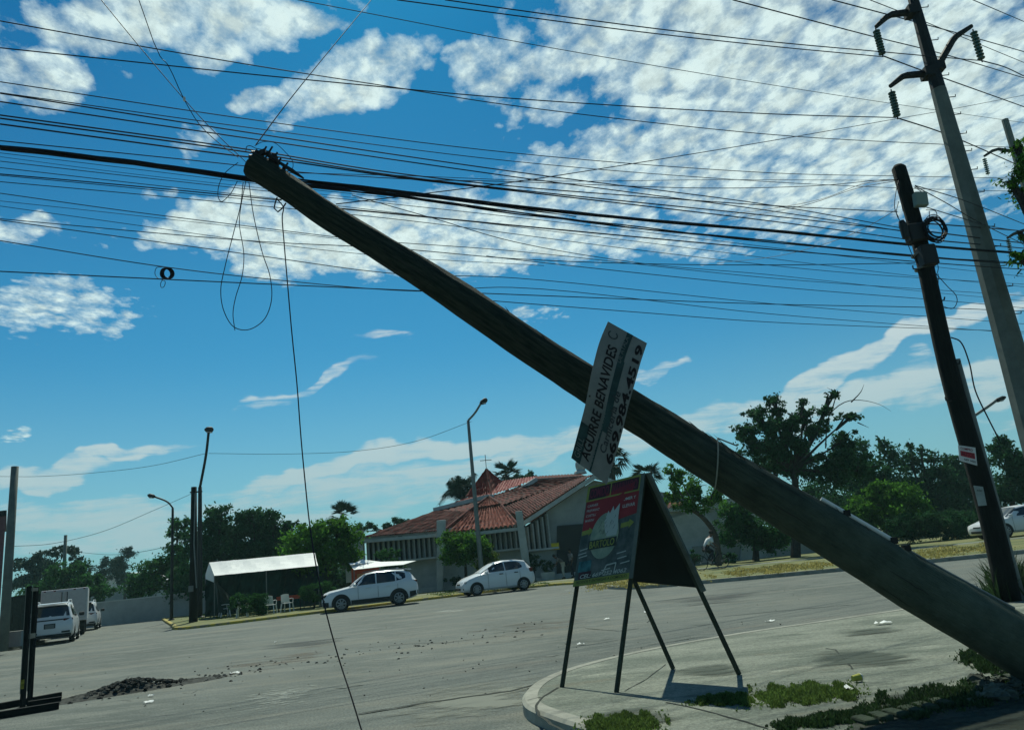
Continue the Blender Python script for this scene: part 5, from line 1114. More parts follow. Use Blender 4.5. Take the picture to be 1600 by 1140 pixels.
# pink house edge and dark fence at the far left
ph = thing('house', 'edge of a pink rendered house at the left border', 'house', (at(-8, 1000, 31).x, 31.5, .12))
zz = at(3, 806, 31).z
def hp(z, e=0.): a_, b_ = at(3, 900, 31), at(2, 900, 37); return [(a_.x-5-e, 31-e, z), (a_.x+e, 31-e, z), (b_.x+e, 37+e, z), (b_.x-5-e, 37+e, z)]
mb = MB(); mb.prism(hp(zz), zz-.01); obj('wall', mb, mat('pink_render', (.14, .075, .08), .9, var=.2), ph); mb = MB(); mb.prism(hp(zz+.22, .06), .22); obj('parapet', mb, M_DARK, ph)
fe = thing('gate', 'dark sheet-metal gate between the concrete post and the parked minivan', 'gate', (at(40, 990, 41.5).x, 41.5, .12))
for i in range(5):
    xa = at(14, 960, 41.5).x+i*.42; mb = MB(); mb.box((xa, 41.5, 1.2), (.40, .05, 2.1)); obj('gate_panel', mb, mat('dark_green_metal', (.018, .035, .030), .7, var=.3), fe)
mb = MB(); mb.box((at(34, 960, 41.5).x+.1, 41.6, 2.28), (2.3, .08, .08)); obj('top_rail', mb, M_STEEL, fe)
lw = MB(); a = at(22, 1000, 32.5); lw.box((a.x-.3, 32.5, .42), (1.5, .5, .6)); o = obj('planter_wall', lw, M_WALLGREY); recenter(o); tag(o, 'low grey masonry block at the foot of the concrete post', 'planter')
# ================================================================== TENT AND STALL
YQ = 41.5
tn = thing('tent', 'long frame tent with a bright white gabled roof and green side tarpaulins', 'tent', (at(410, 960, YQ).x, YQ+1.5, .12))
e0, e1 = at(335, 899, YQ), at(497, 883, YQ); r0_, r1_ = at(327, 878, YQ+1.7), at(492, 863, YQ+1.7); f0, f1 = at(321, 897, YQ+3.4), at(483, 882, YQ+3.4)
mb = MB()
def cloth(A, B, C, D, nu=26, nv=7, sag=.05):
    vs = []
    for j in range(nv+1):
        for i in range(nu+1):
            s_, t_ = i/nu, j/nv; p = A.lerp(B, s_).lerp(D.lerp(C, s_), t_); p = p+Vector((0, 0, -sag*math.sin(math.pi*t_)*(1+.3*math.sin(s_*26))+random.uniform(-.008, .008))); vs.append(p)
    return vs, [(j*(nu+1)+i, j*(nu+1)+i+1, (j+1)*(nu+1)+i+1, (j+1)*(nu+1)+i) for j in range(nv) for i in range(nu)]
for q in ((e0, e1, r1_, r0_), (f0, f1, r1_, r0_)): mb.add(*cloth(*q))
mb.add([e0, r0_, f0, f0+Vector((0, 0, -.25)), e0+Vector((0, 0, -.35))], [(0, 1, 2, 3, 4)])
obj('canopy', mb, M_TARPW, tn)
for p in (e0, e1, f0, f1, e0.lerp(e1, .5)):
    mb = MB(); mb.tube([Vector((p.x, p.y, .12)), p], .03, 8); obj('post', mb, M_GALV, tn)
mb = MB(); vs, fs = cloth(Vector((f0.x, f0.y, .15)), Vector((f1.x+1, f1.y, .15)), f1+Vector((1, 0, 0)), f0, 40, 6, 0)
vs = [v+Vector((0, .12*math.sin(v.x*5)+.05*math.sin(v.x*17+v.z*4), 0)) for v in vs]; mb.add(vs, fs); obj('side_tarpaulin', mb, M_TARPG, tn)
mb = MB(); vs, fs = cloth(Vector((e0.x+.1, e0.y+.2, .4)), Vector((e0.x+.6, f0.y, .15)), f0+Vector((.1, 0, 0)), e0+Vector((.05, .2, -.1)), 12, 6, 0)
vs = [v+Vector((.10*math.sin(v.y*7), 0, 0)) for v in vs]; mb.add(vs, fs); obj('side_tarpaulin', mb, M_TARPG, tn)
st_ = thing('food_stall', 'red stall front under a crumpled white tarpaulin behind the white SUV', 'food stall', (at(590, 930, 44).x, 44, .12))
T_ = [at(x, y, Y) for x, y, Y in ((548, 882, 43.2), (566, 874, 44), (606, 879, 45), (650, 876, 45.5), (630, 882, 43.6), (605, 884, 43.2), (553, 890, 42.8), (545, 879, 44))]
mb = MB(); mb.add(T_+[at(585, 878, 44)], [(8, i, (i+1) % 8) for i in range(8)]); o = obj('tarpaulin', mb, M_TARPW, st_); sf = o.modifiers.new('solid', 'SOLIDIFY'); sf.thickness = .02
mb = MB(); a = at(549, 891, 43.4); b = at(592, 887, 43.4); mb.box(((a.x+b.x)/2, 43.4, (a.z+.12)/2+.1), (b.x-a.x, .1, a.z-.12)); obj('counter_front', mb, M_RED, st_)
for p in (T_[6], T_[4], T_[1]):
    mb = MB(); mb.tube([Vector((p.x, p.y, .12)), p], .025, 6); obj('post', mb, M_GALV, st_)
mb = MB(); mb.box(at(572, 900, 43.33), (1.0, .02, .35)); obj('menu_board', mb, mat('faded_orange', (.42, .20, .09), .8, var=.3, scale=9), st_)
# plastic chairs
def make_chair():
    t = thing('plastic_chair', '', 'chair', (0, 0, 0)); z = .43
    mb = MB(); mb.box((0, 0, z), (.46, .44, .035)); obj('seat', mb, M_PLAS, t, local=True)
    mb = MB()
    vs = []
    for j in range(7):
        for i in range(7):
            s_, t_ = i/6*2-1, j/6; vs.append(((s_*(.22-.02*t_)), .20+.06*t_+.03*(1-s_*s_), z+.05+.40*t_-.03*s_*s_*t_))
    mb.add(vs, [(j*7+i, j*7+i+1, (j+1)*7+i+1, (j+1)*7+i) for j in range(6) for i in range(6)]); o = obj('backrest', mb, M_PLAS, t, local=True); sf = o.modifiers.new('solid', 'SOLIDIFY'); sf.thickness = .02
    for sx in (-1, 1):
        mb = MB(); mb.beam((sx*.21, -.19, z), (sx*.25, -.24, 0), .045, .05); obj('leg', mb, M_PLAS, t, local=True)
        mb = MB(); mb.beam((sx*.21, .19, z), (sx*.25, .26, 0), .045, .05); obj('leg', mb, M_PLAS, t, local=True)
        mb = MB(); mb.tube([(sx*.23, -.18, z), (sx*.25, -.18, z+.2), (sx*.25, .05, z+.22), (sx*.22, .22, z+.20)], .018, 6); obj('armrest', mb, M_PLAS, t, local=True)
    return t
c0 = make_chair()
for i, (x, y, Y, rz, lab) in enumerate([(423, 960, 39.4, math.pi, 'white plastic chair under the tent, left one of the clear pair'), (449, 957, 40.0, math.pi-.1, 'white plastic chair under the tent, right one of the clear pair'), (379, 966, 39.0, math.pi+.2, 'white plastic chair half hidden by the clipped hedge'), (351, 962, 42.5, 2.2, 'white plastic chair at the left end of the tent behind the hedge')]):
    t = c0 if i == 0 else copy_tree(c0); p = at(x, y, Y); t.location = (p.x, Y, .12); t.rotation_euler = (0, 0, rz); t['label'] = lab; t['group'] = 'plastic chairs under the tent'
tbm = thing('table', 'small table with a red cloth under the tent right of the chairs', 'table', (at(455, 950, 41.6).x, 41.8, .12))
mb = MB(); p = at(455, 935, 41.8); mb.box((p.x, 41.8, .86), (1.3, .8, .04)); mb.box((p.x, 41.4, .78), (1.3, .02, .18)); obj('tablecloth', mb, M_RED, tbm)
for sx in (-1, 1):
    for sy in (-1, 1): mb = MB(); mb.beam((p.x+sx*.58, 41.8+sy*.33, .12), (p.x+sx*.58, 41.8+sy*.33, .84), .04, .04); obj('leg', mb, M_STEEL, tbm)
# planter with a round bush by the church door
pn = thing('planter', 'white square planter with a round bush left of the church door', 'planter', (at(857, 905, 48).x, 48, .12))
q = at(857, 905, 48); s0, s1 = .36, .44; z0, z1 = .12, at(857, 893, 48).z; mb = MB()
mb.add([(q.x+a*s_, 48+b*s_, z) for s_, z in ((s0, z0), (s1, z1)) for a, b in ((-1, -1), (1, -1), (1, 1), (-1, 1))]+[(q.x+a*s1*.85, 48+b*s1*.85, z1) for a, b in ((-1, -1), (1, -1), (1, 1), (-1, 1))], [(3, 2, 1, 0), (0, 1, 5, 4), (1, 2, 6, 5), (2, 3, 7, 6), (3, 0, 4, 7), (4, 5, 9, 8), (5, 6, 10, 9), (6, 7, 11, 10), (7, 4, 8, 11)]); obj('pot', mb, M_WHITE, pn)

# ================================================================== PLANTS
def leaves(blobs, n, size, asp=.45, droop=.3, clump=None, fill=.55):
    """n leaf quads scattered over the ellipsoids (centre, radii), gathered in clumps so gaps stay open"""
    V = []; wts = np.array([b[1][0]*b[1][2]*(b[1][1]**.5) for b in blobs]); wts /= wts.sum(); cnt = rng.multinomial(n, wts)
    for (c, r), m in zip(blobs, cnt):
        if m == 0: continue
        k = max(3, int(clump or m/55)); d = rng.normal(size=(k, 3)); d /= np.linalg.norm(d, axis=1)[:, None]
        rad_ = rng.uniform(fill, 1.22, (k, 1)); cc_ = np.array(c)+d*rad_*np.array(r)*.88; cs = rng.uniform(.10, .34, (k, 1))*min(r[0], r[2])
        ci = rng.integers(0, k, m); p = cc_[ci]+rng.normal(size=(m, 3))*cs[ci]*np.array([1, 1, .75])
        V.append(p)
    P = np.concatenate(V); m = len(P)
    a = rng.normal(size=(m, 3)); a[:, 2] -= droop; a /= np.linalg.norm(a, axis=1)[:, None]
    b = rng.normal(size=(m, 3)); b[:, 2] *= .6; b = np.cross(a, b); b /= np.linalg.norm(b, axis=1)[:, None]
    s_ = size*rng.uniform(.6, 1.35, (m, 1)); w_ = s_*asp
    v = np.stack([P-a*s_*.5, P+b*w_*.5-a*s_*.05, P+a*s_*.5, P-b*w_*.5-a*s_*.05], 1).reshape(-1, 3)
    return v
def leafmesh(name, v, m, parent):
    n = len(v)//4; me = bpy.data.meshes.new(name); me.vertices.add(n*4); M_ = np.array(wmat(parent).inverted()) if parent else np.eye(4)
    v = v@M_[:3, :3].T+M_[:3, 3]; me.vertices.foreach_set('co', v.astype('f').ravel()); me.loops.add(n*4); me.loops.foreach_set('vertex_index', np.arange(n*4, dtype='i')); me.polygons.add(n); me.polygons.foreach_set('loop_start', np.arange(0, n*4, 4, dtype='i')); me.polygons.foreach_set('loop_total', np.full(n, 4, 'i'))
    me.update(calc_edges=True); me.materials.append(m); o = bpy.data.objects.new(name, me); COL.objects.link(o); o.parent = parent; return o
def tree(name, label, cat, Y, foot, blobs, n, size, m, bark=M_BARKD, tr=.18, group=None, dep=.8, asp=.45, fill=.5, z0=.12, bare=None, trunkpts=None, clump=None):
    """blobs: (x, y, rx, ry) as the photo shows the crown, built at distance Y with real depth"""
    sc_ = Y/FP/.968
    f = at(foot[0], foot[1], Y); f.z = z0; t = thing(name, label, cat, f, group=group); B = []
    for i, (x, y, rx, ry) in enumerate(blobs):
        c = at(x, y, Y); r = (rx*sc_, max(rx, ry)*sc_*dep, ry*sc_); B.append((Vector((c.x, Y+random.uniform(-.4, .4)*r[1], max(c.z, z0+.2))), r))
    leafmesh('crown', leaves([(tuple(c), r) for c, r in B], int(n*1.6), size*.80, asp*1.1, fill=fill*.8, clump=clump or max(6, int(n/len(B)/60))), m, t)
    if tr > 0:
        mb = MB(); fx, fy = f.x, f.y
        cm = sum((c for c, r in B), Vector())/len(B); zlow = min(c.z-r[2]*.5 for c, r in B); tp = Vector((cm.x*.5+fx*.5, Y, max(z0+.5, zlow)))
        if trunkpts: Q = [at(x, y, Y) for x, y in trunkpts]; Q = [f]+Q; tp = Q[-1]; mb.tube(crom(Q, 4), [tr*(1.15-.5*i/(4*(len(Q)-1))) for i in range(4*(len(Q)-1)+1)], 8)
        else: mb.tube(crom([f, f.lerp(tp, .5)+Vector((random.uniform(-.1, .1), 0, 0)), tp], 4), [tr*(1.2-.4*i/8) for i in range(9)], 8)
        for c, r in B:
            mid_ = tp.lerp(c, .5)+Vector((random.uniform(-.2, .2), random.uniform(-.2, .2), -.1*r[2])); mb.tube(crom([tp, mid_, c], 3), [tr*.42*(1-.75*i/6) for i in range(7)], 6)
            for _ in range(4):
                e = c+Vector((random.uniform(-.8, .8)*r[0], random.uniform(-.7, .7)*r[1], random.uniform(-.3, .85)*r[2])); mb.tube([c.lerp(tp, .25), c.lerp(e, .5)+Vector((0, 0, .08)), e], [tr*.28, tr*.16, tr*.05], 5)
        if bare:
            for pl_ in bare: Q = [at(x, y, Y) for x, y in pl_]; mb.tube(crom(Q, 3), [tr*.16*(1-.85*i/(3*(len(Q)-1))) for i in range(3*(len(Q)-1)+1)], 5)
        obj('trunk', mb, bark, t)
    return t
GT = 'trees behind the road'
tree('leafy_tree', 'tall dark tree with drooping leaf clusters right behind the tent roof, left part', 'tree', 56, (345, 950), [(325, 820, 20, 26), (345, 808, 16, 18), (350, 850, 36, 36), (318, 870, 26, 30), (300, 845, 18, 22), (325, 900, 44, 30), (300, 925, 30, 20)], 9500, .34, LF_DARK, group=GT)
tree('leafy_tree', 'tallest dark tree behind the middle of the tent', 'tree', 57, (400, 950), [(398, 806, 24, 16), (380, 812, 14, 14), (392, 840, 38, 30), (415, 865, 40, 26), (372, 870, 22, 22)], 8000, .34, LF_DARK, group=GT)
tree('leafy_tree', 'dark tree with two slanting leafy branches behind the right end of the tent', 'tree', 57, (450, 950), [(426, 808, 10, 13), (421, 825, 12, 12), (452, 818, 15, 9), (442, 832, 16, 10), (440, 862, 34, 26), (468, 850, 24, 16), (480, 885, 40, 26), (500, 910, 44, 22), (530, 900, 30, 26)], 9000, .33, LF_DARK, group=GT)
tree('leafy_tree', 'mid green tree behind the arm of the left street lamp', 'tree', 60, (262, 950), [(270, 872, 24, 26), (240, 895, 28, 24), (285, 900, 28, 30), (282, 830, 12, 20), (215, 915, 30, 18), (292, 815, 8, 8)], 7500, .32, LF_MID, group=GT)
tree('leafy_tree', 'airy dark tree with flat umbrella branches at the left', 'tree', 82, (70, 950), [(90, 862, 26, 9), (105, 858, 16, 5), (62, 873, 22, 10), (30, 880, 12, 10), (70, 892, 42, 18), (40, 910, 34, 16), (120, 880, 12, 14)], 5500, .42, LF_BLUE, group=GT, fill=.3)
tree('leafy_tree', 'bushy green tree behind the box truck', 'tree', 68, (120, 960), [(100, 902, 34, 18), (140, 908, 34, 20), (80, 925, 30, 20), (155, 925, 26, 14), (118, 890, 22, 12), (60, 940, 40, 20)], 8500, .36, LF_MID, group=GT)
tree('leafy_tree', 'slim wind-blown tree, right of two against the sky at the far left', 'tree', 105, (195, 930), [(200, 862, 12, 10), (190, 880, 16, 14), (186, 898, 20, 12)], 2600, .5, LF_BLUE, group=GT, asp=.25)
tree('leafy_tree', 'slim feathery tree, left of two against the sky at the far left', 'tree', 108, (163, 930), [(164, 880, 9, 12), (160, 897, 14, 10)], 1500, .5, LF_BLUE, group=GT, asp=.25)
tree('leafy_tree', 'broad round tree with a bright top over the right end of the tent', 'tree', 45.5, (505, 950), [(500, 832, 30, 20), (535, 845, 28, 26), (475, 850, 24, 22), (505, 868, 46, 28), (545, 872, 22, 18), (485, 888, 24, 14), (530, 822, 22, 12)], 11000, .26, LF_LITE, group=GT, dep=.7)
tree('clipped_tree', 'clipped round tree standing between the two white piers of the church', 'tree', 46.5, (728, 912), [(712, 845, 24, 14), (738, 848, 26, 16), (722, 862, 32, 17), (750, 860, 16, 14), (705, 862, 16, 12)], 9000, .20, LF_LITE, group=GT, tr=.10, fill=.62, trunkpts=[(728, 895), (727, 878)])
tree('shrub', 'loose light green shrub beside the church lamp, right of the clipped tree', 'shrub', 46.8, (768, 900), [(760, 868, 12, 14), (772, 880, 20, 12), (755, 885, 14, 12), (783, 885, 12, 8)], 3000, .17, LF_YEL, tr=.05)
tree('shrub', 'light green shrub in front of the slatted windows left of the first pier', 'shrub', 47.5, (613, 905), [(608, 866, 16, 9), (615, 882, 20, 14)], 2200, .18, LF_MID, tr=.06)
tree('leafy_tree', 'small tree tops above the left end of the church roof', 'tree', 75, (600, 900), [(580, 822, 12, 6), (605, 822, 10, 5), (622, 814, 10, 7), (635, 813, 7, 4), (560, 828, 12, 8)], 1500, .34, LF_DARK, group=GT)
tree('leafy_tree', 'dark tree tops just right of the church tower palm', 'tree', 72, (820, 850), [(812, 747, 12, 7), (826, 744, 9, 6), (800, 752, 14, 8)], 1500, .34, LF_DARK, group=GT)
tree('leafy_tree', 'slender light green tree arching beside the slope of the black board', 'tree', 41, (1124, 890), [(1060, 745, 22, 14), (1050, 768, 20, 18), (1085, 765, 26, 20), (1105, 785, 26, 16), (1075, 790, 26, 14), (1120, 772, 18, 18), (1045, 735, 12, 8)], 4200, .20, LF_LITE, group=GT, fill=.25, trunkpts=[(1122, 860), (1116, 832), (1098, 808), (1080, 795)], tr=.16, bark=M_BARK)
tree('leafy_tree', 'dense rounded tree with a yellow-green top left of the fallen pole', 'tree', 43, (1181, 874), [(1140, 808, 20, 18), (1150, 830, 28, 18), (1185, 828, 34, 24), (1210, 840, 26, 18), (1160, 798, 18, 10)], 9000, .22, LF_MID, group=GT, trunkpts=[(1181, 860), (1179, 845)], fill=.6)
tree('leafy_tree', 'big open tree with bare twigs reaching right above the fallen pole', 'tree', 41, (1245, 880), [(1208, 625, 16, 14), (1180, 648, 26, 12), (1165, 672, 22, 16), (1200, 665, 30, 16), (1255, 628, 10, 8), (1262, 645, 16, 12), (1300, 618, 14, 8), (1290, 640, 16, 10), (1330, 650, 22, 9), (1275, 672, 30, 16), (1240, 690, 40, 22), (1190, 700, 36, 22), (1320, 688, 26, 16), (1225, 725, 60, 26), (1300, 730, 50, 26), (1350, 735, 30, 18), (1240, 655, 18, 10), (1215, 645, 16, 10), (1232, 665, 24, 12)], 19000, .24, LF_DARK, group=GT, fill=.05, tr=.24, trunkpts=[(1244, 840), (1246, 790), (1240, 735)], clump=26,
     bare=[[(1290, 700), (1295, 650), (1320, 628), (1345, 625), (1375, 632), (1392, 642)], [(1300, 640), (1305, 615), (1292, 605)], [(1330, 628), (1345, 612), (1350, 600)], [(1340, 660), (1358, 668)]])
tree('leafy_tree', 'dark tree with upright leafy tips between the big tree and the dark pole', 'tree', 58, (1370, 860), [(1345, 705, 20, 18), (1378, 692, 8, 12), (1390, 715, 22, 20), (1340, 745, 34, 28), (1390, 750, 34, 30), (1365, 770, 46, 24), (1360, 800, 56, 26), (1300, 780, 50, 36), (1310, 820, 50, 24), (1370, 828, 60, 16)], 15000, .34, LF_DARK, group=GT)
tree('leafy_tree', 'dark tree with a notched top just left of the upright dark pole', 'tree', 59, (1440, 850), [(1422, 695, 6, 8), (1440, 705, 8, 9), (1425, 722, 20, 16), (1460, 715, 12, 10), (1450, 745, 36, 26), (1420, 760, 30, 24), (1475, 770, 26, 22), (1450, 790, 50, 22), (1440, 815, 60, 16)], 12000, .34, LF_DARK, group=GT)
tree('leafy_tree', 'dark tree directly behind the small red and white sign', 'tree', 60, (1510, 840), [(1485, 722, 14, 12), (1505, 730, 20, 14), (1500, 760, 34, 24), (1530, 770, 30, 24), (1510, 792, 44, 18), (1530, 808, 40, 14)], 10000, .34, LF_DARK, group=GT)
tree('leafy_tree', 'dark tree whose crown rises behind the small curved street lamp at the right edge', 'tree', 47, (1585, 830), [(1562, 692, 14, 12), (1550, 700, 8, 6), (1575, 720, 26, 22), (1600, 755, 34, 36), (1560, 765, 22, 22), (1630, 740, 36, 36)], 8000, .30, LF_DARK, group=GT)
tree('leafy_tree', 'low rounded tree with a bright top above the upper edge of the fallen pole', 'tree', 46, (1390, 860), [(1375, 768, 26, 14), (1400, 772, 30, 16), (1385, 795, 42, 26), (1425, 790, 24, 16), (1350, 800, 22, 22)], 9000, .24, LF_LITE, group=GT, fill=.6)
tree('hedge', 'long dark clipped hedge left of the upright dark pole', 'hedge', 44, (1480, 860), [(1445, 818, 20, 18), (1475, 822, 26, 20), (1510, 822, 26, 20), (1540, 822, 20, 18), (1415, 828, 22, 20)], 12000, .17, LF_DARK, tr=0, fill=.7)
tree('hedge', 'clipped flat-topped hedge in front of the tent', 'hedge', 38.8, (385, 965), [(372, 936, 14, 7), (392, 935, 16, 7), (408, 934, 10, 6), (385, 947, 24, 8), (405, 948, 12, 12)], 7000, .11, LF_MID, tr=0, fill=.7)
tree('hedge', 'short clipped hedge in front of the nose of the white SUV', 'hedge', 40.0, (490, 955), [(480, 918, 12, 6), (500, 916, 16, 6), (488, 930, 20, 9), (515, 922, 10, 6)], 5000, .11, LF_MID, tr=.05, fill=.7)
tree('shrub', 'dark shrub mass around the cyclist behind the path', 'shrub', 43.5, (1090, 882), [(1084, 868, 10, 8), (1078, 874, 12, 9), (1122, 870, 8, 10), (1137, 872, 12, 9)], 3000, .16, LF_DARK, tr=0)
tree('shrub', 'low dark flower bed plants between the church piers', 'shrub', 48.6, (720, 915), [(705, 908, 12, 8), (730, 910, 14, 6), (748, 906, 8, 8)], 1800, .15, LF_DARK, tr=0)
tree('shrub', 'small palm-like shrub in front of the gable wall left of the planter', 'shrub', 48.8, (832, 900), [(838, 872, 12, 6), (830, 882, 8, 8), (846, 878, 8, 5)], 900, .22, LF_DARK, tr=.05, asp=.2)
q = at(857, 886, 48); leafmesh('bush', leaves([((q.x, 48, q.z), (.36, .36, .30))], 1500, .09, .5, fill=.7), LF_DARK, pn)
# leaves of a near tree entering at the right edge
tree('leafy_tree', 'near branch of long drooping leaves at the right edge beside the concrete pole', 'tree', 13.0, (1760, 960), [(1590, 232, 22, 14), (1600, 268, 34, 22), (1578, 290, 26, 16), (1605, 312, 26, 16), (1598, 372, 12, 12), (1592, 402, 14, 14), (1640, 300, 50, 80), (1650, 400, 50, 60)], 5200, .13, LF_LITE, tr=.16, fill=.15, asp=.30, trunkpts=[(1740, 800), (1700, 500)], dep=.6, clump=14, z0=.12)
# palms
def fan_palm(label, Y, foot, cx, cy, r, nf=22, group='palms', droop=.12, z0=.12):
    f = at(foot[0], foot[1], Y); f.z = z0; c = at(cx, cy, Y); c.y = Y; t = thing('palm_tree', label, 'palm', f, group=group); R_ = r*Y/FP/.968
    mb = MB(); mb.tube([f, f.lerp(c, .5), c], [.28, .20, .16], 10); obj('trunk', mb, M_BARK, t)
    vs = []; fs = []
    for k in range(nf):
        a = random.uniform(0, 6.283); e = math.asin(random.uniform(-.35, .98)); d = Vector((math.cos(a)*math.cos(e), math.sin(a)*math.cos(e), math.sin(e))); h = c+d*R_*.42+Vector((0, 0, -.03*R_))
        s_ = d.cross(Vector((0, 0, 1))).normalized(); u = s_.cross(d)
        o = len(vs); vs += [c+s_*.05, c-s_*.05, h]; fs.append((o, o+1, o+2))
        tilt = random.uniform(-.5, .5); pl1 = (s_*math.cos(tilt)+u*math.sin(tilt))
        for j in range(10):
            b = -1.15+2.3*j/9; dd = (d*math.cos(b)+pl1*math.sin(b)).normalized(); ln = R_*random.uniform(.55, .66)*(1-.15*abs(b)); tip_ = h+dd*ln+Vector((0, 0, -droop*ln)); m_ = h+dd*ln*.5+Vector((0, 0, .02*ln)); sd_ = dd.cross(u).normalized()*R_*.042
            o = len(vs); vs += [h, m_+sd_, tip_, m_-sd_]; fs.append((o, o+1, o+2, o+3))
    mb = MB(); mb.add(vs, fs); obj('fronds', mb, LF_PALM, t)
    # skirt of dead fronds
    q = leaves([(tuple(c+Vector((0, 0, -R_*.45))), (R_*.22, R_*.22, R_*.35))], 120, R_*.3, .2, droop=3.); leafmesh('dead_fronds', q, M_BARK, t); return t
fan_palm('fan palm standing above the round tree right of the tent', 66, (537, 900), 535, 806, 29)
fan_palm('fan palm with spread fronds right of the church tower', 68, (795, 850), 791, 742, 32)
fan_palm('small distant fan palm between the trees at the far left', 100, (139, 930), 140, 888, 13, 22)
fan_palm('fan palm seen just right of the metal sign foot', 62, (962, 880), 958, 722, 36, droop=.5)
fan_palm('fan palm showing above the top corner of the painted board', 64, (1012, 880), 1010, 742, 30)
fan_palm('short round fan palm left of the church tower', 63, (722, 880), 722, 764, 26, 44)
def feather_palm(label, Y, foot, cx, cy, fr_):
    f = at(foot[0], foot[1], Y); f.z = .12; c = at(cx, cy, Y); t = thing('palm_tree', label, 'palm', f, group='palms'); mb = MB(); mb.tube([f, c], [.2, .14], 8); obj('trunk', mb, M_BARK, t)
    vs = []; fs = []
    for (x, y, hx, hy) in fr_:
        Q = crom([c, at(hx, hy, Y+random.uniform(-.5, .5)), at(x, y, Y+random.uniform(-1, 1))], 8)
        for i in range(len(Q)-1):
            for sgn in (-1, 1):
                for q_ in range(2):
                    p = Q[i].lerp(Q[i+1], q_/2); d = (Q[i+1]-Q[i]).normalized(); s_ = d.cross(Vector((0, 1, 0))).normalized(); ln = .75*(1-.5*i/len(Q)); tip_ = p+(d*.5+s_*sgn*.6+Vector((0, random.uniform(-.5, .5), -.55))).normalized()*ln
                    o = len(vs); vs += [p-d*.04, p+d*.04, tip_]; fs.append((o, o+1, o+2))
    mb = MB(); mb.add(vs, fs); obj('fronds', mb, LF_PALM, t); return t
feather_palm('feathery palm with a long frond arching down to the roof left of the tower', 62, (728, 860), 722, 775, [(685, 788, 700, 770), (690, 776, 704, 764), (700, 752, 708, 760), (716, 742, 716, 756), (742, 738, 734, 752), (745, 756, 736, 762), (706, 745, 710, 756)])

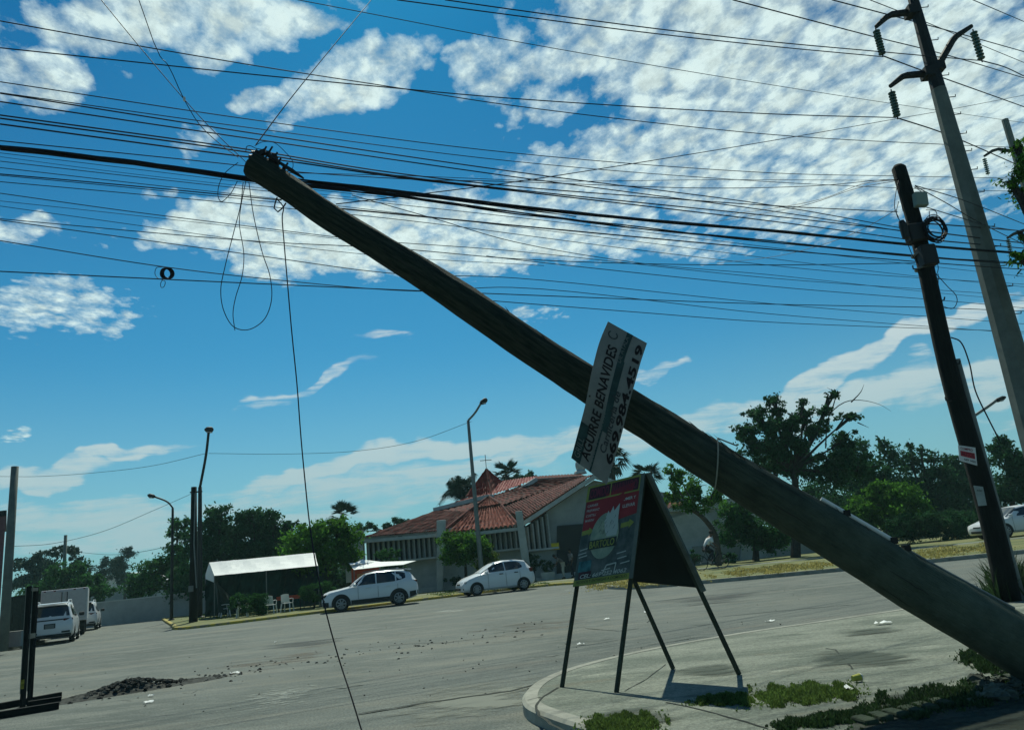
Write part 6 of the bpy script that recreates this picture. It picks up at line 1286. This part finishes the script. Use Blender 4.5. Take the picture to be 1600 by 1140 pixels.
# ================================================================== VEHICLES
def car(name, label, cat, loc, yaw, L_, W_, st, zb, wheels, wr, side_win, wind, rear, clad=False, truckbox=None, rails=False, details=None, group=None):
    """st: stations front to rear (x, zlow, zbelt, zroof, wlow, wbelt, wroof); x 0 = front; local +x points to the rear"""
    t = thing(name, label, cat, loc, yaw, group); X0 = L_/2
    def ring(s_):
        x, zl, zbt, zr, wl, wb, wf = s_; x -= X0
        h = [(x, 0, zl), (x, wl*.88, zl), (x, wl, zl+.10), (x, wl+.01, (zl+zbt)/2), (x, wl, zbt-.10), (x, wb, zbt), (x, wf, max(zr-.05, zbt+.005)), (x, wf*.82, zr), (x, 0, zr+.012)]
        return h+[(a, -b, c) for a, b, c in h[-2:0:-1]]
    R_ = [ring(s_) for s_ in st]; n = len(R_[0]); mb = MB(); vs = [p for r in R_ for p in r]
    fs = [(i*n+k, i*n+(k+1) % n, (i+1)*n+(k+1) % n, (i+1)*n+k) for i in range(len(st)-1) for k in range(n)]+[tuple(range(n-1, -1, -1)), tuple((len(st)-1)*n+k for k in range(n))]
    mb.add(vs, fs); body = obj('body', mb, M_PAINT, t, local=True); sb = body.modifiers.new('bevel', 'BEVEL'); sb.width = .05; sb.segments = 3; sb.limit_method = 'ANGLE'; sb.angle_limit = math.radians(28); body.data.shade_smooth()
    def interp(x, k): 
        for a, b in zip(st[:-1], st[1:]):
            if a[0] <= x <= b[0]: f = (x-a[0])/max(1e-6, b[0]-a[0]); return a[k]+(b[k]-a[k])*f
        return st[-1][k]
    def yat(x, z):
        zbt, zr, wb, wf = (interp(x, k) for k in (2, 3, 5, 6)); zr -= .05
        if z <= zbt: return interp(x, 4)+.012
        return wb+(wf-wb)*min(1, (z-zbt)/max(.01, zr-zbt))
    def sidepoly(xs, zbot, ztop, m, nm, off=.012, sides=(1, -1), th=0):
        for s_ in sides:
            mb = MB(); vs = []
            for x, a, b in zip(xs, zbot, ztop): vs += [(x-X0, s_*(yat(x, a)+off), a), (x-X0, s_*(yat(x, (a+b)/2)+off), (a+b)/2), (x-X0, s_*(yat(x, b)+off), b)]
            mb.add(vs, [(3*i+j, 3*i+3+j, 3*i+4+j, 3*i+1+j) for i in range(len(xs)-1) for j in (0, 1)]); obj(nm, mb, m, t, local=True)
    for q in side_win: sidepoly(*q, M_GLASS, 'side_window')
    for (xa, za, wa, xb, zb_, wb_), nm in ((wind, 'windscreen'), (rear, 'rear_window')):
        if wind is None: continue
        d = Vector((xb-xa, 0, zb_-za)).normalized(); nn = Vector((-d.z, 0, d.x))
        if nn.z < 0: nn = -nn
        mb = MB(); k = 6; vs = []
        for (x, z, w_) in ((xa, za, wa), (xb, zb_, wb_)):
            for i in range(k+1):
                s_ = i/k*2-1; vs.append(Vector((x-X0, w_*s_, z-.02*s_*s_))+nn*.022)
        mb.add(vs, [(i, i+1, k+2+i, k+1+i) for i in range(k)]); obj(nm, mb, M_GLASS, t, local=True)
    for wx in wheels:
        for s_ in (-1, 1):
            yw = s_*(interp(wx, 4)-.09)
            mb = MB(); k = 22; vs = []; ra = wr+(.075 if clad else .045); yo = s_*(interp(wx, 4)+.018)
            for i in range(k+1):
                a = math.pi*(i/k)*1.16-.25; vs += [(wx-X0+math.cos(a)*(ra), yo, wr+math.sin(a)*ra), (wx-X0+math.cos(a)*(ra), yo-s_*.30, wr+math.sin(a)*ra)]
            mb.add(vs, [(2*i, 2*i+1, 2*i+3, 2*i+2) for i in range(k)]); mb.add([vs[2*i] for i in range(k+1)], [tuple(range(k+1))]); obj('wheel_arch', mb, M_BLKPL, t, local=True)
            wv_ = MB(); wv_.lathe((wx-X0, yw-s_*.1, wr), [(wr*.7, 0), (wr*.96, .01), (wr, .05), (wr, .17), (wr*.95, .215), (wr*.70, .225), (wr*.66, .20)], 26, axis=(0, s_, 0)); wo_ = obj('wheel', wv_, M_TYRE, t, local=True, angle=50)
            rm = MB(); rm.lathe((wx-X0, yw+s_*.105, wr), [(wr*.66, 0), (wr*.66, .02), (wr*.58, .024), (wr*.56, .0)], 24, axis=(0, s_, 0)); rm.lathe((wx-X0, yw+s_*.10, wr), [(.07, 0), (.07, .035), (.03, .04)], 10, axis=(0, s_, 0))
            for j in range(7 if clad else 8):
                a = 2*math.pi*j/(7 if clad else 8); c_ = Vector((wx-X0, yw+s_*.115, wr)); e = Vector((math.cos(a), 0, math.sin(a))); rm.beam(c_+e*.04, c_+e*wr*.6, .055, .02, up=(0, 1, 0))
            obj('rim', rm, M_RIM, wo_, local=True)
    if details: details(t, yat, sidepoly, X0, interp)
    return t
def lbox(t, nm, m, c, s_, rz=0, bev=.0, ry=0):
    mb = MB(); mb.box(c, s_, Matrix.Rotation(rz, 3, 'Z') @ Matrix.Rotation(ry, 3, 'Y')); o = obj(nm, mb, m, t, local=True)
    if bev: b = o.modifiers.new('bevel', 'BEVEL'); b.width = bev; b.segments = 2
    return o
SUV = [(0, .30, .58, .62, .62, .60, .55), (.10, .24, .70, .84, .80, .76, .66), (.35, .22, .86, .93, .88, .82, .70), (.9, .22, .95, 1.00, .90, .85, .72), (1.25, .22, 1.00, 1.06, .90, .86, .72), (1.55, .22, 1.02, 1.30, .90, .86, .68), (1.95, .22, 1.03, 1.55, .90, .87, .62), (2.4, .22, 1.04, 1.62, .90, .87, .61), (3.1, .22, 1.05, 1.62, .90, .87, .60), (3.75, .24, 1.10, 1.57, .89, .86, .58), (4.05, .28, 1.12, 1.42, .88, .84, .60), (4.28, .36, 1.05, 1.12, .84, .80, .62), (4.37, .45, .85, .92, .72, .68, .55)]
def suvd(t, yat, sp, X0, ip):
    sp([1.25+.05, 1.6, 2.2, 3.0, 3.6], [.27]*5, [.46]*5, M_BLKPL, 'sill_cladding', .014); sp([.02, .12, .3], [.28, .25, .25], [.50, .48, .46], M_BLKPL, 'bumper_cladding', .016)
    sp([3.95, 4.2, 4.35], [.32, .38, .48], [.58, .60, .60], M_BLKPL, 'bumper_cladding', .016)
    lbox(t, 'grille', M_BLKPL, (.02-X0, 0, .70), (.10, 1.0, .18), bev=.02); lbox(t, 'bumper_intake', M_BLKPL, (.0-X0, 0, .40), (.14, 1.1, .20), bev=.03)
    for s_ in (-1, 1):
        lbox(t, 'headlight', M_BLKPL, (.20-X0, s_*.70, .76), (.34, .16, .12), rz=-s_*.5, bev=.03, ry=-.18); lbox(t, 'fog_light', M_BLKPL, (.14-X0, s_*.74, .50), (.12, .14, .18), rz=-s_*.5, bev=.03)
        o = lbox(t, 'mirror', M_PAINT, (1.48-X0, s_*1.0, 1.10), (.14, .20, .15), bev=.04); lbox(t, 'tail_light', M_TAIL, (4.22-X0, s_*.76, 1.02), (.22, .14, .10), bev=.02)
        for hx in (2.05, 3.0): lbox(t, 'door_handle', M_PAINT, (hx-X0, s_*(yat(hx, .93)+.02), .93), (.20, .035, .035), bev=.01)
        mb = MB(); mb.tube([(1.9-X0, s_*.60, 1.63), (2.3-X0, s_*.60, 1.68), (3.5-X0, s_*.58, 1.67), (3.8-X0, s_*.57, 1.60)], .018, 6); obj('roof_rail', mb, M_GALV, t, local=True)
        for dx_ in (1.62, 2.52, 3.42):
            mb = MB(); mb.tube([(dx_-X0, s_*(yat(dx_, .5)+.006), .48), (dx_-X0, s_*(yat(dx_, .9)+.006), .98)], .006, 4); obj('door_seam', mb, M_BLKPL, t, local=True)
    lbox(t, 'spoiler', M_PAINT, (3.95-X0, 0, 1.58), (.34, 1.05, .035), bev=.01, ry=.12); mb = MB(); mb.box((3.5-X0, 0, 1.67), (.12, .04, .06)); obj('antenna', mb, M_PAINT, t, local=True)
p = atT(585, 950, 36)
car('parked_suv', 'white SUV with black lower cladding parked nose-left in front of the red stall', 'car', (-7.72, 36.7, .0), math.radians(14), 4.37, 1.8, SUV, .2, (.85, 3.45), .35,
    [([1.42, 1.75, 2.1, 2.42], [1.05, 1.07, 1.08, 1.08], [1.12, 1.36, 1.52, 1.55]), ([2.48, 2.9, 3.32], [1.08, 1.09, 1.10], [1.55, 1.56, 1.53]), ([3.38, 3.7, 3.95], [1.11, 1.17, 1.26], [1.52, 1.46, 1.32])],
    (1.27, 1.06, .72, 1.98, 1.56, .58), (4.22, 1.16, .62, 3.86, 1.50, .56), clad=True, details=suvd)
HAT = [(0, .28, .50, .54, .55, .52, .45), (.10, .22, .62, .70, .74, .70, .58), (.35, .20, .78, .84, .82, .78, .64), (.75, .20, .90, .95, .845, .80, .66), (1.0, .20, .95, 1.02, .845, .81, .66), (1.45, .20, .98, 1.30, .845, .82, .60), (1.85, .20, 1.0, 1.47, .845, .82, .56), (2.3, .20, 1.01, 1.52, .845, .82, .56), (2.9, .20, 1.03, 1.50, .84, .81, .55), (3.35, .22, 1.05, 1.42, .83, .79, .54), (3.6, .28, 1.0, 1.12, .80, .76, .56), (3.75, .38, .80, .86, .70, .64, .50)]
def hatd(t, yat, sp, X0, ip):
    lbox(t, 'grille', M_BLKPL, (.03-X0, 0, .58), (.08, .5, .07), bev=.02); lbox(t, 'bumper_intake', M_BLKPL, (.01-X0, 0, .36), (.12, .8, .12), bev=.02)
    for s_ in (-1, 1):
        lbox(t, 'headlight', M_LAMP, (.30-X0, s_*.66, .68), (.36, .14, .14), rz=-s_*.45, bev=.05, ry=-.3); lbox(t, 'fog_light', M_BLKPL, (.12-X0, s_*.66, .36), (.12, .12, .10), rz=-s_*.5, bev=.03)
        lbox(t, 'mirror', M_PAINT, (1.22-X0, s_*.93, 1.02), (.13, .18, .13), bev=.04); lbox(t, 'tail_light', M_TAIL, (3.55-X0, s_*.76, .95), (.20, .12, .20), bev=.03)
        for hx in (1.98, 2.75): lbox(t, 'door_handle', M_BLKPL, (hx-X0, s_*(yat(hx, .90)+.02), .90), (.20, .035, .04), bev=.01)
        for dx_ in (1.30, 2.22, 2.95):
            mb = MB(); mb.tube([(dx_-X0, s_*(yat(dx_, .5)+.006), .30), (dx_-X0, s_*(yat(dx_, .9)+.006), .95)], .006, 4); obj('door_seam', mb, M_BLKPL, t, local=True)
car('parked_hatchback', 'small white hatchback parked at the kerb in front of the church', 'car', (-1.98, 39.0, 0), math.radians(20), 3.75, 1.69, HAT, .2, (.70, 3.10), .30,
    [([1.10, 1.45, 1.85, 2.18], [1.00, 1.02, 1.03, 1.04], [1.06, 1.27, 1.41, 1.43]), ([2.24, 2.6, 2.9, 3.12], [1.04, 1.05, 1.06, 1.12], [1.43, 1.43, 1.41, 1.30])],
    (1.02, 1.02, .64, 1.82, 1.45, .54), (3.58, 1.12, .58, 3.38, 1.40, .52), details=hatd)
MPV = [(0, .30, .65, .70, .65, .6, .5), (.15, .24, .82, .90, .82, .78, .66), (.8, .22, 1.0, 1.06, .87, .84, .70), (1.1, .22, 1.02, 1.12, .87, .85, .72), (1.7, .22, 1.02, 1.60, .87, .85, .64), (2.2, .22, 1.02, 1.70, .87, .85, .66), (3.9, .24, 1.04, 1.68, .87, .84, .66), (4.2, .30, 1.05, 1.55, .86, .82, .66), (4.36, .36, 1.02, 1.10, .84, .80, .72), (4.44, .42, .80, .84, .78, .74, .70)]
def mpvd(t, yat, sp, X0, ip):
    lbox(t, 'bumper_cladding', M_BLKPL, (4.40-X0, 0, .34), (.16, 1.62, .14), bev=.03); lbox(t, 'plate', M_GALV, (4.46-X0, 0, .74), (.02, .34, .15)); lbox(t, 'plate_recess', M_BLKPL, (4.43-X0, 0, .75), (.03, .42, .2))
    lbox(t, 'garnish', M_BLKPL, (4.36-X0, 0, .99), (.10, 1.3, .05))
    for s_ in (-1, 1):
        lbox(t, 'tail_light', M_TAIL, (4.32-X0, s_*.66, .97), (.14, .36, .10), bev=.02, rz=s_*.25); lbox(t, 'reflector_slot', M_BLKPL, (4.42-X0, s_*.60, .48), (.10, .32, .07), bev=.02); lbox(t, 'mirror', M_BLKPL, (1.35-X0, s_*1.0, 1.12), (.12, .22, .16), bev=.04)
        mb = MB(); mb.tube([(1.9-X0, s_*.62, 1.70), (2.2-X0, s_*.62, 1.78), (3.8-X0, s_*.62, 1.77), (4.0-X0, s_*.62, 1.68)], .022, 6); obj('roof_rail', mb, M_PAINT, t, local=True)
    lbox(t, 'spoiler', M_PAINT, (4.20-X0, 0, 1.66), (.34, 1.25, .04), bev=.015, ry=.1)
def facing(px, Y): return at(px, 960, Y).x
car('parked_minivan', 'white minivan seen from behind, parked on the left side of the side street', 'car', (facing(86, 35.2), 35.2, 0), math.radians(-90+27), 4.44, 1.75, MPV, .2, (.8, 3.5), .33,
    [([1.3, 1.7, 2.3], [1.08, 1.08, 1.08], [1.2, 1.5, 1.58]), ([2.36, 3.2], [1.08, 1.08], [1.58, 1.58]), ([3.26, 3.95], [1.1, 1.14], [1.57, 1.48])],
    (1.12, 1.12, .7, 1.72, 1.60, .6), (4.33, 1.13, .72, 4.18, 1.56, .62), details=mpvd)
car('parked_car', 'white car ahead of the box truck, only its rear corner showing', 'car', (facing(131, 49.5), 49.5, 0), math.radians(-90+26), 4.44, 1.75, MPV, .2, (.8, 3.5), .33,
    [([1.3, 1.7, 2.3], [1.08, 1.08, 1.08], [1.2, 1.5, 1.58]), ([2.36, 3.2], [1.08, 1.08], [1.58, 1.58]), ([3.26, 3.95], [1.1, 1.14], [1.57, 1.48])],
    (1.12, 1.12, .7, 1.72, 1.60, .6), (4.33, 1.13, .72, 4.18, 1.56, .62), details=mpvd)
# box truck
bt = thing('box_truck', 'white box truck parked in front of the minivan, its rear doors facing us', 'truck', (facing(103, 43.5), 43.5, 0), math.radians(-90+29))
zt3 = 2.42
lbox(bt, 'cargo_box', mat('truck_box_white', (.50, .53, .53), .6, var=.06), (.6, 0, (zt3+.75)/2), (4.4, 2.15, zt3-.75), bev=.03)
for s_ in (-1, 1): lbox(bt, 'rear_door', mat('truck_door_grey', (.40, .44, .44), .6, var=.08), (2.82, s_*.52, (zt3+.8)/2), (.04, 1.0, zt3-1.0), bev=.01)
for y in (-.12, .12): mb = MB(); mb.tube([(2.87, y, .95), (2.87, y, zt3-.15)], .018, 6); obj('lock_rod', mb, M_STEEL, bt, local=True)
for y in (-.9, -.45, .45, .9): lbox(bt, 'marker_light', M_TAIL, (2.86, y, zt3-.06), (.03, .10, .05))
lbox(bt, 'cab', M_PAINT, (-2.7, 0, 1.2), (1.7, 1.8, 1.6), bev=.12); lbox(bt, 'cab_window', M_GLASS, (-2.7, .905, 1.55), (1.0, .02, .5)); lbox(bt, 'chassis', M_BLKPL, (0, 0, .58), (5.8, 1.0, .22)); lbox(bt, 'bumper', M_STEEL, (2.85, 0, .5), (.1, 1.9, .14))
for wx in (-2.7, 1.7):
    for s_ in (-1, 1): mb = MB(); mb.lathe((wx, s_*.72, .40), [(.26, 0), (.38, .01), (.40, .05), (.40, .22), (.37, .25), (.2, .24)], 20, axis=(0, s_, 0)); obj('wheel', mb, M_TYRE, bt, local=True)
for s_ in (-1, 1): lbox(bt, 'mirror', M_BLKPL, (-2.3, s_*1.12, 1.5), (.08, .18, .32), bev=.02)
SED = [(0, .30, .52, .56, .6, .55, .5), (.12, .22, .66, .74, .80, .76, .64), (.8, .20, .86, .92, .87, .83, .70), (1.15, .20, .90, .98, .87, .84, .70), (1.9, .20, .93, 1.40, .87, .84, .56), (2.4, .20, .94, 1.45, .87, .84, .56), (3.1, .20, .96, 1.40, .87, .83, .56), (3.8, .22, .98, 1.08, .86, .82, .66), (4.4, .30, .92, .98, .82, .78, .66), (4.5, .4, .75, .8, .72, .66, .55)]
car('parked_sedan', 'pale sedan at the right edge beyond the dry grass, behind the wooden pole', 'car', (at(1602, 815, 38).x, 38.6, .12), math.radians(8), 4.5, 1.75, SED, .2, (.85, 3.5), .32,
    [([1.3, 1.7, 2.3], [.96, .96, .97], [1.05, 1.28, 1.36]), ([2.36, 3.0, 3.3], [.97, .98, 1.02], [1.36, 1.33, 1.22])], (1.17, .98, .66, 1.88, 1.38, .54), (3.75, 1.08, .6, 3.15, 1.38, .54), details=hatd)

# ================================================================== PEOPLE
M_SKIN = mat('skin', (.13, .075, .05), .6); M_SHIRT = mat('white_shirt', (.62, .63, .62), .85); M_PANTS = mat('dark_trousers', (.02, .025, .035), .85); M_HAIR = mat('dark_hair', (.012, .010, .009), .8)
def skinned(name, J, E_, m, parent, lev=1, root=0):
    me = bpy.data.meshes.new(name); ks = list(J); me.from_pydata([J[k][:3] for k in ks], [(ks.index(a), ks.index(b)) for a, b in E_], []); o = bpy.data.objects.new(name, me); COL.objects.link(o); o.parent = parent
    sk = o.modifiers.new('skin', 'SKIN'); sk.use_smooth_shade = True; me.skin_vertices.new() if not me.skin_vertices else None
    for i, k in enumerate(ks): r = J[k][3]; me.skin_vertices[0].data[i].radius = (r, r)
    me.skin_vertices[0].data[root].use_root = True
    ss = o.modifiers.new('sub', 'SUBSURF'); ss.levels = lev; ss.render_levels = lev; me.materials.append(m); return o
def person(label, loc, rz, pose, shirt, pants, hair=M_HAIR):
    """pose: joint positions in metres, x forward, y left, z up"""
    t = thing('person', label, 'person', loc, rz)
    R_ = dict(pel=.13, wst=.125, chs=.15, nck=.055, hd0=.085, hd1=.10, hd2=.08)
    J = {}; J['pel'] = (*pose['pel'], .12); J['chs'] = (*pose['chs'], .14); m_ = [(a+b)/2 for a, b in zip(pose['pel'], pose['chs'])]; J['wst'] = (*m_, .115); J['nck'] = (*pose['nck'], .055); J['hd0'] = (*pose['hd0'], .075); J['hd1'] = (*pose['hd1'], .09)
    Ed = [('pel', 'wst'), ('wst', 'chs'), ('chs', 'nck'), ('nck', 'hd0'), ('hd0', 'hd1')]
    for s_ in 'lr':
        for k, r in (('sh', .06), ('el', .043), ('wr', .030), ('hp', .085), ('kn', .058), ('an', .040), ('to', .03)): J[k+s_] = (*pose[k+s_], r)
        Ed += [('chs', 'sh'+s_), ('sh'+s_, 'el'+s_), ('el'+s_, 'wr'+s_), ('pel', 'hp'+s_), ('hp'+s_, 'kn'+s_), ('kn'+s_, 'an'+s_), ('an'+s_, 'to'+s_)]
        # palm, five fingers
        w_ = Vector(pose['wr'+s_]); d = (w_-Vector(pose['el'+s_])).normalized(); side_ = d.cross(Vector((0, 0, 1))); side_ = side_.normalized() if side_.length > .1 else Vector((1, 0, 0))
        J['pa'+s_] = (*(w_+d*.05), .026); Ed.append(('wr'+s_, 'pa'+s_))
        for i_ in range(4):
            b_ = w_+d*.085+side_*(i_-1.5)*.02; J[f'f{i_}'+s_] = (*b_, .009); J[f'g{i_}'+s_] = (*(b_+d*.035+Vector((0, 0, -.02))), .008); J[f'h{i_}'+s_] = (*(b_+d*.045+Vector((0, 0, -.05))), .007); Ed += [('pa'+s_, f'f{i_}'+s_), (f'f{i_}'+s_, f'g{i_}'+s_), (f'g{i_}'+s_, f'h{i_}'+s_)]
        q_ = w_+d*.03-side_*.04; J['t0'+s_] = (*q_, .011); J['t1'+s_] = (*(q_+d*.03-side_*.012), .009); Ed += [('wr'+s_, 't0'+s_), ('t0'+s_, 't1'+s_)]
    skinned('body', J, Ed, M_SKIN, t, 1)
    # clothes follow the body
    g = .022; S_ = {k: (*J[k][:3], J[k][3]+g) for k in ('pel', 'wst', 'chs', 'shl', 'shr', 'ell', 'elr')}
    for s_ in 'lr': e = Vector(J['sh'+s_][:3]).lerp(Vector(J['el'+s_][:3]), .85); S_['el'+s_] = (*e, .062)
    skinned('shirt', S_, [('pel', 'wst'), ('wst', 'chs'), ('chs', 'shl'), ('chs', 'shr'), ('shl', 'ell'), ('shr', 'elr')], shirt, t)
    T2 = {k: (*J[k][:3], J[k][3]+.018) for k in ('pel', 'hpl', 'hpr', 'knl', 'knr', 'anl', 'anr')}
    skinned('trousers', T2, [('pel', 'hpl'), ('pel', 'hpr'), ('hpl', 'knl'), ('hpr', 'knr'), ('knl', 'anl'), ('knr', 'anr')], pants, t)
    h = Vector(pose['hd1']); h0 = Vector(pose['hd0']); ax_ = (h-h0).normalized()
    mb = MB(); mb.sphere(h+ax_*.025+Vector((-.02, 0, .01)), (.105, .092, .095), 14, 10); obj('hair', mb, hair, t, local=True)
    fc = Vector((1, 0, -.1)).normalized(); mb = MB(); mb.sphere(h0.lerp(h, .5)+fc*.092, (.018, .014, .022), 8, 6); obj('nose', mb, M_SKIN, t, local=True)
    for s_ in (-1, 1): mb = MB(); mb.sphere(h0.lerp(h, .75)+fc*.080+Vector((0, s_*.034, 0)), .011, 8, 6); obj('eye', mb, M_HAIR, t, local=True); mb = MB(); mb.sphere(h0.lerp(h, .6)+Vector((-.01, s_*.092, 0)), (.02, .012, .03), 8, 6); obj('ear', mb, M_SKIN, t, local=True)
    for s_ in 'lr': mb = MB(); a = Vector(pose['an'+s_]); b = Vector(pose['to'+s_]); mb.tube([a-Vector((.05, 0, .03)), a.lerp(b, .5)-Vector((0, 0, .01)), b+Vector((.03, 0, 0))], [.04, .045, .035], 8); obj('shoe', mb, M_HAIR, t, local=True)
    return t
# cyclist riding right, leaning on the handlebar
cyc = gnd(1112, 888, .12); YY = 36.5; cx_ = at(1112, 880, YY).x
rz = math.radians(10)
bk = thing('bicycle', 'dark bicycle ridden along the path right of the board', 'bicycle', (cx_, YY, .124), rz)
M_FR = mat('bicycle_frame', (.03, .035, .04), .4)
rw, hw_ = .33, .52
for nm, x in (('wheel', -hw_), ('wheel', hw_)):
    mb = MB(); mb.tube([(x+rw*math.cos(2*math.pi*i/30), 0, rw+rw*math.sin(2*math.pi*i/30)) for i in range(30)], .018, 6, closed=True); o = obj('wheel', mb, M_TYRE, bk, local=True)
    mb = MB(); mb.tube([(x, -.04, rw), (x, .04, rw)], .025, 8)
    for i in range(18): a = 2*math.pi*i/18; mb.tube([(x, .02*(-1)**i, rw), (x+rw*.96*math.cos(a), 0, rw+rw*.96*math.sin(a))], .0018, 3)
    obj('spokes', mb, M_RIM, o, local=True)
mb = MB(); bb = (-.05, 0, .30); sc_ = (-.20, 0, .80); hd = (.36, 0, .82); hd2 = (.40, 0, .68)
for a, b, r in ((bb, sc_, .016), (bb, hd2, .018), (sc_, hd, .016), (hd, hd2, .018), ((-hw_, 0, rw), bb, .012), ((-hw_, 0, rw), sc_, .010), (hd2, (hw_, 0, rw), .014), (hd, (.33, 0, .95), .014)): mb.tube([a, b], r, 8)
obj('frame', mb, M_FR, bk, local=True)
mb = MB(); mb.tube([(.28, .28, 1.0), (.40, .20, .99), (.35, 0, .96), (.40, -.20, .99), (.28, -.28, 1.0)], .012, 6); obj('handlebar', mb, M_FR, bk, local=True)
mb = MB(); mb.tube([(-.34, 0, .88), (-.24, 0, .90), (-.08, 0, .89)], [.07, .06, .02], 10); obj('saddle', mb, M_BLKPL, bk, local=True)
mb = MB(); mb.tube([(-.05, -.06, .30), (-.05, .06, .30)], .05, 10); mb.tube([(-.05, .06, .30), (.08, .07, .20)], .01, 5); mb.tube([(-.05, -.06, .30), (-.18, -.07, .40)], .01, 5); mb.box((.10, .12, .19), (.1, .09, .02)); mb.box((-.20, -.12, .41), (.1, .09, .02)); obj('crank', mb, M_RIM, bk, local=True)
pose = dict(pel=(-.20, 0, .98), chs=(.02, 0, 1.36), nck=(.12, 0, 1.47), hd0=(.19, 0, 1.53), hd1=(.22, 0, 1.63), shl=(.04, .17, 1.38), shr=(.04, -.17, 1.38), ell=(.14, .26, 1.14), elr=(.14, -.26, 1.14), wrl=(.25, .26, 1.05), wrr=(.25, -.26, 1.05),
            hpl=(-.16, .10, .95), hpr=(-.16, -.10, .95), knl=(.20, .11, .66), knr=(.14, -.11, .82), anl=(.04, .12, .25), anr=(-.18, -.12, .47), tol=(.17, .12, .21), tor=(-.05, -.12, .43))
person('cyclist in a white shirt bent over the handlebar of a dark bicycle', (cx_, YY, .124), rz, pose, M_SHIRT, M_PANTS)
stand = dict(pel=(0, 0, .92), chs=(.0, 0, 1.32), nck=(0, 0, 1.45), hd0=(.02, 0, 1.53), hd1=(.02, 0, 1.64), shl=(0, .18, 1.38), shr=(0, -.18, 1.38), ell=(-.02, .24, 1.10), elr=(-.02, -.24, 1.10), wrl=(.08, .25, .88), wrr=(.08, -.25, .88), hpl=(0, .09, .88), hpr=(0, -.09, .88), knl=(.02, .10, .48), knr=(.0, -.10, .48), anl=(-.02, .11, .08), anr=(0, -.11, .08), tol=(.11, .12, .03), tor=(.13, -.12, .03))
bend = dict(pel=(-.05, 0, .88), chs=(.22, 0, 1.18), nck=(.34, 0, 1.26), hd0=(.41, 0, 1.29), hd1=(.47, 0, 1.37), shl=(.24, .17, 1.2), shr=(.24, -.17, 1.2), ell=(.34, .2, .95), elr=(.36, -.2, .95), wrl=(.48, .16, .80), wrr=(.50, -.16, .80), hpl=(-.03, .09, .85), hpr=(-.03, -.09, .85), knl=(.05, .10, .47), knr=(.0, -.10, .47), anl=(-.04, .11, .08), anr=(-.02, -.11, .08), tol=(.10, .12, .03), tor=(.12, -.12, .03))
M_SH2 = mat('grey_brown_shirt', (.12, .11, .10), .9, var=.3); M_PT2 = mat('pale_trousers', (.42, .40, .33), .9); M_SH3 = mat('pale_printed_shirt', (.22, .20, .18), .9, var=.6, scale=14)
person('person in pale trousers and a dark top bending forward at the church door', (at(880, 890, 47.6).x, 47.6, .12), math.radians(178), bend, M_SH2, M_PT2)
person('person in a mottled shirt and dark trousers standing right at the church door', (at(890, 890, 47.9).x+.15, 47.9, .12), math.radians(200), stand, M_SH3, M_PANTS)

# ================================================================== TEAL VEIL ADDED TO IMITATE WINDSCREEN TINT
hm = bpy.data.materials.new('teal_windscreen_veil'); hm.use_nodes = True; ht = hm.node_tree; ht.nodes.clear()
pv = ht.nodes.new('ShaderNodeVolumePrincipled'); pv.inputs['Color'].default_value = (.55, .92, .90, 1); pv.inputs['Density'].default_value = .00045; pv.inputs['Anisotropy'].default_value = .0
ho = ht.nodes.new('ShaderNodeOutputMaterial'); ht.links.new(pv.outputs[0], ho.inputs['Volume'])
mb = MB(); mb.box((0, 90, 11), (420, 260, 26)); hz_ = obj('veil', mb, hm); hz_['kind'] = 'stuff'; hz_['label'] = 'thin pale haze added over the street to imitate windscreen tint'
